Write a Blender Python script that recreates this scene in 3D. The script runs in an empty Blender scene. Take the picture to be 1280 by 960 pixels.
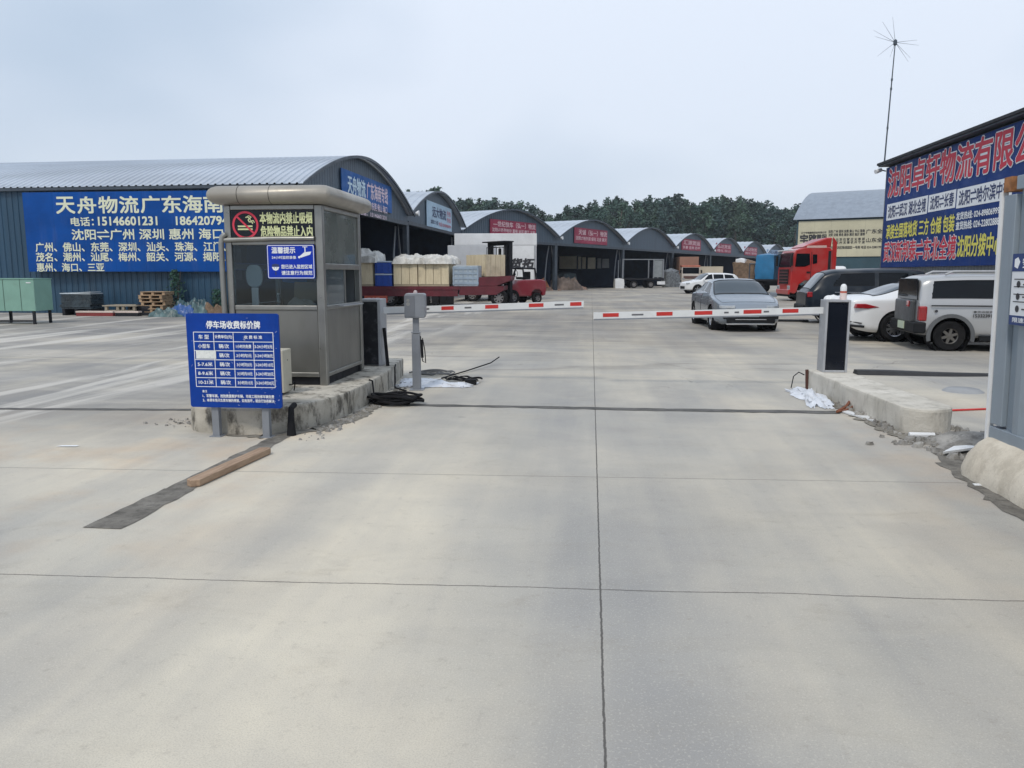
import bpy, math, random
from mathutils import Vector, Matrix, noise
rnd = random.Random(7)
R = math.radians
sc = bpy.context.scene
col = sc.collection

# ------------------------------------------------------------------ camera
F, CX, CY, H = 960.0, 640.0, 480.0, 1.6          # focal length in photo pixels, eye height in metres
YAW = R(5.83)
PIT = R(8.18)
cd = bpy.data.cameras.new('camera')
cam = bpy.data.objects.new('camera', cd)
col.objects.link(cam)
cam.location = (0, 0, H)
cam.rotation_euler = (math.pi / 2 - PIT, 0, YAW)
cd.sensor_width = 36
cd.lens = 36 * F / 1280
cd.clip_start = 0.05
cd.clip_end = 2000
sc.camera = cam

# ------------------------------------------------------------------ world, sun, exposure
w = bpy.data.worlds.new('World')
sc.world = w
w.use_nodes = True
nt = w.node_tree
bg = nt.nodes['Background']
sky = nt.nodes.new('ShaderNodeTexSky')
sky.sky_type = 'NISHITA'
sky.sun_disc = False
SUN_EL, SUN_ROT = R(52), R(200)
sky.sun_elevation = SUN_EL
sky.sun_rotation = SUN_ROT
sky.air_density = 1.0
sky.dust_density = 2.0
tc = nt.nodes.new('ShaderNodeTexCoord')
mp = nt.nodes.new('ShaderNodeMapping')
mp.inputs['Scale'].default_value = (1.0, 1.0, 2.0)
nz = nt.nodes.new('ShaderNodeTexNoise')
nz.inputs['Scale'].default_value = 1.3
nz.inputs['Detail'].default_value = 3.5
nz.inputs['Roughness'].default_value = 0.5
cr = nt.nodes.new('ShaderNodeValToRGB')
cr.color_ramp.elements[0].position = 0.4
cr.color_ramp.elements[0].color = (5.0, 6.0, 7.3, 1)
cr.color_ramp.elements[1].position = 0.63
cr.color_ramp.elements[1].color = (7.5, 8.15, 9.2, 1)
# an overcast sky is brighter overhead and a little greyer towards the horizon
sx = nt.nodes.new('ShaderNodeSeparateXYZ')
mr = nt.nodes.new('ShaderNodeMapRange')
mr.inputs['From Min'].default_value = 0.0
mr.inputs['From Max'].default_value = 0.6
mr.inputs['To Min'].default_value = 0.86
mr.inputs['To Max'].default_value = 1.12
vm = nt.nodes.new('ShaderNodeVectorMath')
vm.operation = 'SCALE'
mx = nt.nodes.new('ShaderNodeMix')
mx.data_type = 'RGBA'
mx.inputs['Factor'].default_value = 0.86
L = nt.links.new
L(tc.outputs['Generated'], mp.inputs['Vector'])
L(mp.outputs['Vector'], nz.inputs['Vector'])
L(nz.outputs['Fac'], cr.inputs['Fac'])
L(tc.outputs['Generated'], sx.inputs[0])
L(sx.outputs['Z'], mr.inputs['Value'])
L(cr.outputs['Color'], vm.inputs[0])
L(mr.outputs['Result'], vm.inputs['Scale'])
L(sky.outputs['Color'], mx.inputs[6])
L(vm.outputs['Vector'], mx.inputs[7])
L(mx.outputs[2], bg.inputs['Color'])
bg.inputs['Strength'].default_value = 0.105
sl = bpy.data.lights.new('sun', 'SUN')
sl.energy = 1.5
sl.angle = R(10)
sl.color = (1, 0.93, 0.82)
so = bpy.data.objects.new('sun', sl)
col.objects.link(so)
so.rotation_euler = (math.pi / 2 - SUN_EL, 0, math.pi - SUN_ROT)
sc.view_settings.view_transform = 'Standard'
sc.view_settings.look = 'None'
sc.view_settings.exposure = 0.18
sc.view_settings.gamma = 1
sc.view_settings.use_curve_mapping = False

# ------------------------------------------------------------------ measuring helpers (photo pixel -> metres in the place)
_f = Vector((-math.sin(YAW) * math.cos(PIT), math.cos(YAW) * math.cos(PIT), -math.sin(PIT)))
_r = Vector((math.cos(YAW), math.sin(YAW), 0))
_u = _r.cross(_f)

def ray(u, v):
    return _f + _r * ((u - CX) / F) + _u * ((CY - v) / F)

def onwall(u, v, o, rz):
    """where the sight line through a photo pixel meets a vertical wall: (metres along the wall from o, height)"""
    d = ray(u, v)
    dx, dy = math.cos(rz), math.sin(rz)
    nx, ny = -dy, dx
    t = (o[0] * nx + o[1] * ny) / (d.x * nx + d.y * ny)
    return ((t * d.x - o[0]) * dx + (t * d.y - o[1]) * dy, H + t * d.z)

# ------------------------------------------------------------------ mesh helpers
class MB:
    def __init__(s):
        s.v, s.f, s.m = [], [], []

    def add(s, vs, fs, mi=0):
        b = len(s.v)
        s.v += [tuple(p) for p in vs]
        s.f += [tuple(i + b for i in f) for f in fs]
        s.m += [mi] * len(fs)
        return s

    def box(s, c, d, rz=0, mi=0, ry=0, rx=0):
        x, y, z = d[0] / 2, d[1] / 2, d[2] / 2
        vs = [Vector((a * x, b * y, e * z)) for e in (-1, 1) for b in (-1, 1) for a in (-1, 1)]
        if rz or ry or rx:
            m = Matrix.Rotation(rz, 3, 'Z') @ Matrix.Rotation(ry, 3, 'Y') @ Matrix.Rotation(rx, 3, 'X')
            vs = [m @ p for p in vs]
        c = Vector(c)
        return s.add([p + c for p in vs], [(0, 2, 3, 1), (4, 5, 7, 6), (0, 1, 5, 4), (2, 6, 7, 3), (0, 4, 6, 2), (1, 3, 7, 5)], mi)

    def b2(s, x0, x1, y0, y1, z0, z1, mi=0):
        return s.box(((x0 + x1) / 2, (y0 + y1) / 2, (z0 + z1) / 2), (x1 - x0, y1 - y0, z1 - z0), mi=mi)

    def tube(s, pts, r, n=8, mi=0, cap=True):
        pts = [Vector(p) for p in pts]
        rs = r if isinstance(r, (list, tuple)) else [r] * len(pts)
        vs, fs = [], []
        prev = None
        for i, p in enumerate(pts):
            a = pts[max(0, i - 1)]
            b = pts[min(len(pts) - 1, i + 1)]
            t = (b - a).normalized() if (b - a).length > 1e-9 else Vector((0, 0, 1))
            if prev is None:
                q = Vector((0, 0, 1)) if abs(t.z) < 0.9 else Vector((1, 0, 0))
            else:
                q = prev
            n1 = (q - t * q.dot(t)).normalized()
            prev = n1
            n2 = t.cross(n1)
            for k in range(n):
                an = 2 * math.pi * k / n
                vs.append(p + (n1 * math.cos(an) + n2 * math.sin(an)) * rs[i])
        for i in range(len(pts) - 1):
            for k in range(n):
                fs.append((i * n + k, i * n + (k + 1) % n, (i + 1) * n + (k + 1) % n, (i + 1) * n + k))
        if cap:
            fs.append(tuple(range(n - 1, -1, -1)))
            b = (len(pts) - 1) * n
            fs.append(tuple(b + k for k in range(n)))
        return s.add(vs, fs, mi)

    def lathe(s, prof, c=(0, 0, 0), axis='Z', n=24, mi=0, cap=True):
        """prof: (radius, height) pairs"""
        vs, fs = [], []
        for rr, h in prof:
            for k in range(n):
                a = 2 * math.pi * k / n
                x, y = rr * math.cos(a), rr * math.sin(a)
                if axis == 'Z':
                    p = (x, y, h)
                elif axis == 'Y':
                    p = (x, h, y)
                else:
                    p = (h, x, y)
                vs.append((p[0] + c[0], p[1] + c[1], p[2] + c[2]))
        m = len(prof)
        for i in range(m - 1):
            for k in range(n):
                q = (i * n + k, i * n + (k + 1) % n, (i + 1) * n + (k + 1) % n, (i + 1) * n + k)
                fs.append(q if axis != 'Y' else q[::-1])
        if cap:
            fs.append(tuple(range(n)))
            fs.append(tuple((m - 1) * n + k for k in range(n)))
        return s.add(vs, fs, mi)

    def prism(s, poly, a, b, axis='Z', mi=0):
        """poly extruded from a to b along axis. axis Z: (x,y); Y: (x,z); X: (y,z)"""
        n = len(poly)

        def pt(p, h):
            return (p[0], p[1], h) if axis == 'Z' else ((p[0], h, p[1]) if axis == 'Y' else (h, p[0], p[1]))
        vs = [pt(p, a) for p in poly] + [pt(p, b) for p in poly]
        fs = [tuple(range(n)), tuple(range(2 * n - 1, n - 1, -1))]
        fs += [(i, i + n, (i + 1) % n + n, (i + 1) % n) for i in range(n)]
        return s.add(vs, fs, mi)

    def quad(s, *p, mi=0):
        return s.add(p, [tuple(range(len(p)))], mi)

    def shift(s, d, frm=0):
        for i in range(frm, len(s.v)):
            p = s.v[i]
            s.v[i] = (p[0] + d[0], p[1] + d[1], p[2] + d[2])
        return s

    def build(s, name, mats, parent=None, bevel=0, smooth=False, label=None):
        me = bpy.data.meshes.new(name)
        me.from_pydata(s.v, [], s.f)
        mats = mats if isinstance(mats, (list, tuple)) else [mats]
        for m in mats:
            me.materials.append(m)
        me.polygons.foreach_set('material_index', s.m)
        import bmesh
        bm = bmesh.new()
        bm.from_mesh(me)
        bmesh.ops.recalc_face_normals(bm, faces=bm.faces)
        bm.to_mesh(me)
        bm.free()
        if smooth:
            me.polygons.foreach_set('use_smooth', [True] * len(me.polygons))
            me.set_sharp_from_angle(angle=R(40))
        me.update()
        o = bpy.data.objects.new(name, me)
        col.objects.link(o)
        if parent:
            o.parent = parent
        if bevel:
            b = o.modifiers.new('bevel', 'BEVEL')
            b.width = bevel
            b.segments = 2
            b.limit_method = 'ANGLE'
            b.angle_limit = R(40)
        if label:
            o['label'] = label
        return o


def tag(o, label, cat, group=None, kind=None):
    o['label'] = label
    o['category'] = cat
    if group:
        o['group'] = group
    if kind:
        o['kind'] = kind
    return o


def thing(name, label, cat, loc=(0, 0, 0), rz=0, group=None):
    o = bpy.data.objects.new(name, None)
    o.empty_display_size = 0.2
    col.objects.link(o)
    o.location = loc
    o.rotation_euler = (0, 0, rz)
    return tag(o, label, cat, group)


def structure(o):
    o['kind'] = 'structure'
    return o


def dup(root, loc, rz, label=None, scale=None):
    r = root.copy()
    col.objects.link(r)
    r.location = loc
    r.rotation_euler = (0, 0, rz)
    if scale:
        r.scale = scale
    if label:
        r['label'] = label
    for ch in list(root.children):
        c = ch.copy()
        col.objects.link(c)
        c.parent = r
        for g in ch.children:
            d = g.copy()
            col.objects.link(d)
            d.parent = c
    return r

# ------------------------------------------------------------------ materials
def srgb(r, g, b):
    def f(c):
        c /= 255
        return c / 12.92 if c <= 0.04045 else ((c + 0.055) / 1.055) ** 2.4
    return (f(r), f(g), f(b))


class NT:
    def __init__(s, name):
        s.mat = bpy.data.materials.new(name)
        s.mat.use_nodes = True
        s.t = s.mat.node_tree
        s.bsdf = s.t.nodes['Principled BSDF']
        s.out = s.t.nodes['Material Output']

    def n(s, typ, **kw):
        return s.t.nodes.new(typ)

    def put(s, sock, v):
        if hasattr(v, 'is_linked') or isinstance(v, bpy.types.NodeSocket):
            s.t.links.new(v, sock)
        elif isinstance(v, (tuple, list)) and len(v) == 3 and sock.type == 'RGBA':
            sock.default_value = (*v, 1)
        else:
            sock.default_value = v

    def math(s, op, a, b=0.0, c=0.0, clamp=False):
        n = s.n('ShaderNodeMath')
        n.operation = op
        n.use_clamp = clamp
        s.put(n.inputs[0], a)
        s.put(n.inputs[1], b)
        if op in ('MULTIPLY_ADD', 'SMOOTH_MIN'):
            s.put(n.inputs[2], c)
        return n.outputs[0]

    def mix(s, f, a, b, mode='MIX'):
        n = s.n('ShaderNodeMix')
        n.data_type = 'RGBA'
        n.blend_type = mode
        s.put(n.inputs['Factor'], f)
        s.put(n.inputs[6], a)
        s.put(n.inputs[7], b)
        return n.outputs[2]

    def ramp(s, f, a, b, lo=0.0, hi=1.0):
        n = s.n('ShaderNodeMapRange')
        n.interpolation_type = 'SMOOTHSTEP'
        s.put(n.inputs['Value'], f)
        s.put(n.inputs['From Min'], a)
        s.put(n.inputs['From Max'], b)
        s.put(n.inputs['To Min'], lo)
        s.put(n.inputs['To Max'], hi)
        return n.outputs['Result']

    def coord(s, scale=(1, 1, 1), rot=0, obj=True):
        if obj:
            c = s.n('ShaderNodeTexCoord').outputs['Object']
        else:
            c = s.n('ShaderNodeNewGeometry').outputs['Position']
        m = s.n('ShaderNodeMapping')
        s.put(m.inputs['Vector'], c)
        m.inputs['Scale'].default_value = scale
        m.inputs['Rotation'].default_value = (0, 0, rot)
        return m.outputs[0]

    def noise(s, scale, vec=None, detail=4, rough=0.55, dist=0):
        n = s.n('ShaderNodeTexNoise')
        n.inputs['Scale'].default_value = scale
        n.inputs['Detail'].default_value = detail
        n.inputs['Roughness'].default_value = rough
        n.inputs['Distortion'].default_value = dist
        s.put(n.inputs['Vector'], vec if vec is not None else s.coord())
        return n.outputs['Fac']

    def bump(s, h, strength=0.3, dist=0.02):
        n = s.n('ShaderNodeBump')
        n.inputs['Strength'].default_value = strength
        n.inputs['Distance'].default_value = dist
        s.put(n.inputs['Height'], h)
        s.put(s.bsdf.inputs['Normal'], n.outputs[0])

    def set(s, **kw):
        for k, v in kw.items():
            s.put(s.bsdf.inputs[k.replace('_', ' ')], v)
        return s


def scale_c(c, k):
    return tuple(min(1, x * k) for x in c)


def M(name, c, rough=0.6, metal=0.0, var=0.12, scale=2.0, dirt=0.0, dirtc=(0.12, 0.1, 0.08), bump=0.0, bscale=30, coat=0.0, stretch=(1, 1, 1), spec=0.5):
    """plain surface: its colour wanders a little, optional dirt patches, optional grain"""
    t = NT(name)
    v = t.coord(stretch)
    base = t.mix(t.ramp(t.noise(scale, v, 5), 0.3, 0.7), scale_c(c, 1 - var), scale_c(c, 1 + var))
    if dirt:
        d = t.ramp(t.noise(scale * 1.7, v, 8, 0.7), 0.5, 0.75, 0, dirt)
        base = t.mix(d, base, dirtc)
    t.set(Base_Color=base, Roughness=t.ramp(t.noise(scale * 3, v), 0.2, 0.8, max(0.02, rough - 0.08), min(1, rough + 0.08)), Metallic=metal)
    t.bsdf.inputs['Coat Weight'].default_value = coat
    t.bsdf.inputs['Coat Roughness'].default_value = 0.05
    t.bsdf.inputs['Specular IOR Level'].default_value = spec
    if bump:
        t.bump(t.noise(bscale, t.coord(), 6), bump, 0.01)
    return t.mat


def flat(name, c, rough=0.55, emit=0.0):
    t = NT(name)
    t.set(Base_Color=(*c, 1), Roughness=rough)
    if emit:
        t.bsdf.inputs['Emission Color'].default_value = (*c, 1)
        t.bsdf.inputs['Emission Strength'].default_value = emit
    return t.mat


def glass(name, tint=(0.75, 0.82, 0.85), refl=0.16, trans=1.0):
    t = NT(name)
    t.t.nodes.remove(t.bsdf)
    tr = t.n('ShaderNodeBsdfTransparent')
    tr.inputs['Color'].default_value = (*tint, 1)
    gl = t.n('ShaderNodeBsdfGlossy')
    gl.inputs['Roughness'].default_value = 0.03
    gl.inputs['Color'].default_value = (0.9, 0.95, 1, 1)
    fr = t.n('ShaderNodeFresnel')
    fr.inputs['IOR'].default_value = 1.45
    m = t.n('ShaderNodeMixShader')
    t.put(m.inputs[0], t.math('ADD', fr.outputs[0], refl, clamp=True))
    t.t.links.new(tr.outputs[0], m.inputs[1])
    t.t.links.new(gl.outputs[0], m.inputs[2])
    t.t.links.new(m.outputs[0], t.out.inputs['Surface'])
    return t.mat


def film(name, c, k):
    """glass whose pale reflection is painted in as a diffuse film"""
    m = glass(name, (0.7, 0.74, 0.74), 0.02)
    nt_ = m.node_tree
    out = nt_.nodes['Material Output']
    old = out.inputs['Surface'].links[0].from_socket
    df = nt_.nodes.new('ShaderNodeBsdfDiffuse')
    tcn = nt_.nodes.new('ShaderNodeTexCoord')
    nn = nt_.nodes.new('ShaderNodeTexNoise')
    nn.inputs['Scale'].default_value = 2.2
    nn.inputs['Detail'].default_value = 6
    cr_ = nt_.nodes.new('ShaderNodeMapRange')
    cr_.inputs['From Min'].default_value = 0.35
    cr_.inputs['From Max'].default_value = 0.65
    cr_.inputs['To Min'].default_value = k * 0.75
    cr_.inputs['To Max'].default_value = min(1, k * 1.3)
    df.inputs['Color'].default_value = (*c, 1)  # pale reflection put into the diffuse colour
    mx_ = nt_.nodes.new('ShaderNodeMixShader')
    nt_.links.new(tcn.outputs['Object'], nn.inputs['Vector'])
    nt_.links.new(nn.outputs['Fac'], cr_.inputs['Value'])
    nt_.links.new(cr_.outputs['Result'], mx_.inputs[0])
    nt_.links.new(old, mx_.inputs[1])
    nt_.links.new(df.outputs[0], mx_.inputs[2])
    nt_.links.new(mx_.outputs[0], out.inputs['Surface'])
    return m


def banner(name, c, seam=1.3, fade=0.16):
    """printed sheet: a little faded, seams where the strips join, slightly wavy"""
    t = NT(name)
    co = t.n('ShaderNodeTexCoord').outputs['Object']
    sp = t.n('ShaderNodeSeparateXYZ')
    t.put(sp.inputs[0], co)
    v = t.coord((0.5, 1, 0.9))
    b = t.mix(t.ramp(t.noise(0.9, v, 6, 0.6), 0.35, 0.65), scale_c(c, 1 - fade), scale_c(c, 1 + fade))
    b = t.mix(t.ramp(t.noise(1.2, t.coord((2.2, 1, 0.35)), 7, 0.65), 0.5, 0.72, 0, 0.3), b, tuple(0.75 * x + 0.06 for x in c))
    sm = t.ramp(t.math('PINGPONG', t.math('MULTIPLY', sp.outputs[0], 1 / seam), 0.5), 0.0, 0.012, 1, 0)
    b = t.mix(t.math('MULTIPLY', sm, 0.45), b, scale_c(c, 0.45))
    t.set(Base_Color=b, Roughness=t.ramp(t.noise(2.5, v, 5), 0.3, 0.7, 0.38, 0.6))
    t.bsdf.inputs['Specular IOR Level'].default_value = 0.15
    t.bump(t.math('SUBTRACT', t.noise(1.6, v, 4), t.math('MULTIPLY', sm, 0.3)), 0.35, 0.04)
    return t.mat


def corrugated(name, c, axis, pitch, rough=0.5, metal=0.0, var=0.12, bump=0.6, dirt=0.2):
    """sheet metal whose ribs run across `axis`"""
    t = NT(name)
    co = t.n('ShaderNodeTexCoord').outputs['Object']
    sp = t.n('ShaderNodeSeparateXYZ')
    t.put(sp.inputs[0], co)
    x = sp.outputs[axis]
    rib = t.math('PINGPONG', t.math('MULTIPLY', x, 1 / pitch), 0.5)
    rib = t.ramp(rib, 0.12, 0.3)
    st = t.noise(1.0, t.coord((2.5, 2.5, 0.25)), 6, 0.65)
    base = t.mix(t.ramp(st, 0.3, 0.7), scale_c(c, 1 - var), scale_c(c, 1 + var))
    base = t.mix(t.ramp(t.noise(0.6, t.coord((3, 3, 0.4)), 8, 0.7), 0.52, 0.75, 0, dirt), base, (0.1, 0.09, 0.08))
    t.set(Base_Color=base, Roughness=rough, Metallic=metal)
    t.bump(rib, bump, 0.03)
    return t.mat


def concrete(name, c1, c2, dark=(0.1, 0.095, 0.09), stain=0.5, scale=2.0):
    t = NT(name)
    v = t.coord()
    b = t.mix(t.ramp(t.noise(scale, v, 6), 0.3, 0.7), c1, c2)
    b = t.mix(t.ramp(t.noise(scale * 1.6, t.coord((1.4, 1.4, 0.7)), 9, 0.72), 0.47, 0.64, 0, stain), b, dark)
    sp = t.noise(90, v, 3)
    b = t.mix(t.ramp(sp, 0.58, 0.72, 0, 0.25), b, dark)
    t.set(Base_Color=b, Roughness=0.9)
    t.bsdf.inputs['Specular IOR Level'].default_value = 0.25
    t.bump(t.math('ADD', t.noise(45, v, 8, 0.7), t.math('MULTIPLY', t.noise(6, v, 6), 1.6)), 0.55, 0.012)
    return t.mat


def wood(name, c1, c2, axis_stretch=(1, 8, 8), rough=0.8):
    t = NT(name)
    v = t.coord(axis_stretch)
    b = t.mix(t.ramp(t.noise(3, v, 7, 0.65, 0.6), 0.3, 0.7), c1, c2)
    b = t.mix(t.ramp(t.noise(1.5, t.coord(), 5), 0.5, 0.75, 0, 0.45), b, scale_c(c1, 0.45))
    t.set(Base_Color=b, Roughness=rough)
    t.bump(t.noise(8, v, 6), 0.3, 0.006)
    return t.mat


def ground_mat():
    t = NT('concrete_yard')
    P = t.n('ShaderNodeNewGeometry').outputs['Position']
    sp = t.n('ShaderNodeSeparateXYZ')
    t.put(sp.inputs[0], P)
    X, Yc = sp.outputs[0], sp.outputs[1]

    def pos(sc_, rot=0):
        m = t.n('ShaderNodeMapping')
        t.put(m.inputs['Vector'], P)
        m.inputs['Scale'].default_value = (sc_[0], sc_[1], 0.0)
        m.inputs['Rotation'].default_value = (0, 0, rot)
        return m.outputs[0]
    warm, cool, pale = (0.475, 0.447, 0.398), (0.42, 0.407, 0.382), (0.575, 0.54, 0.47)
    b = t.mix(t.ramp(t.noise(0.5, pos((1, 0.8)), 6, 0.6, 0.4), 0.36, 0.64), warm, cool)
    # grey tyre-polished bands running with the lane
    lane = t.noise(0.9, pos((0.9, 0.3), R(-8)), 4, 0.5, 0.3)
    b = t.mix(t.ramp(lane, 0.47, 0.66, 0, 0.65), b, (0.36, 0.352, 0.335))
    # dusty pale sweeps
    dust = t.noise(0.5, pos((0.9, 0.5), R(28)), 6, 0.55, 0.4)
    b = t.mix(t.ramp(dust, 0.47, 0.68, 0, 0.7), b, pale)
    # cloudy trowel marks
    tro = t.noise(1.3, pos((0.45, 1.5), R(12)), 8, 0.7, 0.9)
    b = t.mix(t.ramp(tro, 0.48, 0.72, 0, 0.2), b, (0.33, 0.3, 0.255))
    spot = t.noise(2.6, pos((0.7, 1.0), R(40)), 9, 0.72, 0.5)
    b = t.mix(t.ramp(spot, 0.54, 0.72, 0, 0.26), b, (0.3, 0.265, 0.215))
    # rusty dust towards both edges of the apron
    rust = t.math('MULTIPLY', t.ramp(t.noise(0.8, pos((1, 1)), 5), 0.45, 0.62), t.ramp(t.math('ABSOLUTE', X), 1.6, 3.4))
    rust = t.math('MULTIPLY', rust, t.ramp(Yc, 11, 7))
    b = t.mix(t.math('MULTIPLY', rust, 0.5), b, (0.5, 0.38, 0.27))
    # older, darker slab in the yard beyond the gate
    far = t.ramp(t.math('ADD', Yc, t.math('MULTIPLY', t.noise(0.16, pos((1, 1)), 4), 16)), 18, 29, 0, 0.9)
    ycol = t.mix(t.ramp(t.noise(0.3, pos((0.5, 0.9), R(-14)), 7, 0.6, 0.6), 0.38, 0.64), (0.27, 0.25, 0.225), (0.42, 0.39, 0.34))
    b = t.mix(far, b, ycol)
    left = t.math('MULTIPLY', t.ramp(X, -3.2, -5.6), t.ramp(t.math('ADD', Yc, t.math('MULTIPLY', X, 0.28)), 5.0, 6.6))
    lcol = t.mix(t.ramp(t.noise(0.5, pos((0.4, 1.1), R(24)), 7, 0.6, 0.7), 0.42, 0.64), (0.25, 0.245, 0.24), (0.44, 0.415, 0.38))
    b = t.mix(t.math('MULTIPLY', left, 0.8), b, lcol)
    # oily tyre sweeps in the yard
    ty = t.noise(0.6, pos((0.28, 1.2), R(8)), 7, 0.66, 1.4)
    tym = t.math('MULTIPLY', t.ramp(ty, 0.55, 0.68), t.ramp(Yc, 10, 15))
    b = t.mix(t.math('MULTIPLY', tym, 0.6), b, (0.15, 0.14, 0.13))
    ty2 = t.math('MULTIPLY', t.ramp(t.noise(0.8, pos((0.2, 1.2), R(-20)), 6, 0.66, 1.0), 0.52, 0.64), t.ramp(Yc, 10, 13))
    b = t.mix(t.math('MULTIPLY', ty2, 0.45), b, (0.53, 0.485, 0.4))
    # broad soft patches, then small cloudy ones
    def shade(b, fac, dark, light):
        return t.mix(1.0, b, t.mix(t.ramp(fac, 0.34, 0.66), dark, light), 'MULTIPLY')
    b = shade(b, t.noise(0.34, pos((1.15, 0.6), R(32)), 2.5, 0.5, 0.4), (0.80, 0.815, 0.84), (1.13, 1.10, 1.04))
    b = shade(b, t.noise(1.6, pos((0.8, 1.1), R(-30)), 5, 0.55, 0.6), (0.95, 0.95, 0.955), (1.04, 1.035, 1.02))
    b = shade(b, t.noise(1.0, pos((1.5, 0.09), R(-3)), 5, 0.6, 0.25), (0.90, 0.905, 0.92), (1.07, 1.06, 1.03))
    b = t.mix(t.ramp(Yc, 11, 24, 0, 1), b, t.mix(1.0, b, (0.86, 0.86, 0.87), 'MULTIPLY'))
    stk = t.math('MULTIPLY', t.ramp(t.noise(1.0, pos((1.0, 0.1), R(-62)), 5, 0.6, 0.5), 0.5, 0.6), left)
    b = t.mix(t.math('MULTIPLY', stk, 0.7), b, (0.6, 0.57, 0.52))
    # fine sand grain
    b = t.mix(t.ramp(t.noise(170, P, 2), 0.4, 0.7, 0, 0.32), b, (0.25, 0.23, 0.2))
    b = t.mix(t.ramp(t.noise(90, P, 3), 0.56, 0.66, 0, 0.3), b, (0.62, 0.58, 0.5))
    b = t.mix(t.ramp(t.noise(14, P, 8, 0.75), 0.54, 0.7, 0, 0.3), b, (0.24, 0.215, 0.18))
    # sawn joints
    wob = t.math('MULTIPLY', t.math('SUBTRACT', t.noise(0.8, P, 3), 0.5), 0.09)
    jag = t.math('MULTIPLY', t.math('SUBTRACT', t.noise(22, P, 4, 0.7), 0.5), 0.014)

    def line(val, c, hw):
        d = t.math('ABSOLUTE', t.math('SUBTRACT', val, c))
        return t.ramp(d, hw, hw * 0.45)
    lx = t.math('ADD', X, jag)
    j = line(lx, 0.07, 0.0065)
    ysk = t.math('ADD', t.math('SUBTRACT', Yc, t.math('MULTIPLY', X, 0.04)), jag)
    j = t.math('MAXIMUM', j, t.math('MULTIPLY', line(ysk, 5.97, 0.010), 0.55))
    yw = t.math('ADD', ysk, wob)
    j = t.math('MAXIMUM', j, t.math('MULTIPLY', line(yw, 3.765, 0.0075), 0.8))
    for yy in (14.2, 19.5, 26.0, 33.0):
        j = t.math('MAXIMUM', j, t.math('MULTIPLY', line(ysk, yy, 0.02), 0.4))
    j = t.math('MAXIMUM', j, t.math('MULTIPLY', line(t.math('ADD', X, t.math('MULTIPLY', Yc, 0.52)), 8.55, 0.02), t.math('MULTIPLY', t.ramp(Yc, 11.2, 11.5), t.ramp(Yc, 15.5, 14.5, 0, 0.35))))
    # hairline cracks and oil drips
    vor = t.n('ShaderNodeTexVoronoi')
    vor.feature = 'DISTANCE_TO_EDGE'
    vor.inputs['Scale'].default_value = 0.35
    wv = t.n('ShaderNodeVectorMath')
    wv.operation = 'ADD'
    t.put(wv.inputs[0], P)
    nv = t.n('ShaderNodeTexNoise')
    nv.inputs['Scale'].default_value = 1.4
    nv.inputs['Detail'].default_value = 6
    t.put(nv.inputs['Vector'], P)
    t.put(wv.inputs[1], nv.outputs['Color'])
    t.put(vor.inputs['Vector'], wv.outputs[0])
    crk = t.math('MULTIPLY', t.ramp(vor.outputs['Distance'], 0.006, 0.002), t.ramp(t.noise(0.25, P, 3), 0.52, 0.6))
    b = t.mix(t.math('MULTIPLY', crk, t.ramp(Yc, 9.5, 12, 0, 0.5)), b, (0.12, 0.11, 0.095))
    v2 = t.n('ShaderNodeTexVoronoi')
    v2.inputs['Scale'].default_value = 1.1
    t.put(v2.inputs['Vector'], P)
    drip = t.math('MULTIPLY', t.ramp(v2.outputs['Distance'], 0.07, 0.03), t.ramp(t.noise(0.6, pos((1, 0.5)), 3), 0.5, 0.6, 0, 0.4))
    b = t.mix(drip, b, (0.14, 0.13, 0.115))
    b = t.mix(t.math('MULTIPLY', j, 0.85), b, (0.06, 0.055, 0.05))
    t.set(Base_Color=b, Roughness=t.ramp(lane, 0.4, 0.7, 0.85, 0.66))
    t.bsdf.inputs['Specular IOR Level'].default_value = 0.35
    hgt = t.math('SUBTRACT', t.math('ADD', t.math('MULTIPLY', t.noise(60, P, 6, 0.7), 0.35), t.math('MULTIPLY', t.noise(3, P, 5), 0.4)), t.math('MULTIPLY', j, 0.8))
    t.bump(hgt, 0.25, 0.01)
    return t.mat


m_ground = ground_mat()
m_asph = concrete('asphalt_patch', (0.13, 0.12, 0.105), (0.22, 0.205, 0.18), (0.06, 0.056, 0.05), 0.6, 5)
m_kerb = concrete('weathered_kerb', (0.34, 0.315, 0.265), (0.52, 0.485, 0.42), (0.08, 0.072, 0.06), 0.9, 2.6)
m_kerb2 = concrete('pale_kerb', (0.5, 0.47, 0.41), (0.62, 0.585, 0.52), (0.22, 0.2, 0.17), 0.4, 2.6)
m_plinth = concrete('rough_render', (0.55, 0.49, 0.4), (0.66, 0.6, 0.5), (0.3, 0.26, 0.2), 0.35, 3)
m_rub = concrete('rubble', (0.2, 0.19, 0.175), (0.36, 0.345, 0.32), (0.08, 0.075, 0.07), 0.6, 4)
m_steel = M('brushed_steel', (0.205, 0.203, 0.19), 0.37, 0.7, 0.14, 1.6, 0.25, (0.15, 0.14, 0.12), 0.0, 20, stretch=(1, 1, 0.4))
m_steel2 = M('steel_tube', (0.28, 0.278, 0.262), 0.34, 0.75, 0.1, 4)
m_roofcl = M('booth_cladding', (0.34, 0.315, 0.275), 0.42, 0.35, 0.12, 1.6, 0.55, (0.2, 0.17, 0.13))
m_dark = M('dark_rubber', (0.013, 0.013, 0.015), 0.75, 0, 0.2, spec=0.15)
m_black = M('black_gloss', (0.006, 0.008, 0.014), 0.16, 0, 0.15, spec=0.35)
m_blk = M('black_paint', (0.014, 0.015, 0.019), 0.55, 0, 0.2, spec=0.25)
m_grey = M('grey_powder_coat', (0.22, 0.235, 0.26), 0.45, 0.1, 0.1, 3, 0.2)
m_grey2 = M('light_grey_paint', (0.36, 0.37, 0.39), 0.45, 0.1, 0.1, 3, 0.2)
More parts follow.
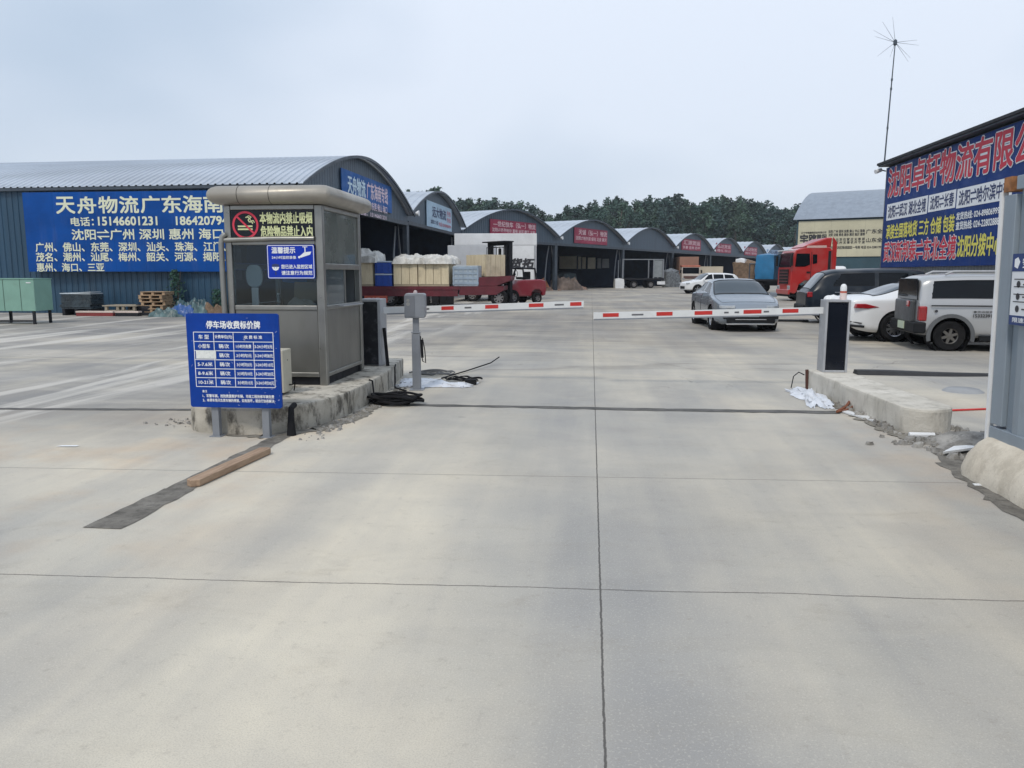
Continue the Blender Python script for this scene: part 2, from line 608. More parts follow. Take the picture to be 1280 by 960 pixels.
m_white = M('white_paint', (0.72, 0.73, 0.74), 0.45, 0, 0.06, 2, 0.2, (0.4, 0.38, 0.35))
m_red = M('red_paint', (0.55, 0.03, 0.025), 0.4, 0, 0.1)
m_glass = glass('booth_glass', (0.72, 0.78, 0.8), 0.0)
m_glass2 = film('reflection_film_glass', (0.26, 0.27, 0.25), 0.5)
m_glass3 = film('pale_reflection_glass', (0.3, 0.33, 0.34), 0.22)
m_bluesign = M('blue_board', (0.002, 0.04, 0.27), 0.45, 0, 0.12, 4, 0.12, (0.1, 0.13, 0.28), spec=0.2)
m_txtw = flat('white_lettering', (0.78, 0.8, 0.82))
m_sh_wall = corrugated('blue_grey_sheet', (0.018, 0.058, 0.105), 0, 0.22, 0.5, 0.0, 0.16, 0.9, 0.25)
m_sh_gab = corrugated('slate_gable_sheet', (0.058, 0.088, 0.122), 0, 0.3, 0.5, 0.0, 0.12, 0.6, 0.2)
m_sh_in = M('shaded_interior', (0.008, 0.018, 0.042), 0.9, 0, 0.2)  # shade inside the sheds put into the colour
m_roof = M('galvanised_roof', (0.46, 0.5, 0.555), 0.42, 0.35, 0.12, 0.5, 0.2, (0.2, 0.22, 0.25), stretch=(1, 0.3, 1))
m_frame = M('shed_steel', (0.06, 0.075, 0.095), 0.5, 0.3, 0.15)

# ------------------------------------------------------------------ lettering
_glyph = {}


def glyphs(s):
    if s not in _glyph:
        cu = bpy.data.curves.new('lettering', 'FONT')
        cu.body = s
        cu.size = 1
        cu.fill_mode = 'FRONT'
        cu.resolution_u = 3
        o = bpy.data.objects.new('lettering', cu)
        col.objects.link(o)
        me = bpy.data.meshes.new_from_object(o.evaluated_get(bpy.context.evaluated_depsgraph_get()))
        vs = [(v.co.x, v.co.y) for v in me.vertices]
        fs = [tuple(p.vertices) for p in me.polygons]
        bpy.data.objects.remove(o)
        bpy.data.curves.remove(cu)
        bpy.data.meshes.remove(me)
        _glyph[s] = (vs, fs)
    return _glyph[s]


def write(mb, s, box, y, bold=0.02, mi=0, rings=1, slant=0.0):
    """letters of s filling box (x0,z0,x1,z1) on the plane at y, facing -y; strokes thickened by bold (of the height)"""
    vs, fs = glyphs(s)
    if not vs:
        return y
    xs = [p[0] for p in vs]
    ys = [p[1] for p in vs]
    ax, bx, ay, by = min(xs), max(xs), min(ys), max(ys)
    x0, z0, x1, z1 = box
    kx, kz = (x1 - x0) / max(1e-6, bx - ax), (z1 - z0) / max(1e-6, by - ay)
    bz = bold * (z1 - z0)
    offs = [(0, 0)]
    for q in range(1, rings + 1):
        n = 4 if rings == 1 else 8
        offs += [(math.cos(2 * math.pi * (k + 0.5) / n) * bz * q / rings, math.sin(2 * math.pi * (k + 0.5) / n) * bz * q / rings) for k in range(n)] if bold else []
    for k, (ox, oz) in enumerate(offs):
        yy = y - 0.00025 * k
        mb.add([(x0 + (p[0] - ax) * kx + ox + slant * (p[1] - ay) * kz, yy, z0 + (p[1] - ay) * kz + oz) for p in vs], fs, mi)
    return y - 0.00025 * len(offs)


def ring(mb, c, r0, r1, y, n=32, mi=0):
    vs = []
    for k in range(n):
        a = 2 * math.pi * k / n
        vs += [(c[0] + r0 * math.cos(a), y, c[1] + r0 * math.sin(a)), (c[0] + r1 * math.cos(a), y, c[1] + r1 * math.sin(a))]
    mb.add(vs, [(2 * k, 2 * k + 1, (2 * k + 3) % (2 * n), (2 * k + 2) % (2 * n)) for k in range(n)], mi)


def disc(mb, c, r, y, n=20, mi=0, sx=1.0):
    mb.add([(c[0] + sx * r * math.cos(2 * math.pi * k / n), y, c[1] + r * math.sin(2 * math.pi * k / n)) for k in range(n)], [tuple(range(n))], mi)


def rect(mb, x0, z0, x1, z1, y, mi=0):
    mb.add([(x0, y, z0), (x1, y, z0), (x1, y, z1), (x0, y, z1)], [(0, 1, 2, 3)], mi)


def stroke(mb, pts, wd, y, mi=0):
    for a, b in zip(pts, pts[1:]):
        dx, dz = b[0] - a[0], b[1] - a[1]
        l = math.hypot(dx, dz) or 1
        nx, nz = -dz / l * wd / 2, dx / l * wd / 2
        mb.add([(a[0] + nx, y, a[1] + nz), (a[0] - nx, y, a[1] - nz), (b[0] - nx, y, b[1] - nz), (b[0] + nx, y, b[1] + nz)], [(0, 1, 2, 3)], mi)
        y -= 0.0002

# ================================================================== SETTING
g = MB()
g.quad((-600, -60, 0), (600, -60, 0), (600, 900, 0), (-600, 900, 0))
structure(g.build('ground', m_ground))


def ribbon(name, pts, wds, z, m, seed, jit=0.02, seg=0.12):
    """flush strip with an uneven edge along pts"""
    rr = random.Random(seed)
    mb = MB()
    vs = []
    for (a, wa), (b, wb) in zip(zip(pts, wds), list(zip(pts, wds))[1:]):
        a, b = Vector((*a, 0)), Vector((*b, 0))
        n = max(1, int((b - a).length / seg))
        d = (b - a).normalized()
        nn = Vector((-d.y, d.x, 0))
        for i in range(n + 1):
            t = i / n
            p = a.lerp(b, t)
            wd = wa + (wb - wa) * t
            p1 = p + nn * (wd / 2 + rr.uniform(-jit, jit))
            p2 = p - nn * (wd / 2 + rr.uniform(-jit, jit))
            vs += [(p1.x, p1.y, z), (p2.x, p2.y, z)]
    mb.add(vs, [(2 * i, 2 * i + 1, 2 * i + 3, 2 * i + 2) for i in range(len(vs) // 2 - 1)])
    return structure(mb.build(name, m))


ribbon('trench_patch', [(-3.04, 7.32), (-3.03, 6.2), (-3.05, 5.3), (-3.06, 4.4)], [0.17, 0.21, 0.23, 0.26], 0.004, m_asph, 1, 0.014)
m_groove = concrete('cut_groove', (0.1, 0.098, 0.092), (0.15, 0.145, 0.138), (0.05, 0.05, 0.05), 0.5, 3)
ribbon('cable_trench', [(-2.68, 9.12), (-0.9, 9.14), (0.9, 9.1), (2.88, 9.13)], [0.15, 0.14, 0.17, 0.2], 0.004, m_groove, 2, 0.02)
ribbon('cable_trench', [(-12, 8.02), (-8, 8.3), (-4.45, 8.55)], [0.12, 0.12, 0.12], 0.004, m_groove, 3, 0.016)
ribbon('edge_strip', [(3.36, 7.45), (3.14, 6.7), (2.98, 5.6), (2.94, 3.5), (2.94, 0)], [0.3, 0.34, 0.3, 0.26, 0.25], 0.004, m_asph, 4, 0.035)

m_dirtg = concrete('grey_dust', (0.17, 0.155, 0.13), (0.27, 0.25, 0.215), (0.08, 0.072, 0.06), 0.6, 6)
ribbon('dirt_strip', [(-3.7, 7.2), (-3.2, 7.18), (-2.8, 7.55), (-2.62, 8.2), (-2.6, 9.3), (-2.68, 10.5)], [0.06, 0.16, 0.22, 0.2, 0.16, 0.12], 0.006, m_dirtg, 7, 0.04, 0.06)
ribbon('dirt_strip', [(2.98, 10.9), (3.0, 9.4), (3.06, 8.3), (3.2, 7.7), (3.6, 7.55)], [0.06, 0.12, 0.2, 0.42, 0.6], 0.007, m_dirtg, 8, 0.05, 0.06)

# ------------------------------------------------------------------ concrete islands
def arc_pts(c, r, a0, a1, n):
    return [(c[0] + r * math.cos(R(a0 + (a1 - a0) * i / n)), c[1] + r * math.sin(R(a0 + (a1 - a0) * i / n))) for i in range(n + 1)]


def dense(poly, step):
    out = []
    for i, a in enumerate(poly):
        b = poly[(i + 1) % len(poly)]
        n = max(1, int(math.dist(a, b) / step))
        out += [(a[0] + (b[0] - a[0]) * k / n, a[1] + (b[1] - a[1]) * k / n) for k in range(n)]
    return out


def island(name, label, poly, z, m, amp, seed):
    poly = dense(poly, 0.07)
    n = len(poly)
    mb = MB()
    cx = sum(p[0] for p in poly) / n
    cy = sum(p[1] for p in poly) / n
    rows = [(-0.01, 0.0), (0.05, 0.0), (0.12, 0.0), (0.19, 0.0), (z - 0.03, 0.0), (z - 0.008, 0.008), (z, 0.03)]
    vs = []
    for zz, ins in rows:
        for p in poly:
            d = Vector((cx - p[0], cy - p[1]))
            d.normalize()
            k = amp * noise.noise(Vector((p[0] * 3 + seed, p[1] * 3, zz * 5))) + amp * 0.5 * noise.noise(Vector((p[0] * 11 + seed, p[1] * 11, zz * 14)))
            q = (p[0] + d.x * (ins + k), p[1] + d.y * (ins + k))
            vs.append((q[0], q[1], zz + (0.006 * noise.noise(Vector((p[0] * 4, p[1] * 4, seed))) if zz > z - 0.02 else 0)))
    fs = []
    for i in range(len(rows) - 1):
        for k in range(n):
            fs.append((i * n + k, i * n + (k + 1) % n, (i + 1) * n + (k + 1) % n, (i + 1) * n + k))
    fs.append(tuple((len(rows) - 1) * n + k for k in range(n)))
    mb.add(vs, fs)
    return tag(mb.build(name, m), label, 'island')


polyL = arc_pts((-3.55, 7.95), 0.72, -95, -20, 8) + [(-2.74, 8.3), (-2.72, 9.2), (-2.8, 10.6), (-2.95, 11.9), (-4.35, 11.9), (-4.25, 8.6)] + arc_pts((-3.8, 7.65), 0.36, 185, 255, 6)
island('concrete_island', 'stained raised concrete island with black scuffs carrying the guard booth', polyL, 0.27, m_kerb, 0.015, 1.0)
polyR = [(3.5, 11.05), (3.02, 11.05)] + arc_pts((3.39, 8.1), 0.255, 180, 360, 14)
island('concrete_island', 'pale raised concrete island with rounded near end, under the right-hand barrier cabinet', polyR, 0.27, m_kerb2, 0.008, 4.0)

# ------------------------------------------------------------------ arched logistics sheds
def arch_z(t, eave, crest):
    """height of a barrel roof at t in 0..1 across the span (circular arc)"""
    rise = crest - eave
    return eave + rise * (1 - abs(2 * t - 1) ** 1.82)


def barrel(mb, wd, y0, y1, eave, crest, pitch, over=0.15, amp=0.045, n=22):
    """ribbed sheet roof spanning x 0..wd, ribs every `pitch` along y"""
    ys = []
    y = y0
    while y < y1:
        ys += [(y, 0), (y + pitch * 0.62, 0), (y + pitch * 0.72, amp), (y + pitch * 0.9, amp)]
        y += pitch
    ys.append((y1, 0))
    vs = []
    for yy, up in ys:
        for i in range(n + 1):
            t = i / n
            vs.append((-over + t * (wd + 2 * over), yy, arch_z(t, eave, crest) + up))
    k = n + 1
    mb.add(vs, [(j * k + i, j * k + i + 1, (j + 1) * k + i + 1, (j + 1) * k + i) for j in range(len(ys) - 1) for i in range(n)])


def ribbed_wall(mb, p0, p1, z0, z1, pitch=0.24, amp=0.03):
    a, b = Vector((*p0, 0)), Vector((*p1, 0))
    d = (b - a).normalized()
    nn = Vector((d.y, -d.x, 0))
    ln = (b - a).length
    s, xs = 0.0, []
    while s < ln:
        xs += [(s, 0), (s + pitch * 0.4, 0), (s + pitch * 0.5, amp), (s + pitch * 0.9, amp)]
        s += pitch
    xs.append((ln, 0))
    xs = [(min(q, ln), u) for q, u in xs]
    vs = []
    for q, u in xs:
        p = a + d * q + nn * u
        vs += [(p.x, p.y, z0), (p.x, p.y, z1)]
    mb.add(vs, [(2 * i, 2 * i + 2, 2 * i + 3, 2 * i + 1) for i in range(len(xs) - 1)])


def shed(A, B, depth, eave, crest, label, header, pitch=0.5, left_wall=False, right_wall=False, back=True, openings=None, gable=True):
    dx, dy = B[0] - A[0], B[1] - A[1]
    wd = math.hypot(dx, dy)
    rz = math.atan2(dy, dx)
    t = thing('arched_shed', label, 'shed', (A[0], A[1], 0), rz)
    mb = MB()
    barrel(mb, wd, -0.35, depth, eave, crest, pitch)
    mb.build('roof', m_roof, t, smooth=False)
    # gable sheet over the open front
    n = 24
    if gable:
        pts = [(0, header)] + [(wd * i / n, arch_z(i / n, eave, crest) - 0.06) for i in range(n + 1)] + [(wd, header)]
        mb = MB()
        mb.prism(pts, 0.0, 0.12, 'Y')
        mb.build('gable', m_sh_gab, t)
        mb = MB()
        mb.b2(0.02, wd - 0.02, -0.05, 0.2, header - 0.22, header - 0.004)
        mb.build('header_beam', m_frame, t)
    # verge trim following the arch
    mb = MB()
    vs = []
    for i in range(n + 1):
        z = arch_z(i / n, eave, crest)
        x = -0.15 + (wd + 0.3) * i / n
        vs += [(x, -0.42, z + 0.055), (x, -0.42, z - 0.07), (x, -0.36, z - 0.07), (x, -0.36, z + 0.055)]
    mb.add(vs, [(4 * i + k, 4 * i + (k + 1) % 4, 4 * i + 4 + (k + 1) % 4, 4 * i + 4 + k) for i in range(n) for k in range(4)] + [(0, 1, 2, 3), tuple(4 * n + k for k in range(4))])
    mb.build('verge_trim', m_frame, t)
    for x in (0.12, wd - 0.12):
        mb = MB()
        mb.b2(x - 0.13, x + 0.13, 0.0, 0.26, 0, header - 0.23)
        mb.build('column', m_frame, t)
        s = 1 if x < wd / 2 else -1
        mb = MB()
        mb.tube([(x + s * 0.9, 0.7, 0), (x + s * 0.75, 0.7, 1.6), (x + s * 0.5, 0.7, 3.0), (x + s * 0.1, 0.7, header - 0.25)], 0.06, 6)
        mb.build('curved_brace', m_grey, t)
    # dark sheet under the roof and dark end wall, added to deepen the shade
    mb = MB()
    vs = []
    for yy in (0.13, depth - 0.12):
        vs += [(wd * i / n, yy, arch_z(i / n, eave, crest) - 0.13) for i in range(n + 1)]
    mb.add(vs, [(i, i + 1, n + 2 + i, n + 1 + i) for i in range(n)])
    mb.build('shade_ceiling', m_sh_in, t)
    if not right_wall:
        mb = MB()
        mb.b2(wd - 0.06, wd - 0.02, 0.6, depth - 0.12, 0, eave - 0.06)  # wall added so that the bay stays dark
        mb.build('shade_wall', m_sh_in, t)
    # frames inside
    mb = MB()
    for k in (0.3, 0.62):
        for i in range(n):
            a, b = i / n, (i + 1) / n
            za, zb = arch_z(a, eave, crest) - 0.22, arch_z(b, eave, crest) - 0.22
            mb.tube([(wd * a, depth * k, za), (wd * b, depth * k, zb)], 0.08, 4, cap=False)
        mb.tube([(0.1, depth * k, header), (wd - 0.1, depth * k, header)], 0.06, 4)
        mb.tube([(0.1, depth * k, 0), (0.1, depth * k, header)], 0.1, 4)
        mb.tube([(wd - 0.1, depth * k, 0), (wd - 0.1, depth * k, header)], 0.1, 4)
    mb.build('roof_truss', m_frame, t)
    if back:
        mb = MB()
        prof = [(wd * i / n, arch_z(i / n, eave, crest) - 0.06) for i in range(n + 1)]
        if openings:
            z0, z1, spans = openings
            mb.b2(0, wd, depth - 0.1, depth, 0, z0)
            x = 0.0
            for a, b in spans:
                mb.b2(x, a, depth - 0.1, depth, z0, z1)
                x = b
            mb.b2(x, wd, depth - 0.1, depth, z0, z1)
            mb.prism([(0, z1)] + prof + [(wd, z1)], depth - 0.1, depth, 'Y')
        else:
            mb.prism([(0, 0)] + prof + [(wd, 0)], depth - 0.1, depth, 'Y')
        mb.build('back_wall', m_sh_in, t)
    if left_wall:
        mb = MB()
        ribbed_wall(mb, (0, depth), (0, 0), 0, eave - 0.02, 0.26, 0.03)
        mb.b2(0.02, 0.06, 0.02, depth - 0.12, 0, eave - 0.06)
        mb.build('side_wall', m_sh_wall, t)
        mb = MB()
        mb.b2(-0.2, -0.02, 0, depth, eave - 0.13, eave - 0.02)
        mb.build('gutter', m_frame, t)
    if right_wall:
        mb = MB()
        ribbed_wall(mb, (wd, 0), (wd, depth), 0, eave - 0.02, 0.26, 0.03)
        mb.build('side_wall', m_sh_wall, t)
    return t, wd, rz


A0, A1, A2 = (-11.3, 29.2), (-10.85, 45.5), (-10.3, 61.2)
shed(A0, A1, 58, 5.0, 7.05, 'nearest arched shed, its blue side wall carrying a long blue sign', 4.62, 0.3, left_wall=True)
shed(A1, A2, 45, 5.2, 7.1, 'arched shed with a pale blue banner on its gable, second along from the booth', 4.7, 0.6)
DIR = (math.cos(R(64)), math.sin(R(64)))
B0 = (-3.38, 75.0)


def rowpt(s):
    return (B0[0] + DIR[0] * s, B0[1] + DIR[1] * s)


labs = ['arched shed with a wide red banner behind the big white box trailer',
        'arched shed with a red banner, a scrap heap before it and cream boards inside',
        'arched shed without any banner behind the parked flatbed trailer',
        'arched shed with a small red banner directly above the brown box truck',
        'arched shed whose red banner is the second beyond the banner-less shed',
        'arched shed whose red banner is the last and smallest in the row',
        'small far arched shed with a pale blue and white banner near the red tractor',
        'farthest arched shed of the row, just left of the red tractor cab']
ops = {1: (2.0, 4.0, [(1.2, 4.2), (4.9, 5.5), (6.0, 6.8), (7.3, 9.4), (9.9, 11.0), (11.4, 13.4)])}
ROW = []
for i, lab in enumerate(labs):
    a, b = rowpt(16.0 * (i - 1)), rowpt(16.0 * i)
    if i == 0:
        a = (-10.3, 61.4)
    ROW.append((a, b))
    shed(a, b, 38, 5.0, 7.1, lab, 4.5, 0.8, right_wall=(i == 7))

# pale boards hung on the added dark wall inside the shed with the scrap heap
PO = rowpt(15.7)
PRZ = R(154)
for u0, u1, v0, v1, lab in ((699.5, 720.5, 320.5, 336, 'widest cream board on the added dark wall under the red-bannered gable'), (723, 726, 321, 336, 'narrowest cream board, second from the scrap heap column'), (728, 732, 321.5, 336, 'narrow cream board, third along the added dark wall'),
                            (735, 744, 322, 336, 'mid-sized cream board with its corner bitten off, on the added dark wall'), (747, 751, 323, 335.5, 'greyish narrow board, fifth along the added dark wall'), (753, 761, 323.5, 335, 'dim grey board, last along the added dark wall')):
    a, b = onwall(u0, v0, PO, PRZ), onwall(u1, v1, PO, PRZ)
    x0, x1 = min(a[0], b[0]), max(a[0], b[0])
    mb = MB()
    mb.b2(0, x1 - x0, -0.03, 0.03, 0, a[1] - b[1])
    dim = u0 > 746
    o = mb.build('cream_board', M('dim_board', (0.3, 0.31, 0.31), 0.7) if dim else M('cream_panel_board', (0.72, 0.66, 0.52), 0.7, 0, 0.08))
    o.location = (PO[0] + x0 * math.cos(PRZ), PO[1] + x0 * math.sin(PRZ), b[1])
    o.rotation_euler = (0, 0, PRZ)
    tag(o, lab, 'board')

# small floodlights in the valleys between the gables
fl = thing('floodlight', 'tiny white floodlight in the valley between two arched gables', 'floodlight', (0, 0, 0), 0, 'floodlights in the roof valleys')
mb = MB()
mb.tube([(0, 0.5, 0), (0, 0, 0), (0, 0, 0.12)], 0.03, 6)
mb.build('bracket', m_grey, fl)
mb = MB()
mb.lathe([(0.07, 0.0), (0.16, -0.16), (0.17, -0.2), (0.15, -0.2)], (0, 0, 0.12), 'Y', 14)
mb.build('lamp_head', m_white, fl, smooth=True)
spots = [(A1, 5.0)] + [(p, 4.85) for p in (rowpt(0), rowpt(16), rowpt(32), rowpt(48))]
for i, (p, z) in enumerate(spots):
    rz = R(87) if i == 0 else R(64)
    loc = (p[0] + 0.5 * math.sin(rz), p[1] - 0.5 * math.cos(rz), z)
    if i == 0:
        fl.location = loc
        fl.rotation_euler = (0, 0, rz)
    else:
        dup(fl, loc, rz)

# ------------------------------------------------------------------ the hall on the right with the tall blue sign
m_wall_r = corrugated('dull_green_grey_sheet', (0.1, 0.11, 0.115), 1, 0.24, 0.55, 0, 0.14, 0.8, 0.35)
t = thing('logistics_hall', 'dark roofed hall behind the silver van with a giant blue sign', 'hall', (13.5, 38.1, 0), 0)
mb = MB()
mb.b2(0, 14, -30, 0, 0, 6.42)
mb.build('wall', m_wall_r, t)
mb = MB()
mb.prism([(-0.35, 6.47), (-0.35, 6.6), (7, 8.3), (14.4, 6.62), (14.4, 6.47)], -30.4, 0.06, 'Y')
mb.build('roof', m_frame, t)
mb = MB()
mb.b2(-0.42, -0.352, -30.4, 0.06, 6.53, 6.63)
mb.build('gutter', m_blk, t)

# far hall with the cream sign
CO, CRZ = (15.95, 63.2), R(-26)
t = thing('logistics_hall', 'far hall with a curved grey roof and a cream sign above a dark teal wall', 'hall', (CO[0], CO[1], 0), CRZ)
mb = MB()
mb.b2(0, 26, 0, 15, 0, 5.72)
mb.build('wall', M('teal_wall', (0.028, 0.068, 0.09), 0.6, 0, 0.15, 1, 0.2), t)
mb = MB()
vs = []
n = 18
for x in [-0.25 + 26.4 * i / 44 for i in range(45)]:
    for i in range(n + 1):
        vs.append((x, -0.25 + 15.5 * i / n, arch_z(i / n, 5.75, 8.45)))
mb.add(vs, [(j * (n + 1) + i, j * (n + 1) + i + 1, (j + 1) * (n + 1) + i + 1, (j + 1) * (n + 1) + i) for j in range(44) for i in range(n)])
mb.build('roof', corrugated('far_grey_roof', (0.24, 0.275, 0.325), 0, 0.6, 0.5, 0.1, 0.1, 0.5, 0.15), t)
mb = MB()
mb.prism([(15 * i / n, arch_z(i / n, 5.75, 8.45) - 0.05) for i in range(n + 1)], 0.02, 0.12, 'X')
mb.build('gable', m_sh_gab, t)

# ------------------------------------------------------------------ trees behind the sheds
m_bark = M('bark', (0.13, 0.11, 0.09), 0.9, 0, 0.3, 4)
m_leafs = []
for k, c in enumerate([(0.034, 0.068, 0.052), (0.045, 0.083, 0.055), (0.03, 0.06, 0.053)]):
    tt = NT('poplar_leaf')
    oi = tt.n('ShaderNodeObjectInfo').outputs['Random']
    tt.set(Base_Color=tt.mix(tt.ramp(tt.math('ADD', tt.noise(4, tt.coord(), 4), tt.math('MULTIPLY', tt.math('SUBTRACT', oi, 0.5), 0.35)), 0.3, 0.7), scale_c(c, 0.6), scale_c(c, 1.5)), Roughness=0.7)
    m_leafs.append(tt.mat)


def make_tree(seed, m):
    rr = random.Random(seed)
    root = thing('poplar_tree', 'tall dark green poplar in the tree belt behind the sheds', 'tree', (0, 0, -200), 0, 'poplars in the tree belt behind the sheds')
    mb = MB()
    mb.tube([(0, 0, 0), (0.05, 0, 0.3), (0.0, 0.03, 0.6), (0.02, 0, 0.92)], [0.016, 0.013, 0.008, 0.002], 6)
    for k in range(9):
        a, z = rr.uniform(0, 6.28), rr.uniform(0.2, 0.75)
        q = 0.13 * (1.1 - z)
        mb.tube([(0, 0, z), (q * math.cos(a), q * math.sin(a), z + 0.12)], [0.005, 0.001], 4)
    mb.build('trunk', m_bark, root)
    mb = MB()
    clumps = []
    for k in range(48):
        z = 0.08 + 0.82 * rr.random() ** 0.85
        wdt = 0.15 * min(1, (1.05 - z) * 3.0) * (0.55 + 0.45 * min(1, z * 3))
        a, q = rr.uniform(0, 6.28), wdt * rr.uniform(0.35, 1.1)
        clumps.append((q * math.cos(a), q * math.sin(a), z, rr.uniform(0.035, 0.065)))
    for k in range(3):
        clumps.append((rr.uniform(-0.05, 0.05), rr.uniform(-0.05, 0.05), 0.9 + 0.025 * k, 0.04))
    for (cx, cy, cz, cr_) in clumps:
        for q in range(52):
            d = Vector((rr.gauss(0, 1), rr.gauss(0, 1), rr.gauss(0, 1.3)))
            d = d.normalized() * cr_ * rr.uniform(0.3, 1.15)
            p = Vector((cx, cy, cz)) + d
            nrm = Vector((rr.gauss(0, 1), rr.gauss(0, 1), rr.gauss(0.4, 1))).normalized()
            e1 = nrm.orthogonal().normalized()
            e2 = nrm.cross(e1)
            s1, s2 = rr.uniform(0.008, 0.019), rr.uniform(0.007, 0.015)
            mb.add([p - e1 * s1, p + e2 * s2, p + e1 * s1, p - e2 * s2], [(0, 1, 2, 3)])
    mb.build('crown', m, root)
    return root


protos = [make_tree(11 + k, m_leafs[k % 3]) for k in range(5)]
used = set()
tops = [(470, 240), (520, 238), (545, 236), (562, 248), (585, 250), (605, 250), (622, 256), (640, 256), (657, 256), (672, 262), (700, 262), (722, 257), (745, 252), (765, 250), (800, 250), (840, 249), (870, 251), (898, 247), (912, 250), (940, 257), (960, 260), (985, 263), (1003, 264), (1060, 268), (1110, 270)]


def top_at(u):
    for (a, va), (b, vb) in zip(tops, tops[1:]):
        if a <= u <= b:
            return va + (vb - va) * (u - a) / (b - a)
    return 265


u = 470.0
k = 0
while u < 1110:
    for row in range(4):
        dist = 172 + 12 * row + rnd.uniform(-4, 4) + max(0, (u - 640)) * 0.09
        d = ray(u + rnd.uniform(-3, 3) + row * 2.7, 342)
        h = math.hypot(d.x, d.y)
        x, y = d.x / h * dist, d.y / h * dist
        hh = 1.6 + (342 - top_at(u)) / 960 * dist + rnd.uniform(-3.6, 0.7) - (1.5 if row == 0 else 0)
        pi = rnd.randrange(5)
        wid = hh * rnd.uniform(0.9, 1.45)
        if pi not in used:
            used.add(pi)
            o = protos[pi]
            o.location = (x, y, -0.05)
            o.rotation_euler = (0, 0, rnd.uniform(0, 6.28))
            o.scale = (wid, wid, hh)
        else:
            dup(protos[pi], (x, y, -0.05), rnd.uniform(0, 6.28), scale=(wid, wid, hh))
    u += rnd.uniform(9.5, 13)

# ================================================================== SIGNS
def sign(name, label, cat, o, rz, p0, p1, off, thick, m, lines, mats, panels=(), group=None):
    """flat board on the wall (o, rz): p0/p1 = photo corners (top left, bottom right) given as wall (x,z) pairs.
    lines: (text, (x0,z0,x1,z1) on the wall, bold, material index into mats)"""
    x0, z1 = p0
    x1, z0 = p1
    dx, dy = math.cos(rz), math.sin(rz)
    loc = (o[0] + dx * x0 + dy * off, o[1] + dy * x0 - dx * off, z0)
    t = thing(name, label, cat, loc, rz, group)
    mb = MB()
    mb.b2(0, x1 - x0, 0, thick, 0, z1 - z0)
    mb.build('board', m, t)
    if panels:
        for (a, b, c, d) in panels:
            mb = MB()
            rect(mb, a - x0, b - z0, c - x0, d - z0, -0.006)
            mb.build('white_panel', m_txtw, t)
    by = {}
    for k, ln in enumerate(lines):
        s, bx, bold, mi = ln[:4]
        y = ln[4] if len(ln) > 4 else -0.012
        mb = by.setdefault((k, mi), MB())
        write(mb, s, (bx[0] - x0, bx[1] - z0, bx[2] - x0, bx[3] - z0), y, bold, 0, ln[5] if len(ln) > 5 else 1)
    for (k, mi), mb in by.items():
        mb.build('lettering', mats[mi], t)
    return t


m_cream_l = flat('cream_lettering', (0.66, 0.68, 0.52))
m_red_l = flat('red_lettering', (0.55, 0.02, 0.05))
m_yel_l = flat('yellow_lettering', (0.72, 0.66, 0.12))
m_navy_l = flat('navy_lettering', (0.02, 0.035, 0.12))
m_blk_l = flat('dark_lettering', (0.03, 0.03, 0.035))
m_pink_l = flat('pale_pink_lettering', (0.72, 0.5, 0.52))
m_bl1 = banner('blue_banner', (0.002, 0.06, 0.27), 1.25)

# long blue sign on the side wall of the nearest shed
SO, SR = (-60.0, 29.2), 0.0


def wl(u, v):
    return onwall(u, v, SO, SR)


def wbox(u0, v0, u1, v1):
    a, b = wl(u0, v0), wl(u1, v1)
    return (a[0], b[1], b[0], a[1])


p0 = (wl(30, 240)[0], 4.78)
p1 = (48.55, 1.68)
xc = [wl(u, 258)[0] for u in (73, 99.5, 126, 152, 178.5, 205, 231, 257)]
lines = []
for ch, x in zip('天舟物流广东海南', xc):
    lines.append((ch, (x, wl(100, 267)[1], x + wl(96, 258)[0] - wl(73, 258)[0], wl(100, 246.5)[1]), 0.032, 0))
lines += [('电话：', wbox(91, 272, 120, 282.6), 0.03, 0), ('15146601231', wbox(125, 271.5, 199, 281.5), 0.05, 0), ('186420794', wbox(222, 271, 287, 281), 0.05, 0),
          ('沈阳⇌广州 深圳 惠州 海口 中山', wbox(92, 287, 319, 299), 0.03, 0),
          ('广州、佛山、东莞、深圳、汕头、珠海、江门、中山', wbox(47, 303.5, 315, 314), 0.03, 0),
          ('茂名、潮州、汕尾、梅州、韶关、河源、揭阳、清远', wbox(47.5, 316, 315, 326.3), 0.03, 0),
          ('惠州、海口、三亚', wbox(48.5, 329, 133, 339.3), 0.03, 0)]
sign('wall_sign', 'long blue sign with cream lettering on the side wall of the nearest shed', 'sign', SO, SR, p0, p1, 0.12, 0.05, m_bl1, lines, [m_cream_l])

# gable banners
A_RZ = math.atan2(A1[1] - A0[1], A1[0] - A0[0])


def gb(o, rz):
    def f(u0, v0, u1, v1):
        a, b = onwall(u0, v0, o, rz), onwall(u1, v1, o, rz)
        return (a[0], b[1], b[0], a[1])
    return f


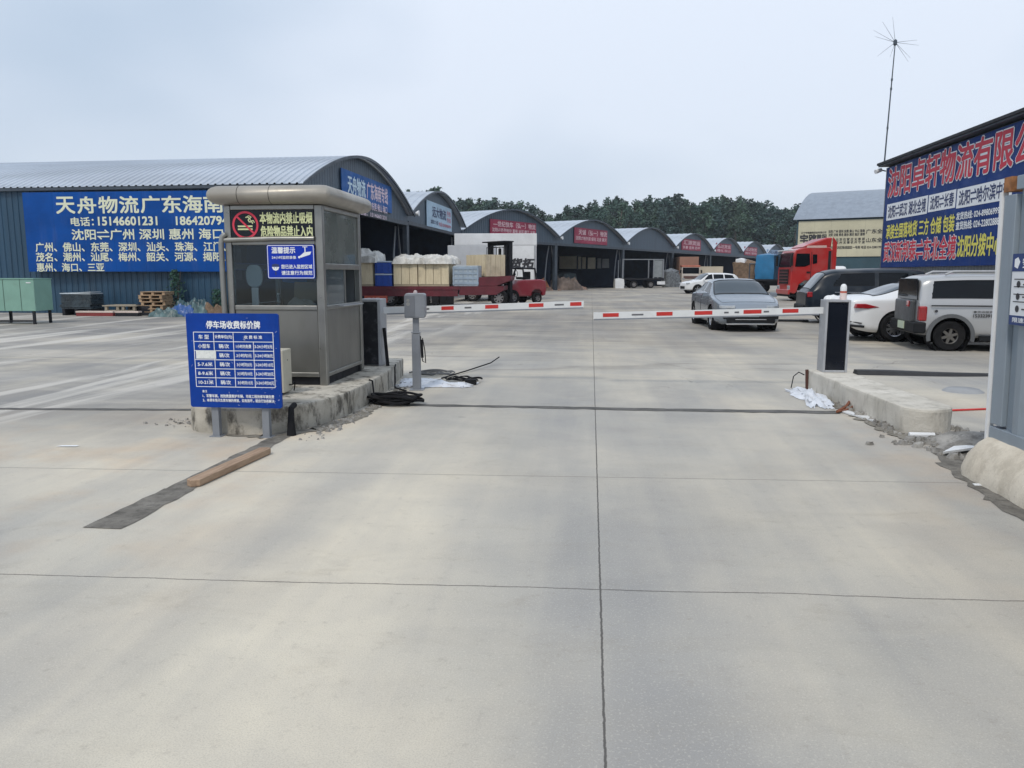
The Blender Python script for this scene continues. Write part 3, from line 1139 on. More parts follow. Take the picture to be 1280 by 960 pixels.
f = gb(A0, A_RZ)
q = f(424, 209.5, 488, 270)
x0, x1 = q[0], q[2]
zt, zb = onwall(424, 209.5, A0, A_RZ)[1], 4.85
wd = x1 - x0
sign('banner', 'blue banner with white and red characters on the gable of the nearest shed', 'banner', A0, A_RZ, (x0, zt), (x1, zb), 0.09, 0.04,
     banner('mid_blue_banner', (0.012, 0.1, 0.34), 2.0),
     [('天舟物流', (x0 + wd * 0.1, zt - 1.0, x0 + wd * 0.42, zt - 0.2), 0.03, 0), ('广东海南专线', (x0 + wd * 0.45, zt - 1.0, x0 + wd * 0.9, zt - 0.2), 0.03, 1),
      ('沈阳⇌广州 深圳 东莞 佛山 海口', (x0 + wd * 0.14, zt - 1.5, x0 + wd * 0.88, zt - 1.12), 0.03, 1),
      ('电话：15146601231', (x0 + wd * 0.3, zt - 1.84, x0 + wd * 0.86, zt - 1.6), 0.04, 1)],
     [flat('pale_blue_lettering', (0.6, 0.75, 0.85)), flat('faded_pink_lettering', (0.75, 0.6, 0.68))])

A2_RZ = math.atan2(A2[1] - A1[1], A2[0] - A1[0])
x0, zt = onwall(531.5, 249.5, A1, A2_RZ)
x1, zb = onwall(563.3, 290, A1, A2_RZ)
wd, hh = x1 - x0, zt - zb
sign('banner', 'pale blue banner with dark characters on the second shed along', 'banner', A1, A2_RZ, (x0, zt), (x1, zb), 0.09, 0.04, banner('pale_blue_banner', (0.42, 0.56, 0.68), 2.0, 0.1),
     [('远大物流', (x0 + wd * 0.2, zb + hh * 0.42, x0 + wd * 0.74, zb + hh * 0.84), 0.035, 0), ('沈阳⇌大连', (x0 + wd * 0.14, zb + hh * 0.14, x0 + wd * 0.42, zb + hh * 0.3), 0.03, 0),
      ('电话 024-89806999', (x0 + wd * 0.45, zb + hh * 0.12, x0 + wd * 0.95, zb + hh * 0.28), 0.03, 1), ('丹东', (x0 + wd * 0.78, zb + hh * 0.62, x0 + wd * 0.95, zb + hh * 0.84), 0.03, 1), ('专线', (x0 + wd * 0.78, zb + hh * 0.36, x0 + wd * 0.95, zb + hh * 0.56), 0.03, 1)],
     [m_navy_l, flat('faded_red_lettering', (0.55, 0.16, 0.22))])

m_rb = banner('faded_red_banner', (0.34, 0.045, 0.085), 2.0, 0.2)
RZ6 = R(64)
bann = [(0, 611.5, 273.5, 669, 299.5, 'wide faded red banner on the shed behind the big white box trailer', [('—世纪快车（弘一）物流', 0.06, 0.6, 0.98, 0.92), ('沈阳⇌齐齐哈尔 富裕 讷河 嫩江 北安', 0.04, 0.3, 0.97, 0.52), ('电话 024-22833297', 0.04, 0.03, 0.6, 0.2)]),
        (1, 717, 284, 758, 306.7, 'faded red banner on the shed above the scrap heap', [('天诚（弘一）物流', 0.12, 0.56, 0.98, 0.9), ('沈阳⇌哈尔滨 绥化 北安 黑河', 0.04, 0.22, 0.97, 0.46)]),
        (3, 851.5, 298, 875, 314, 'small red banner directly above the brown box truck', [('汇源货运', 0.1, 0.5, 0.95, 0.88), ('长春 吉林 四平', 0.06, 0.12, 0.95, 0.38)]),
        (4, 894.5, 303.5, 913, 317, 'small red banner on the second shed past the banner-less one', [('弘达货运', 0.1, 0.5, 0.95, 0.88), ('通化 白山', 0.06, 0.12, 0.95, 0.38)]),
        (5, 930, 308, 945.5, 320, 'smallest red banner, on the last red-bannered shed of the row', [('顺达物流', 0.1, 0.5, 0.95, 0.88), ('锦州 朝阳', 0.06, 0.12, 0.95, 0.38)]),
        (6, 958, 311.5, 972, 321, 'pale blue and white banner on a far shed beside the red tractor', [('远通', 0.1, 0.3, 0.95, 0.85)])]
for i, u0, v0, u1, v1, lab, tx in bann:
    a = ROW[i][0]
    rz = math.atan2(ROW[i][1][1] - a[1], ROW[i][1][0] - a[0])
    x0, zt = onwall(u0, v0, a, rz)
    x1, zb = onwall(u1, v1, a, rz)
    zb = max(zb, 4.42)
    wd, hh = x1 - x0, zt - zb
    blue = i == 6
    sign('banner', lab, 'banner', a, rz, (x0, zt), (x1, zb), 0.09, 0.04, M('pale_far_banner', (0.3, 0.42, 0.58), 0.5) if blue else m_rb,
         [(s, (x0 + wd * p, zb + hh * q, x0 + wd * r_, zb + hh * w_), 0.035, 0) for s, p, q, r_, w_ in tx], [m_navy_l if blue else m_pink_l])

# the giant blue sign on the hall at the right
HO, HRZ = (13.5, 38.1), R(-90)


def hw(u, v):
    return onwall(u, v, HO, HRZ)


def hbox(ul, vt, vb, ur):
    """left photo column with its top and bottom rows, right photo column"""
    a, b = hw(ul, vt), hw(ul, vb)
    return (a[0], b[1], hw(ur, vt)[0], a[1])


lines = []
b1 = hbox(1114, 212, 246.5, 1264.5)
ext = (b1[0], b1[1], b1[0] + (b1[2] - b1[0]) * 10 / 7.93, b1[3])
lines += [('沈阳卓轩物流有限公司', ext, 0.062, 0, -0.012, 2), ('沈阳卓轩物流有限公司', ext, 0.03, 1, -0.024, 1)]
wp = []
for ul, vt, vb, ur, s in ((1111, 255.8, 275.8, 1161.5, '沈阳⇌武汉 湖北全境'), (1163.5, 244.2, 265.3, 1197.3, '沈阳⇌长春'), (1199.3, 236.6, 260.5, 1268, '沈阳⇌哈尔滨中转')):
    q = hbox(ul, vt, vb, ur)
    wp.append(q)
    hgt = q[3] - q[1]
    lines.append((s, (q[0] + 0.18, q[1] + hgt * 0.13, q[2] - 0.15, q[3] - hgt * 0.12), 0.026, 2))
lines += [('承接全国落地货 三方 仓储 包装', hbox(1110.5, 281.4, 299, 1195.3), 0.03, 3),
          ('发货热线: 024-89806999', hbox(1198.2, 266, 275.2, 1252), 0.035, 4), ('查货热线: 024-22802888', hbox(1197.8, 277.5, 287.6, 1251.5), 0.035, 4)]
q = hbox(1108, 303, 327, 1198)
lines += [('武汉新邦泰⇌东北全境', q, 0.06, 0, -0.012, 2), ('武汉新邦泰⇌东北全境', q, 0.026, 1, -0.024, 1)]
q = hbox(1200.3, 295, 321, 1245.5)
lines.append(('沈阳分拨中心', (q[0], q[1], q[0] + (q[2] - q[0]) * 6 / 4.95, q[3]), 0.03, 3))
sign('wall_sign', 'giant blue sign with red white-edged and yellow characters on the right-hand hall', 'sign', HO, HRZ, (0.25, 6.38), (24.5, 1.88), 0.06, 0.05,
     banner('navy_banner', (0.005, 0.034, 0.17), 3.1), lines, [m_txtw, m_red_l, m_navy_l, m_yel_l, m_txtw], wp)

# cream sign on the far hall
def cw(u, v):
    return onwall(u, v, CO, CRZ)


def cbox(u0, v0, u1, v1):
    a, b = cw(u0, v0), cw(u1, v1)
    return (a[0], b[1], b[0], a[1])


p0 = (0.15, 5.62)
p1 = (12.0, cw(1040, 321)[1])
lines = [('宇路', cbox(1001, 293.5, 1021, 305.5), 0.055, 0), ('鹏翔', cbox(1021.5, 293, 1033, 302), 0.03, 0), ('辽宁宇路鹏翔货运有限公司', cbox(1002, 290, 1033, 291.8), 0.03, 0)]
for v, s in ((287.8, '沈阳 广州 深圳 东莞 佛山 中山 珠海'), (292, '沈阳 济南 青岛 烟台 潍坊 临沂 淄博'), (298, '天 津 北 京 石 家 庄 太 原 郑'), (301.8, '上 海 苏 州 无 锡 杭 州 宁 波')):
    lines.append((s, cbox(1036, v, 1081, v + 2.5), 0.03, 0))
lines += [('广东全境', cbox(1083, 286.7, 1110, 291.5), 0.03, 0), ('山东全境', cbox(1083, 297.5, 1110, 302.5), 0.03, 0), ('沈阳市于洪区物流园区一号库 电话 024-22801999', cbox(1034, 308, 1103, 310.5), 0.03, 0)]
sign('wall_sign', 'cream sign with dark lettering under the curved grey roof of the far hall', 'sign', CO, CRZ, p0, p1, 0.08, 0.06, banner('cream_board', (0.52, 0.49, 0.36), 1.2, 0.08), lines, [m_blk_l])

# ================================================================== GUARD BOOTH
BX, BY, BZ = -3.72, 9.59, 0.27
t = thing('guard_booth', 'stainless steel guard booth with rounded roof and a no-smoking display', 'booth', (BX, BY, BZ))
hx, hy = 0.6, 0.75
mb = MB()
mb.b2(-hx + 0.03, hx - 0.03, -hy + 0.05, -hy + 0.13, 0, 0.1)
mb.b2(-hx + 0.03, hx - 0.03, hy - 0.13, hy - 0.05, 0, 0.1)
for x in (-hx + 0.08, 0, hx - 0.08):
    mb.b2(x - 0.04, x + 0.04, -hy + 0.132, hy - 0.132, 0, 0.09)
mb.b2(-hx + 0.02, hx - 0.02, -hy + 0.04, hy - 0.04, 0.1, 0.14)
mb.build('base_frame', m_blk, t)
for x, y in ((hx - 0.045, -hy + 0.045), (hx - 0.04, hy - 0.04), (-hx + 0.04, hy - 0.04), (-hx + 0.04, -hy + 0.04)):
    mb = MB()
    near = x > 0 and y < 0
    wx = 0.055 if near else 0.04
    mb.b2(x - wx, x + 0.04, y - 0.04, y + 0.04, 0.0 if near else 0.02, 2.125)
    mb.build('corner_post', m_steel2, t, bevel=0.012, smooth=False)
# lower panels (front, right, left, back)
mb = MB()
for q in ((-hx + 0.085, hx - 0.105, -hy + 0.02, -hy + 0.05, 0.15, 0.9), (hx - 0.05, hx - 0.02, -hy + 0.09, hy - 0.085, 0.15, 0.9),
          (-hx + 0.02, -hx + 0.05, -hy + 0.09, hy - 0.085, 0.15, 0.9), (-hx + 0.085, hx - 0.085, hy - 0.05, hy - 0.02, 0.15, 2.1)):
    mb = MB()
    mb.b2(*q)
    mb.build('wall_panel', m_steel, t, bevel=0.004)
# rails
rails = [(-hx + 0.083, hx - 0.103, -hy + 0.005, -hy + 0.07, z0, z1) for z0, z1 in ((0.1, 0.155), (0.9, 0.955), (1.665, 1.73), (2.07, 2.125))]
for z0, z1 in ((0.1, 0.15), (0.9, 0.955), (1.38, 1.45), (2.07, 2.125)):
    rails += [(hx - 0.07, hx - 0.005, -hy + 0.088, hy - 0.083, z0, z1), (-hx + 0.005, -hx + 0.07, -hy + 0.088, hy - 0.083, z0, z1)]
for q in rails:
    mb = MB()
    mb.b2(*q)
    mb.build('rail', m_steel2, t, bevel=0.008)
# bowed tube at the left of the bay window
mb = MB()
mb.tube([(-hx + 0.02, -hy - 0.01, 1.79), (-hx - 0.015, -hy - 0.025, 1.76), (-hx - 0.03, -hy - 0.03, 1.68), (-hx - 0.032, -hy - 0.03, 1.2), (-hx - 0.026, -hy - 0.03, 0.7), (-hx - 0.0, -hy - 0.02, 0.3)], 0.032, 10)
mb.tube([(-hx + 0.0, -hy - 0.012, 1.72), (0, -hy - 0.02, 1.735), (hx - 0.1, -hy - 0.012, 1.735)], 0.03, 10)
mb.build('window_tube', m_steel2, t, smooth=True)
# display above the window
mb = MB()
mb.b2(-hx + 0.085, hx - 0.105, -hy + 0.005, -hy + 0.06, 1.735, 2.066)
disp = mb.build('display_board', m_black, t)
m_led = flat('display_lettering', (0.52, 0.55, 0.30), 0.5, 0.12)
m_rring = flat('no_smoking_red', (0.5, 0.03, 0.06), 0.5, 0.12)
mb = MB()
z0, z1, xa, xb = 1.74, 2.06, -hx + 0.09, hx - 0.11
y = -hy + 0.002
write(mb, '本物流内禁止吸烟', (-0.155, 1.91, xb - 0.015, 2.04), y, 0.03)
write(mb, '危险物品禁止入内', (-0.15, 1.755, xb - 0.015, 1.885), y, 0.03)
# cigarette and smoke
rect(mb, -0.43, 1.872, -0.25, 1.89, y)
rect(mb, -0.43, 1.838, -0.25, 1.856, y)
sm = [(-0.245, 1.91), (-0.255, 1.935), (-0.285, 1.93), (-0.3, 1.955), (-0.28, 1.975), (-0.31, 1.99), (-0.33, 1.98)]
stroke(mb, sm, 0.012, y)
stroke(mb, [(p[0] + 0.022, p[1] + 0.012) for p in sm], 0.009, y - 0.003)
mb.build('lettering', m_led, disp)
mb = MB()
ring(mb, (-0.335, 1.895), 0.135, 0.16, y - 0.002, 40)
stroke(mb, [(-0.43, 1.99), (-0.235, 1.80)], 0.022, y - 0.004)
mb.build('no_smoking_symbol', m_rring, disp)
# glazing
mb = MB()
mb.b2(-hx + 0.085, hx - 0.105, -hy + 0.03, -hy + 0.036, 0.957, 1.663)
mb.build('front_window', m_glass, t)
mb = MB()
mb.b2(hx - 0.04, hx - 0.034, -hy + 0.09, hy - 0.085, 1.452, 2.068)
mb.build('upper_side_window', m_glass2, t)
mb = MB()
mb.b2(hx - 0.046, hx - 0.04, -hy + 0.09, 0.12, 0.957, 1.378)
sw = mb.build('sliding_window', m_glass3, t)
mb = MB()
mb.b2(hx - 0.055, hx - 0.03, 0.105, 0.135, 0.957, 1.378)
mb.build('window_stile', m_steel2, sw)
mb = MB()
mb.b2(hx - 0.005, hx + 0.06, -0.25, 0.6, 0.925, 0.94)
mb.build('counter_ledge', m_grey2, t)
mb = MB()
mb.b2(-hx + 0.034, -hx + 0.04, -hy + 0.09, hy - 0.085, 0.957, 1.378)
mb.build('left_window', m_glass, t)
mb = MB()
mb.b2(-hx + 0.034, -hx + 0.04, -hy + 0.09, hy - 0.085, 1.452, 2.068)
mb.build('upper_left_window', m_glass, t)
# roof with fully rounded edge
mb = MB()
rx0, rx1, ry0, ry1 = -0.74, 0.745, -0.9, 0.86
prof = []
zc, rad = 2.235, 0.105
rows = []
for k in range(11):
    a = -math.pi / 2 + math.pi * k / 10
    rows.append((rad - rad * math.cos(a), zc + rad * math.sin(a)))
vs = []
for ins, z in [(0.35, zc - rad + 0.004)] + rows + [(0.4, zc + rad + 0.012)]:
    ex0, ex1, ey0, ey1 = rx0 + ins, rx1 - ins, ry0 + ins, ry1 - ins
    c = 0.035
    for px, py in ((ex0 + c, ey0), (ex1 - c, ey0), (ex1, ey0 + c), (ex1, ey1 - c), (ex1 - c, ey1), (ex0 + c, ey1), (ex0, ey1 - c), (ex0, ey0 + c)):
        vs.append((px, py, z))
nr = len(rows) + 2
mb.add(vs, [(i * 8 + k, i * 8 + (k + 1) % 8, (i + 1) * 8 + (k + 1) % 8, (i + 1) * 8 + k) for i in range(nr - 1) for k in range(8)] + [tuple((nr - 1) * 8 + k for k in range(8)), tuple(range(7, -1, -1))])
rf = mb.build('roof', m_roofcl, t, smooth=True)
mb = MB()
for x in (-0.36, 0.02):
    pts = [(x, ry0 + ins - 0.001, z) for ins, z in rows]
    mb.tube(pts, 0.003, 4)
mb.build('panel_seam', m_blk, rf)
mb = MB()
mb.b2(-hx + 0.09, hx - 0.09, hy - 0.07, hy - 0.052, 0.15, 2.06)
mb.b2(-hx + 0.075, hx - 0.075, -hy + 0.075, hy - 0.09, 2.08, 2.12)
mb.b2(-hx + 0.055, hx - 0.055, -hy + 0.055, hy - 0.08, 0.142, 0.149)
mb.build('shade_lining', M('booth_shade', (0.09, 0.1, 0.105), 0.7, 0, 0.2), t)  # dark sheets added to shade the inside of the booth
# desk inside
mb = MB()
mb.b2(-hx + 0.06, hx - 0.11, -hy + 0.08, -hy + 0.42, 0.86, 0.89)
mb.build('counter_top', M('worn_desk', (0.12, 0.11, 0.1), 0.6), t)

# things inside the booth
m_chair = M('pale_blue_plastic', (0.5, 0.56, 0.58), 0.45)
t = thing('counter_stand', 'pale oval plate on a white stem standing on the booth counter', 'stand', (BX - 0.37, BY - 0.5, BZ + 0.892), 0)
mb = MB()
pts = [(0.105 * (abs(math.cos(a)) ** 0.7) * (1 if math.cos(a) >= 0 else -1), 0.41 + 0.135 * (abs(math.sin(a)) ** 0.8) * (1 if math.sin(a) >= 0 else -1)) for a in [2 * math.pi * k / 28 for k in range(28)]]
mb.prism(pts, 0.0, 0.03, 'Y')
mb.build('oval_plate', m_chair, t, bevel=0.008)
mb = MB()
mb.b2(-0.042, 0.042, 0.004, 0.026, 0.02, 0.27)
mb.build('stem', m_white, t)
mb = MB()
mb.lathe([(0.08, 0), (0.08, 0.012), (0.03, 0.02)], n=20)
mb.build('foot', m_white, t)

m_bottle = glass('bottle_plastic', (0.85, 0.9, 0.9), 0.1)
t = thing('water_bottle', 'clear plastic bottle on the counter inside the booth', 'bottle', (BX - 0.06, BY - hy + 0.22, BZ + 0.89))
mb = MB()
mb.lathe([(0.03, 0), (0.034, 0.01), (0.034, 0.07), (0.031, 0.08), (0.034, 0.09), (0.034, 0.13), (0.013, 0.17), (0.013, 0.185)], n=16)
mb.build('bottle_body', m_bottle, t, smooth=True)
mb = MB()
mb.lathe([(0.016, 0.186), (0.016, 0.205)], n=14)
mb.build('cap', m_white, t)

mb = MB()
mb.box((BX + 0.28, BY - 0.32, BZ + 1.05), (0.45, 0.02, 0.36), rx=R(-12))
tag(mb.build('cardboard_sheet', M('cardboard', (0.32, 0.27, 0.2), 0.85)), 'brown cardboard sheet leaning inside the booth behind the pillow', 'cardboard')


def crumple(name, c, size, m, seed, rough=0.35, nx=26, ny=18, fold=3.0, fl=0.5, sq=False, ed=0.16):
    """crumpled cloth or film lying in a heap"""
    mb = MB()
    vs = []
    for j in range(ny + 1):
        for i in range(nx + 1):
            a, b = i / nx * 2 - 1, j / ny * 2 - 1
            e = (1 - abs(a) ** 8) * (1 - abs(b) ** 8) if sq else max(0.0, 1 - (abs(a) ** 2.2 + abs(b) ** 2.2))
            k = noise.noise(Vector((a * fold * 0.6 + seed, b * fold * 0.6, seed * 1.7))) + 0.35 * abs(noise.noise(Vector((a * fold * 1.6, b * fold * 1.6 + seed, 3.1)))) + 0.16 * noise.noise(Vector((a * fold * 4 + b * 3, b * fold * 4 + seed, 3.1))) - 0.25 * abs(noise.noise(Vector(((a + b) * fold * 1.3, (a - b) * fold * 0.5 + seed, 7.1))))
            edge = 1 + ed * noise.noise(Vector((a * 2 + seed * 3, b * 2, 9))) + ed * 0.5 * noise.noise(Vector((a * 6 + seed * 3, b * 6, 4)))
            z = max(0.0, (e ** fl) * (0.75 + rough * k * 1.4)) if e > 0 else 0
            vs.append((c[0] + a * size[0] / 2 * edge, c[1] + b * size[1] / 2 * edge, c[2] + 0.006 + z * size[2]))
    mb.add(vs, [(j * (nx + 1) + i, j * (nx + 1) + i + 1, (j + 1) * (nx + 1) + i + 1, (j + 1) * (nx + 1) + i) for j in range(ny) for i in range(nx)])
    return mb.build(name, m, smooth=True)


tag(crumple('pillow', (BX + 0.24, BY - hy + 0.22, BZ + 0.887), (0.44, 0.24, 0.16), M('grey_beige_cloth', (0.42, 0.39, 0.34), 0.9), 2.3), 'crumpled grey beige pillow on the counter inside the booth', 'pillow')

mb = MB()
rr = random.Random(8)
vs = []
for j in range(13):
    for i in range(9):
        a, b = i / 8 * 2 - 1, j / 12
        vs.append((a * (0.13 + 0.05 * b) + 0.01 * rr.uniform(-1, 1), -0.03 - 0.04 * math.cos(a * 1.5) - 0.02 * noise.noise(Vector((a * 3, b * 2, 5))), -0.55 * b + 0.02 * abs(a)))
mb.add(vs, [(j * 9 + i, j * 9 + i + 1, (j + 1) * 9 + i + 1, (j + 1) * 9 + i) for j in range(12) for i in range(8)])
o = mb.build('jacket', M('blue_cloth', (0.03, 0.16, 0.42), 0.8, 0, 0.2), smooth=True)
o.location = (BX - 0.3, BY + 0.655, BZ + 1.75)
tag(o, 'blue jacket hanging on the back wall inside the guard booth', 'jacket')
mb = MB()
mb.b2(-0.15, 0.15, -0.004, 0.0, 0, 0.42)
o = mb.build('paper_sheet', m_white)
o.location = (BX + 0.1, BY + 0.675, BZ + 1.25)
tag(o, 'white paper sheet pinned to the back wall inside the booth', 'paper')

# blue notice hung over the front window
nx0, nx1, nz0, nz1 = -0.075, hx - 0.1, 1.27, 1.665
t = thing('notice_board', 'blue camera surveillance notice hanging on the booth window', 'notice', (BX + nx0, BY - hy - 0.03, BZ + nz0))
W_, H_ = nx1 - nx0, nz1 - nz0
mb = MB()


def rrect(x0, z0, x1, z1, r, n=5):
    out = []
    for cx, cz, a0 in ((x1 - r, z0 + r, -90), (x1 - r, z1 - r, 0), (x0 + r, z1 - r, 90), (x0 + r, z0 + r, 180)):
        out += arc_pts((cx, cz), r, a0, a0 + 90, n)
    return out


mb.prism(rrect(0, 0, W_, H_, 0.02), 0, 0.012, 'Y')
mb.build('board', M('notice_blue', (0.006, 0.035, 0.40), 0.4, 0, 0.05, spec=0.2), t)
mb = MB()
o_, i_ = rrect(0.006, 0.006, W_ - 0.006, H_ - 0.006, 0.016), rrect(0.013, 0.013, W_ - 0.013, H_ - 0.013, 0.012)
n = len(o_)
mb.add([(p[0], -0.002, p[1]) for p in o_] + [(p[0], -0.002, p[1]) for p in i_], [(k, (k + 1) % n, n + (k + 1) % n, n + k) for k in range(n)])
mb.build('border_line', m_txtw, t)
mb = MB()
write(mb, '温馨提示', (0.06, H_ - 0.1, 0.345, H_ - 0.028), -0.002, 0.035)
write(mb, '24小时监控录像', (0.06, H_ - 0.165, 0.355, H_ - 0.13), -0.002, 0.025)
write(mb, '您已进入监控区域', (0.17, 0.118, W_ - 0.03, 0.165), -0.002, 0.03)
write(mb, '请注意行为规范', (0.17, 0.045, W_ - 0.03, 0.093), -0.002, 0.03)
mb.build('lettering', m_txtw, t)
mb = MB()
cx, cz = W_ - 0.11, H_ - 0.1
rect(mb, cx - 0.03, cz + 0.07, cx + 0.03, cz + 0.078, -0.002)
rect(mb, cx - 0.006, cz + 0.01, cx + 0.006, cz + 0.07, -0.002)
mb.add([(cx - 0.07, -0.002, cz - 0.035), (cx - 0.05, -0.002, cz - 0.05), (cx + 0.06, -0.002, cz - 0.015), (cx + 0.075, -0.002, cz + 0.02), (cx - 0.01, -0.002, cz + 0.012)], [(0, 1, 2, 3, 4)])
disc(mb, (cx - 0.072, cz - 0.045), 0.014, -0.0025)
# officer's head: cap and face
hx_, hz_ = 0.1, 0.135
mb.add([(hx_ - 0.045, -0.002, hz_ + 0.002), (hx_ + 0.045, -0.002, hz_ + 0.002), (hx_ + 0.03, -0.002, hz_ - 0.03), (hx_, -0.002, hz_ - 0.042), (hx_ - 0.03, -0.002, hz_ - 0.03)], [(0, 1, 2, 3, 4)])
mb.build('pictogram', m_txtw, t)
mb = MB()
mb.add([(hx_ - 0.04, -0.003, hz_ + 0.006), (hx_ + 0.04, -0.003, hz_ + 0.006), (hx_ + 0.045, -0.003, hz_ + 0.03), (hx_, -0.003, hz_ + 0.042), (hx_ - 0.045, -0.003, hz_ + 0.03)], [(0, 1, 2, 3, 4)])
rect(mb, hx_ - 0.008, 0.045, hx_ + 0.008, 0.085, -0.002)
for s in (-1, 1):
    rect(mb, hx_ + s * 0.015 - 0.007, hz_ - 0.012, hx_ + s * 0.015 + 0.007, hz_ - 0.006, -0.003)
mb.build('cap_pictogram', m_navy_l, t)

# outdoor air-conditioner unit on the island
t = thing('air_conditioner', 'yellowed air conditioner outdoor unit behind the price board', 'air conditioner', (-3.72, 8.16, 0.272), R(2))
mb = MB()
mb.b2(-0.38, 0.38, -0.13, 0.13, 0.025, 0.5)
mb.build('casing', M('yellowed_plastic', (0.5, 0.47, 0.38), 0.5, 0, 0.06, 3, 0.35, (0.3, 0.27, 0.2)), t, bevel=0.012)
mb = MB()
for x in (-0.28, 0.28):
    mb.b2(x - 0.03, x + 0.03, -0.14, 0.14, 0.0, 0.026)
mb.build('foot_rail', m_blk, t)
mb = MB()
ring(mb, (-0.1, 0.26), 0.05, 0.19, -0.1335, 30)
mb.build('fan_grille', m_blk, t)
mb = MB()
mb.tube([(0.382, 0.02, 0.1), (0.42, 0.03, 0.1), (0.43, 0.06, 0.14), (0.42, 0.1, 0.1), (0.4, 0.12, 0.02)], 0.007, 6)
mb.build('pipe', m_dark, t, smooth=True)
mb = MB()
disc(mb, (0.0, 0.0), 0.01, 0)
mb.v = [(0.3815, p[0], p[2] + 0.38) for p in mb.v]
mb.build('screw_hole', m_blk, t)

# ------------------------------------------------------------------ price board in front of the island
t = thing('price_board', 'blue parking price board with a white table on two grey posts', 'notice board', (-3.44, 7.1, 0), R(0))
BW, BH = 0.93, 0.92
mb = MB()
mb.prism(rrect(-BW / 2, 0.3, BW / 2, 0.3 + BH, 0.025), 0, 0.025, 'Y')
bd = mb.build('board', m_bluesign, t)
for x in (-0.235, 0.28):
    mb = MB()
    mb.b2(x - 0.035, x + 0.035, 0.028, 0.085, 0, 1.15)
    mb.b2(x - 0.06, x + 0.06, 0.0, 0.11, 0, 0.008)
    mb.build('post', m_grey, t)
y = -0.002
fx = lambda u: -BW / 2 + (u - 60) / 685 * BW           # from the enlarged photo of the board
fz = lambda v: 0.3 + BH - (v - 45) / 675 * BH
mb = MB()
xs = [fx(112), fx(262), fx(408), fx(555), fx(702)]
zs = [fz(178), fz(245), fz(310), fz(375), fz(440), fz(505), fz(570)]
lw = 0.006
for z in zs:
    rect(mb, xs[0], z - lw / 2, xs[4], z + lw / 2, y)
for i, x in enumerate(xs):
    rect(mb, x - lw / 2, zs[6], x + lw / 2, zs[1] if i == 3 else zs[0], y - 0.0004)
mb.build('table_lines', m_txtw, bd)
mb = MB()
write(mb, '停车场收费标价牌', (fx(212), fz(152), fx(610), fz(98)), y, 0.035)


def cell(c0, c1, r, s, hk=0.46, wk=None):
    x0, x1, z1, z0 = xs[c0], xs[c1], zs[r], zs[r + 1]
    hgt = (z1 - z0) * hk
    wd = min((x1 - x0) * 0.88, hgt * 0.98 * sum(1.0 if ord(ch) > 255 else 0.55 for ch in s)) if wk is None else (x1 - x0) * wk
    cx, cz = (x0 + x1) / 2, (z0 + z1) / 2
    write(mb, s, (cx - wd / 2, cz - hgt / 2, cx + wd / 2, cz + hgt / 2), y, 0.025)


cell(0, 1, 0, '车 型')
cell(1, 2, 0, '计费单位(元)', 0.42)
cell(2, 4, 0, '收 费 标 准', 0.36, 0.45)
for r, (a, b, c, d) in enumerate([('小型车', '辆/次', '1小时内免费', '3-24小时5元'), ('', '辆/次', '3小时内3元', '3-24小时8元'), ('5-7.6米', '辆/次', '3小时内5元', '3-24小时10元'), ('8-9.6米', '辆/次', '3小时内10元', '3-24小时20元'), ('10-21米', '辆/次', '3小时内15元', '3-24小时30元')]):
    if a:
        cell(0, 1, r + 1, a)
    cell(1, 2, r + 1, b)
    cell(2, 3, r + 1, c, 0.4, 0.76)
    cell(3, 4, r + 1, d, 0.4, 0.9)
write(mb, '备注', (fx(155), fz(612), fx(190), fz(594)), y, 0.02)
write(mb, '1、军警车辆、抢险救援救护车辆、市政工程抢修车辆免费', (fx(155), fz(648), fx(690), fz(624)), y, 0.025)
write(mb, '2、本停车场只负责车辆的停放，如有损坏，请自行协商解决', (fx(155), fz(680), fx(690), fz(656)), y, 0.025)
mb.build('lettering', m_txtw, bd)
mb = MB()
rect(mb, fx(124), fz(368), fx(274), fz(308), y - 0.004)
mb.build('white_sticker', M('peeling_sticker', (0.7, 0.72, 0.7), 0.7, 0, 0.05, 30, 0.55, (0.12, 0.14, 0.2)), bd)
mb = MB()
rr = random.Random(5)
for k in range(46):
    px, pz = rr.uniform(-0.44, 0.44), rr.uniform(0.31, 1.2)
    if rr.random() < 0.5:
        px = rr.choice((rr.uniform(0.38, 0.455), rr.uniform(0.2, 0.46)))
        pz = rr.uniform(0.31, 0.55) if rr.random() < 0.6 else pz
    a, ln = rr.uniform(0, 6.28), rr.uniform(0.004, 0.028)
    stroke(mb, [(px, pz), (px + ln * math.cos(a), pz + ln * math.sin(a))], rr.uniform(0.0015, 0.004), y - 0.006)
mb.build('scratch', flat('scratched_paint', (0.4, 0.45, 0.6)), bd)
# black drain strip on the island behind the right-hand post
mb = MB()
mb.tube([(-2.955, 7.26, 0.0), (-2.955, 7.262, 0.15), (-2.96, 7.29, 0.27), (-2.97, 7.4, 0.285)], [0.05, 0.035, 0.03, 0.03], 8)
tag(mb.build('rubber_pipe', m_dark), 'black rubber pipe hanging down the island front beside the price board', 'pipe')

# ================================================================== GATE EQUIPMENT
m_armw = M('arm_white', (0.66, 0.67, 0.67), 0.4, 0, 0.05, 3, 0.15, (0.4, 0.38, 0.36))
m_armr = M('arm_red', (0.5, 0.025, 0.02), 0.45, 0, 0.1, 5)
m_armd = M('arm_print', (0.1, 0.1, 0.11), 0.5)


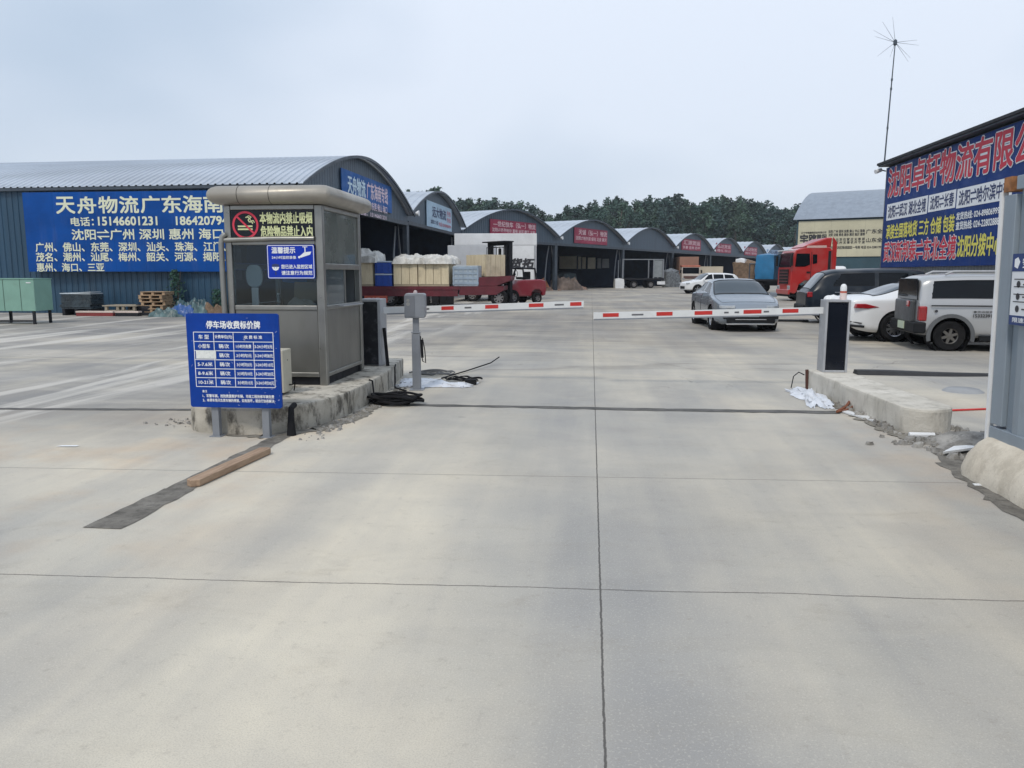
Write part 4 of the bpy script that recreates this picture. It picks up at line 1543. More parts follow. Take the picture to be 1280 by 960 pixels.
def gate_arm(t, x0, x1, y, z0, z1, reds, prints):
    """boom from x0 (at the cabinet) to x1 (tip); heights z0 -> z1"""
    s = 1 if x1 > x0 else -1
    ln = math.hypot(x1 - x0, z1 - z0)
    mb = MB()
    hgt, dep = 0.088, 0.04

    def P_(q, dz, dy):
        k = q / ln
        return (x0 + (x1 - x0) * k, y + dy, z0 + (z1 - z0) * k + dz)
    for q0, q1, a, b, d0, d1, mi in [(0, ln, -hgt / 2, hgt / 2, -dep / 2, dep / 2, 0)] + [(p, q, -0.022, 0.03, -dep / 2 - 0.003, -dep / 2, 1) for p, q in reds] + [(p, q, -0.01, 0.012, -dep / 2 - 0.0025, -dep / 2, 2) for p, q in prints]:
        vs = [P_(q_, dz, dy) for dy in (d0, d1) for dz in (a, b) for q_ in (q0, q1)]
        mb.add(vs, [(0, 1, 3, 2), (4, 6, 7, 5), (0, 4, 5, 1), (2, 3, 7, 6), (0, 2, 6, 4), (1, 5, 7, 3)], mi)
    arm = mb.build('arm', [m_armw, m_armr, m_armd], t)
    mb = MB()
    vs = [P_(q_, dz, dy) for dy in (-dep / 2 - 0.002, dep / 2 + 0.002) for dz in (-hgt / 2 - 0.02, -hgt / 2) for q_ in (0.05, ln - 0.01)]
    mb.add(vs, [(0, 1, 3, 2), (4, 6, 7, 5), (0, 4, 5, 1), (2, 3, 7, 6), (0, 2, 6, 4), (1, 5, 7, 3)])
    mb.build('rubber_edge', m_grey, arm)
    return arm


# right-hand gate
GX, GY = 3.31, 10.88
t = thing('barrier_gate', 'grey barrier cabinet with black front and lowered arm, on the pale rounded island', 'barrier gate', (GX, GY, 0.27))
mb = MB()
mb.b2(-0.16, -0.13, -0.14, 0.14, 0, 0.98)
mb.b2(0.13, 0.16, -0.14, 0.14, 0, 0.98)
mb.b2(-0.129, 0.129, -0.14, 0.14, 0.95, 0.98)
mb.b2(-0.129, 0.129, -0.14, 0.14, 0, 0.03)
mb.b2(-0.129, 0.129, -0.09, 0.138, 0.031, 0.949)
mb.build('cabinet', m_grey2, t, bevel=0.006)
mb = MB()
mb.b2(-0.127, 0.127, -0.125, -0.092, 0.033, 0.947)
mb.build('front_panel', m_black, t)
gate_arm(t, -0.16, -3.27, 0.0, 0.835, 0.745, [(2.76, 2.98), (2.02, 2.24), (1.48, 1.72), (0.82, 1.06), (0.33, 0.54)], [(2.42, 2.58), (1.26, 1.32), (0.72, 0.79), (1.12, 1.18)])
t = thing('warning_lamp', 'small pinkish red and white lamp standing on the right-hand barrier cabinet', 'lamp', (GX + 0.1, GY + 0.02, 1.25))
mb = MB()
mb.lathe([(0.045, 0), (0.045, 0.09)], n=16)
mb.build('base_cup', M('lamp_white', (0.72, 0.6, 0.57), 0.4), t, smooth=True)
mb = MB()
mb.lathe([(0.043, 0.091), (0.043, 0.115)], n=16)
mb.build('band', M('lamp_red', (0.5, 0.1, 0.06), 0.35), t)
mb = MB()
mb.lathe([(0.042, 0.116), (0.042, 0.17), (0.03, 0.2), (0.012, 0.212)], n=16)
mb.build('lens', m_white, t, smooth=True)
tag(crumple('rag', (GX - 0.05, GY, 1.249), (0.2, 0.16, 0.06), m_white, 5.1), 'white rag lying on top of the right-hand barrier cabinet', 'rag')
# left-hand gate, behind the booth
GX2, GY2 = -3.17, 11.0
t = thing('barrier_gate', 'barrier cabinet with dark dusty front and raised-tip arm, behind the guard booth', 'barrier gate', (GX2, GY2, 0.268))
mb = MB()
mb.b2(-0.16, -0.11, -0.17, 0.17, 0, 0.97)
mb.b2(0.115, 0.16, -0.17, 0.17, 0, 0.97)
mb.b2(-0.109, 0.114, -0.17, 0.17, 0.93, 0.97)
mb.b2(-0.109, 0.114, -0.1, 0.168, 0.0, 0.929)
mb.build('cabinet', m_grey2, t, bevel=0.008)
mb = MB()
mb.b2(-0.107, 0.112, -0.14, -0.102, 0.02, 0.928)
mb.build('front_panel', M('dusty_black', (0.012, 0.013, 0.018), 0.35, 0, 0.2, 5, 0.5, (0.16, 0.16, 0.17)), t)
gate_arm(t, 0.16, 3.07, 0.02, 0.80, 0.905, [(0.86, 1.04), (1.5, 1.69), (2.13, 2.34), (2.72, 2.88)], [(0.56, 0.68), (1.2, 1.3), (2.5, 2.63)])
mb = MB()
mb.tube([(GX2 + 0.245, GY2 - 0.14, 0.268), (GX2 + 0.215, GY2 - 0.12, 0.6), (GX2 + 0.19, GY2 - 0.1, 0.82)], 0.025, 8)
tag(mb.build('rubber_bar', m_dark), 'black rubber bar leaning on the barrier cabinet behind the booth', 'bar')

# card reader post
t = thing('card_reader_post', 'grey card reader box on a square post beside the booth lane', 'card reader', (-2.39, 10.39, 0), R(6))
mb = MB()
mb.b2(-0.055, 0.055, -0.055, 0.055, 0.0, 0.78)
mb.b2(-0.1, 0.1, -0.1, 0.1, 0, 0.012)
mb.build('post', m_grey, t, bevel=0.006)
mb = MB()
mb.b2(-0.04, 0.04, -0.04, 0.04, 0.781, 1.0)
mb.b2(-0.06, 0.06, -0.06, 0.06, 0.79, 0.805)
mb.build('neck', m_grey, t)
mb = MB()
mb.prism([(-0.14, 1.0), (0.125, 1.0), (0.14, 1.05), (0.14, 1.31), (0.12, 1.335), (-0.115, 1.335), (-0.14, 1.31)], -0.1, 0.1, 'Y')
bx_ = mb.build('reader_box', m_grey, t, bevel=0.01)
mb = MB()
mb.b2(-0.141, -0.0, -0.106, -0.101, 1.02, 1.3)
mb.build('hinged_cover', M('darker_grey_cover', (0.15, 0.16, 0.18), 0.45), bx_)
mb = MB()
disc(mb, (-0.09, 1.24), 0.022, -0.108)
disc(mb, (-0.09, 1.19), 0.026, -0.108)
mb.build('lock', m_steel2, bx_)
mb = MB()
mb.lathe([(0.03, 1.336), (0.025, 1.36), (0.01, 1.375)], n=12)
mb.build('antenna_stub', M('pale_stub', (0.5, 0.42, 0.42), 0.5), bx_)
mb = MB()
mb.tube([(0.06, -0.02, 0.75), (0.085, -0.03, 0.6), (0.075, -0.03, 0.48), (0.09, -0.03, 0.4), (0.13, -0.03, 0.38), (0.12, -0.03, 0.55), (0.09, -0.02, 0.72)], 0.007, 6)
mb.tube([(0.075, -0.03, 0.7), (0.085, -0.03, 0.45)], 0.018, 6)
mb.build('hanging_cable', m_dark, t, smooth=True)

# ------------------------------------------------------------------ cables, wires and litter on the ground
def loops(name, c, r, n, th, seed, m, squash=0.55, lift=0.04):
    rr = random.Random(seed)
    mb = MB()
    for k in range(n):
        cx, cy = c[0] + rr.uniform(-0.12, 0.12), c[1] + rr.uniform(-0.08, 0.08)
        a0, rx, ry = rr.uniform(0, 6.28), r * rr.uniform(0.6, 1.15), r * squash * rr.uniform(0.6, 1.2)
        rot = rr.uniform(-0.4, 0.4)
        pts = []
        for i in range(37):
            a = a0 + 2 * math.pi * i / 36 * rr.uniform(0.995, 1.005)
            x, yy = rx * math.cos(a), ry * math.sin(a)
            z = c[2] + th + lift * k / n + 0.02 * abs(math.sin(a * 2 + k))
            pts.append((cx + x * math.cos(rot) - yy * math.sin(rot), cy + x * math.sin(rot) + yy * math.cos(rot), z))
        mb.tube(pts, th, 6)
    return mb.build(name, m, smooth=True)


mb_c = loops('cable_coil', (-2.42, 9.22, 0), 0.3, 9, 0.016, 3, m_dark, 0.6, 0.1)
tag(mb_c, 'tangled black cable coil on the ground beside the stained island', 'cable')
mb = MB()
mb.tube([(-2.735, 9.25, 0.29), (-2.69, 9.24, 0.28), (-2.675, 9.23, 0.15), (-2.66, 9.22, 0.02), (-2.5, 9.2, 0.02)], 0.012, 6)
mb.tube([(-2.82, 10.9, 0.285), (-2.78, 10.7, 0.27), (-2.755, 10.6, 0.12), (-2.72, 10.45, 0.012), (-2.5, 10.2, 0.012)], 0.012, 6)
tag(mb.build('loose_cable', m_dark, smooth=True), 'black cable running over the edge of the stained island', 'cable')
o = loops('wire_coil', (-2.55, 12.0, 0), 0.3, 6, 0.009, 8, M('grey_wire', (0.12, 0.12, 0.12), 0.6), 0.7, 0.03)
tag(o, 'loose grey wire loops on the ground behind the card reader post', 'wire')
o = loops('wire_coil', (-1.9, 11.35, 0), 0.22, 4, 0.008, 9, m_dark, 0.5, 0.04)
tag(o, 'small black wire coil on the ground right of the card reader post', 'wire')
mb = MB()
mb.tube([(-2.25, 11.45, 0.02), (-2.0, 12.3, 0.03), (-1.72, 13.2, 0.06), (-1.62, 13.6, 0.12)], 0.011, 6)
tag(mb.build('thin_rod', m_dark), 'thin dark rod lying behind the card reader post', 'rod')
m_sheet = M('white_film', (0.62, 0.64, 0.68), 0.4, 0, 0.08, 6, 0.2, (0.35, 0.35, 0.36))
tag(crumple('plastic_sheet', (-2.05, 10.85, 0.0), (0.7, 0.5, 0.04), m_sheet, 3.3, 0.9, ed=0.55), 'white plastic sheet under the wires by the card reader post', 'plastic sheet')
tag(crumple('plastic_sheet', (-2.55, 11.05, 0.0), (0.55, 0.9, 0.035), m_sheet, 8.1, 0.9, ed=0.55), 'white plastic film between the stained island and the card reader post', 'plastic sheet')
mb = MB()
mb.box((0, 0, 0.02), (0.16, 0.1, 0.08))
o = mb.build('black_adapter', m_dark, bevel=0.008)
o.location = (-1.72, 10.95, 0.02)
tag(o, 'small black block at the end of the wires by the card reader post', 'block')

# the flat plastic and debris along the pale island
tag(crumple('plastic_sheet', (2.86, 10.15, 0.0), (0.34, 1.5, 0.06), m_sheet, 1.3, 0.9, 26, 44, 4.5, ed=0.6), 'crumpled white plastic along the far end of the pale rounded island', 'plastic sheet')
mb = MB()
mb.prism([(3.02, 9.0), (3.1, 9.06), (3.32, 8.4), (3.2, 8.36)], 0.006, 0.022)
o = tag(mb.build('white_strip', m_white), 'flat white strip lying beside the pale rounded island', 'strip')
o.location = (-0.13, 0.2, 0)
mb = MB()
mb.tube([(2.86, 9.1, 0.02), (3.0, 9.25, 0.05), (3.1, 9.42, 0.09)], 0.018, 6)
mb.tube([(2.84, 9.06, 0.02), (3.02, 9.2, 0.035), (3.14, 9.36, 0.06)], 0.012, 6)
tag(mb.build('rusty_pipe', M('rust', (0.2, 0.07, 0.035), 0.8, 0, 0.3, 6)), 'rusty pipe stubs rising beside the pale rounded island', 'pipe')
mb = MB()
mb.tube([(3.015, 10.95, 0.0), (3.0, 10.95, 0.28)], 0.022, 6)
tag(mb.build('rusty_bar', M('rust_dark', (0.075, 0.03, 0.022), 0.8)), 'dark rusty bar standing at the corner of the pale rounded island', 'bar')
mb = MB()
mb.tube([(2.98, 10.99, 0.2), (2.9, 10.98, 0.24), (2.83, 10.97, 0.18), (2.8, 10.95, 0.02)], 0.008, 6)
tag(mb.build('bent_wire', m_blk), 'thin bent wire at the far corner of the pale rounded island', 'wire')
mb = MB()
mb.tube([(3.13, 7.76, 0.03), (3.36, 7.74, 0.034)], 0.028, 10)
tag(mb.build('white_tube', m_white), 'short white tube lying before the rounded island end', 'tube')
mb = MB()
mb.prism([(3.1, 6.95), (3.3, 7.2), (3.62, 7.32), (3.6, 7.24), (3.36, 7.1)], 0.03, 0.05)
tag(mb.build('white_board', m_white), 'white broken board by the rough concrete base', 'board')


def rubble(name, label, spots, seed, smin=0.02, smax=0.09):
    rr = random.Random(seed)
    mb = MB()
    for (cx, cy, sx, sy, n) in spots:
        for k in range(n):
            s = rr.uniform(smin, smax) * (0.5 if rr.random() < 0.6 else 1)
            p = Vector((cx + rr.gauss(0, sx), cy + rr.gauss(0, sy), s * 0.3))
            vs = []
            for i in range(7):
                a = 2 * math.pi * i / 7
                vs.append(p + Vector((s * math.cos(a) * rr.uniform(0.6, 1.1), s * math.sin(a) * rr.uniform(0.6, 1.1), -s * 0.32)))
            for i in range(7):
                a = 2 * math.pi * i / 7
                vs.append(p + Vector((s * 0.7 * math.cos(a) * rr.uniform(0.5, 1.1), s * 0.7 * math.sin(a) * rr.uniform(0.5, 1.1), s * rr.uniform(0.15, 0.6))))
            mb.add(vs, [(i, (i + 1) % 7, (i + 1) % 7 + 7, i + 7) for i in range(7)] + [tuple(range(7, 14)), tuple(range(6, -1, -1))])
    return tag(mb.build(name, m_rub), label, 'rubble', kind='stuff')


rubble('rubble', 'broken concrete crumbs along the stained island', [(-4.35, 7.75, 0.14, 0.12, 60), (-2.72, 7.7, 0.08, 0.25, 130), (-2.62, 8.5, 0.05, 0.4, 110), (-2.68, 10.6, 0.08, 0.3, 40)], 4, 0.006, 0.036)
rubble('rubble', 'rubble heap between the rounded island and the rough concrete base', [(3.72, 7.55, 0.22, 0.14, 130), (3.95, 7.9, 0.2, 0.2, 60), (3.3, 7.55, 0.22, 0.12, 110), (3.1, 8.5, 0.05, 0.5, 90), (3.75, 8.3, 0.05, 0.3, 30), (3.2, 6.98, 0.07, 0.18, 40)], 5, 0.008, 0.075)
mb = MB()
vs = []
for j in range(15):
    for i in range(19):
        a, b = i / 18 * 2 - 1, j / 14 * 2 - 1
        e = max(0, 1 - a * a - b * b)
        vs.append((3.75 + a * 0.55, 7.5 + b * 0.4, 0.003 + e ** 0.7 * (0.1 + 0.07 * noise.noise(Vector((a * 3, b * 3, 1))) + 0.04 * noise.noise(Vector((a * 9, b * 9, 4))))))
mb.add(vs, [(j * 19 + i, j * 19 + i + 1, (j + 1) * 19 + i + 1, (j + 1) * 19 + i) for j in range(14) for i in range(18)])
tag(mb.build('dirt_heap', m_rub, smooth=True), 'low grey dirt heap at the foot of the grey sheet wall', 'dirt', kind='stuff')

# plank on the ground
t = MB()
t.prism([(-0.55, -0.055), (0.54, -0.055), (0.565, -0.02), (0.54, 0.055), (-0.55, 0.055), (-0.585, 0.0)], 0.004, 0.058)
o = t.build('wooden_plank', wood('old_plank', (0.25, 0.165, 0.105), (0.4, 0.28, 0.19)), bevel=0.006)
o.location = (-2.93, 5.93, 0)
o.rotation_euler = (0, 0, R(85))
tag(o, 'short weathered wooden plank lying beside the dark trench patch', 'plank')

# things on the yard beyond the right-hand island
mb = MB()
vs = []
for i in range(41):
    x = 4.25 + 4.0 * i / 40
    wd = 0.2 * (1 - 0.75 * i / 40) * (0.6 + 0.4 * math.sin(min(1, i / 6) * math.pi / 2))
    yy = 12.75 + 0.03 * math.sin(i * 0.35)
    hz_ = 0.07 - 0.05 * min(1, i / 26)
    for dyy, z in ((-wd, 0.004), (-wd * 0.6, hz_), (wd * 0.6, hz_), (wd, 0.004)):
        vs.append((x, yy + dyy, z))
mb.add(vs, [(i * 4 + k, i * 4 + k + 1, i * 4 + 5 + k, i * 4 + 4 + k) for i in range(40) for k in range(3)] + [(0, 1, 2, 3)])
tag(mb.build('rubber_ramp', M('black_ramp', (0.02, 0.02, 0.022), 0.75)), 'long black rubber cable ramp on the yard beyond the pale island', 'cable ramp')
mb = MB()
mb.tube([(4.2, 9.35, 0.012), (4.7, 9.5, 0.012), (5.3, 9.75, 0.012), (6.2, 9.9, 0.012)], 0.012, 6)
tag(mb.build('red_hose', m_red, smooth=True), 'thin red hose on the ground left of the grey sheet wall', 'hose')
mb = MB()
mb.box((4.5, 8.72, 0.02), (0.3, 0.1, 0.03), rz=0.2)
mb.box((4.55, 8.6, 0.055), (0.26, 0.08, 0.03), rz=0.1)
tag(mb.build('black_bracket', m_blk), 'two stacked black bars on the ground beside the grey sheet wall', 'bars')
mb = MB()
mb.lathe([(0.01, 0.05), (0.2, 0.04), (0.26, 0.0)], (5.1, 11.0, 0), n=20)
tag(mb.build('grey_lid', M('grey_lid_paint', (0.27, 0.275, 0.28), 0.5), smooth=True), 'flat grey round lid on the yard near the grey sheet wall', 'lid')

# ------------------------------------------------------------------ grey sheet-metal container hut on its rough base
m_cont = M('grey_container_paint', (0.255, 0.30, 0.345), 0.42, 0.15, 0.1, 1.5, 0.35, (0.16, 0.14, 0.12), stretch=(1, 1, 0.3))
t = thing('container', 'grey corrugated container with a rusty corner on the rough concrete base', 'container', (3.19, 6.38, 0.3), R(-90))
t.rotation_euler = (R(1.3), 0, R(-90))           # it leans a little over the lane
# local x runs towards the viewer, -y is the lane side
CL, CH = 6.0, 2.02
mb = MB()
pitch = 0.29
xs_ = []
x = 0.17
while x < CL - 0.1:
    xs_ += [(x, 0.035), (x + pitch * 0.26, 0.035), (x + pitch * 0.5, 0.0), (x + pitch * 0.76, 0.0)]
    x += pitch
vs = []
for x, dd in xs_:
    vs += [(x, dd, 0.1), (x, dd, CH - 0.1)]
mb.add(vs, [(2 * i, 2 * i + 2, 2 * i + 3, 2 * i + 1) for i in range(len(xs_) - 1)])
mb.b2(0.02, 0.06, 0.12, 2.3, 0.05, CH - 0.05)
mb.b2(CL - 0.06, CL - 0.02, 0.12, 2.3, 0.05, CH - 0.05)
mb.b2(0.1, CL - 0.1, 2.36, 2.4, 0.05, CH - 0.05)
mb.b2(0.1, CL - 0.1, 0.1, 2.35, CH - 0.06, CH - 0.03)
mb.build('side_sheet', m_cont, t)
for x0_, x1_ in ((0.0, 0.165), (CL - 0.15, CL)):
    mb = MB()
    mb.b2(x0_, x1_, -0.005, 0.1, 0.12, CH - 0.13)
    mb.build('corner_post', m_cont, t, bevel=0.006)
mb = MB()
mb.b2(0.166, CL - 0.16, -0.008, 0.08, CH - 0.1, CH)
mb.build('top_rail', m_cont, t, bevel=0.005)
mb = MB()
mb.b2(0.0, CL, -0.008, 0.09, 0.0, 0.1)
mb.build('bottom_rail', m_cont, t, bevel=0.005)
mb = MB()
mb.b2(-0.005, 0.1, -0.012, 0.12, CH - 0.105, CH + 0.005)
mb.build('corner_casting', M('rusty_casting', (0.3, 0.13, 0.05), 0.8, 0.1, 0.35, 12, 0.5, (0.1, 0.06, 0.05)), t)
# white angle strip up the far edge
mb = MB()
mb.b2(-0.036, -0.012, -0.022, 0.03, -0.02, CH - 0.1)
mb.build('white_edge_strip', m_white, t)
# notice
a0 = onwall(1268, 318, (3.22, 6.35), R(-90))
nz1_ = a0[1] - 0.3
nz0_ = onwall(1264, 404, (3.22, 6.35), R(-90))[1] - 0.3
nx_ = a0[0] + 0.17
nt_ = thing('wall_notice', 'white notice with dark blue header and footer on the grey container', 'notice', (3.19 - 0.03 - math.sin(R(1.3)) * nz0_, 6.35 - nx_, nz0_ + 0.3), R(-90))
nt_.rotation_euler = (R(1.3), 0, R(-90))
NW, NH = 0.62, nz1_ - nz0_
mb = MB()
mb.b2(0, NW, 0, 0.012, 0, NH)
mb.build('board', M('notice_white', (0.7, 0.72, 0.74), 0.5, 0, 0.04), nt_)
mb = MB()
rect(mb, 0, NH - 0.13, NW, NH, -0.002)
rect(mb, 0, 0, NW, 0.07, -0.002)
mb.build('blue_band', M('notice_navy', (0.02, 0.045, 0.16), 0.5, 0, 0.05), nt_)
mb = MB()
mb.add([(0.03, -0.003, NH - 0.095), (0.075, -0.003, NH - 0.11), (0.105, -0.003, NH - 0.06), (0.075, -0.003, NH - 0.025), (0.03, -0.003, NH - 0.04)], [(0, 1, 2, 3, 4)])
write(mb, '安全须知', (0.14, NH - 0.105, 0.5, NH - 0.03), -0.003, 0.03)
write(mb, '限速5公里', (0.05, 0.02, 0.4, 0.055), -0.003, 0.03)
mb.build('lettering', m_txtw, nt_)
mb = MB()
for k in range(4):
    rect(mb, 0.04, NH - 0.19 - 0.055 * k, NW - 0.05, NH - 0.183 - 0.055 * k, -0.003)
for k in range(3):
    disc(mb, (0.1, 0.3 - 0.09 * k), 0.025, -0.003)
    rect(mb, 0.16, 0.293 - 0.09 * k, NW - 0.06, 0.303 - 0.09 * k, -0.003)
mb.build('printed_lines', m_blk_l, nt_)

# rough sloping base
mb = MB()
rr = random.Random(3)
prof = [(2.98, 0.0), (2.99, 0.06), (3.03, 0.17), (3.1, 0.27), (3.16, 0.31), (3.3, 0.3), (6.2, 0.3), (6.2, 0.0)]
vs = []
NY = 90
for j in range(NY + 1):
    yy = 6.72 - 7.2 * j / NY
    end = max(0.0, 1 - j / 5) ** 1.5
    for i, (x, z) in enumerate(prof):
        k = 0.018 * noise.noise(Vector((yy * 2, z * 4, 2))) + 0.012 * noise.noise(Vector((yy * 9, z * 14, x * 9)))
        taper = 0.06 * (6.72 - yy) * 0.12
        vs.append((x + (k if i < 6 else 0) - taper * (1 if i < 3 else 0.4 if i < 5 else 0) + end * 0.22 * (1 if i < 5 else 0), yy - end * 0.0, z * (1 - 0.45 * end) + (k * 0.6 if 0 < i < 6 else 0)))
m_ = len(prof)
mb.add(vs, [(j * m_ + i, j * m_ + i + 1, (j + 1) * m_ + i + 1, (j + 1) * m_ + i) for j in range(NY) for i in range(m_ - 1)] + [tuple(range(m_)), tuple(NY * m_ + i for i in range(m_ - 1, -1, -1))])
tag(mb.build('concrete_plinth', m_plinth, smooth=True), 'rough sloping concrete base under the grey container', 'plinth')

# mast on the right-hand hall
t = thing('antenna_mast', 'tall thin mast with a spoked antenna on the hall corner', 'antenna', (13.3, 37.85, 6.62))
mb = MB()
mb.tube([(0, 0, -0.0), (0.06, 0, 2.6), (0.12, 0, 5.1)], [0.035, 0.03, 0.022], 8)
for z in (1.5, 3.2, 3.6):
    mb.tube([(0.024 * z, 0, z), (0.024 * z, 0, z + 0.1)], 0.045, 8)
mb.build('pole', m_frame, t)
mb = MB()
mb.lathe([(0.02, 5.1), (0.08, 5.15), (0.08, 5.32), (0.03, 5.38)], (0.12, 0, 0), n=12)
mb.build('hub', m_frame, t)
mb = MB()
for an, ln in ((105, 1.3), (130, 1.35), (147, 1.35), (168, 1.25), (218, 1.3), (250, 0.9), (300, 1.3), (322, 1.25), (352, 1.3), (8, 1.3)):
    dd = Vector((math.cos(R(an)), 0.25 * math.sin(an), math.sin(R(an))))
    mb.tube([(0.12, 0, 5.25), tuple(Vector((0.12, 0, 5.25)) + dd * ln * 0.8)], [0.009, 0.004], 5)
mb.build('spokes', m_frame, t)
t = thing('security_camera', 'small pale camera bracket under the roof corner of the right-hand hall', 'camera', (13.42, 38.2, 6.3))
mb = MB()
mb.tube([(0.1, 0, 0), (-0.12, 0, 0.05)], 0.03, 6)
mb.build('bracket', m_grey, t)
mb = MB()
mb.tube([(-0.12, 0, 0.06), (-0.4, -0.12, -0.04)], [0.09, 0.1], 10)
mb.build('housing', m_white, t)

# ================================================================== VEHICLES
m_tyre = M('tyre', (0.014, 0.014, 0.015), 0.9, 0, 0.25, 6, 0.25, (0.05, 0.046, 0.04), spec=0.12)
m_rim = M('alloy_rim', (0.42, 0.43, 0.45), 0.3, 0.85, 0.08)
m_cglass = M('car_glass', (0.003, 0.005, 0.008), 0.05, 0, 0.1, spec=0.22)
m_wscreen = M('windscreen_glass', (0.03, 0.042, 0.052), 0.05, 0, 0.1, spec=1.0)
m_tail = M('tail_lamp', (0.3, 0.008, 0.012), 0.15, 0, 0.15, 8, coat=0.6)
m_head = M('head_lamp', (0.5, 0.53, 0.56), 0.12, 0.3, 0.15, 10, coat=0.8)
m_plast = M('black_plastic', (0.012, 0.013, 0.015), 0.65, 0, 0.15, spec=0.2)
m_chrome = M('chrome', (0.6, 0.61, 0.63), 0.15, 0.95, 0.05)


def paint(name, c, metal=0.0, rough=0.3, coat=0.5):
    t = NT(name)
    dust = t.ramp(t.noise(1.5, t.coord(), 4), 0.45, 0.7, 0, 0.12)
    t.set(Base_Color=t.mix(dust, c, (0.3, 0.29, 0.27)), Roughness=rough, Metallic=metal)
    t.bsdf.inputs['Coat Weight'].default_value = coat
    t.bsdf.inputs['Coat Roughness'].default_value = 0.04
    return t.mat


def spline(tab, x):
    if x <= tab[0][0]:
        return tab[0][1]
    if x >= tab[-1][0]:
        return tab[-1][1]
    for i in range(len(tab) - 1):
        x0, y0 = tab[i]
        x1, y1 = tab[i + 1]
        if x0 <= x <= x1:
            sl_ = lambda a, b: (b[1] - a[1]) / max(1e-6, b[0] - a[0])
            s = sl_(tab[i], tab[i + 1])
            sa = sl_(tab[i - 1], tab[i]) if i > 0 else s
            sb = sl_(tab[i + 1], tab[i + 2]) if i + 2 < len(tab) else s
            m0 = 0 if sa * s <= 0 else 2 * sa * s / (sa + s)
            m1 = 0 if sb * s <= 0 else 2 * sb * s / (sb + s)
            h = x1 - x0
            t = (x - x0) / h
            return (2 * t ** 3 - 3 * t ** 2 + 1) * y0 + (t ** 3 - 2 * t ** 2 + t) * h * m0 + (-2 * t ** 3 + 3 * t ** 2) * y1 + (t ** 3 - t ** 2) * h * m1


def wheel(parent, loc, r, wd, side, rimm=None, spokes=5, hub=0.62):
    """side +1: outer face towards +y"""
    mb = MB()
    hw_ = wd / 2
    mb.lathe([(r * hub, -hw_ * 0.9), (r * 0.9, -hw_), (r * 0.985, -hw_ * 0.75), (r, -hw_ * 0.3), (r, hw_ * 0.3), (r * 0.985, hw_ * 0.75), (r * 0.9, hw_), (r * hub, hw_ * 0.9)], n=32, axis='Y', cap=False)
    o = mb.build('wheel', m_tyre, parent, smooth=True)
    o.location = loc
    mb = MB()
    yo = side * hw_ * 0.82
    mb.lathe([(r * hub * 1.01, yo), (r * hub * 0.92, yo - side * 0.015), (r * hub * 0.9, yo - side * 0.07)], n=28, axis='Y', cap=False)
    for k in range(spokes):
        a = 2 * math.pi * k / spokes + 0.3
        c = Vector((math.cos(a), 0, math.sin(a)))
        n_ = Vector((-math.sin(a), 0, math.cos(a)))
        ri, ro, w0, w1 = r * 0.1, r * hub * 0.95, r * 0.1, r * 0.075
        p = []
        for yy in (yo - side * 0.015, yo - side * 0.05):
            for rad_, ww in ((ri, w0), (ro, w1)):
                for s in (-1, 1):
                    q = c * rad_ + n_ * ww * s
                    p.append((q.x, yy, q.z))
        mb.add(p, [(0, 1, 3, 2), (4, 6, 7, 5), (0, 4, 5, 1), (2, 3, 7, 6), (0, 2, 6, 4), (1, 5, 7, 3)])
    mb.lathe([(0.001, yo - side * 0.01), (r * 0.14, yo - side * 0.012), (r * 0.16, yo - side * 0.05)], n=16, axis='Y', cap=False)
    mb.build('rim', rimm or m_rim, o)
    mb = MB()
    mb.lathe([(0.001, yo - side * 0.075), (r * hub, yo - side * 0.075)], n=24, axis='Y', cap=False)
    mb.build('wheel_hollow', m_dark, o)
    return o


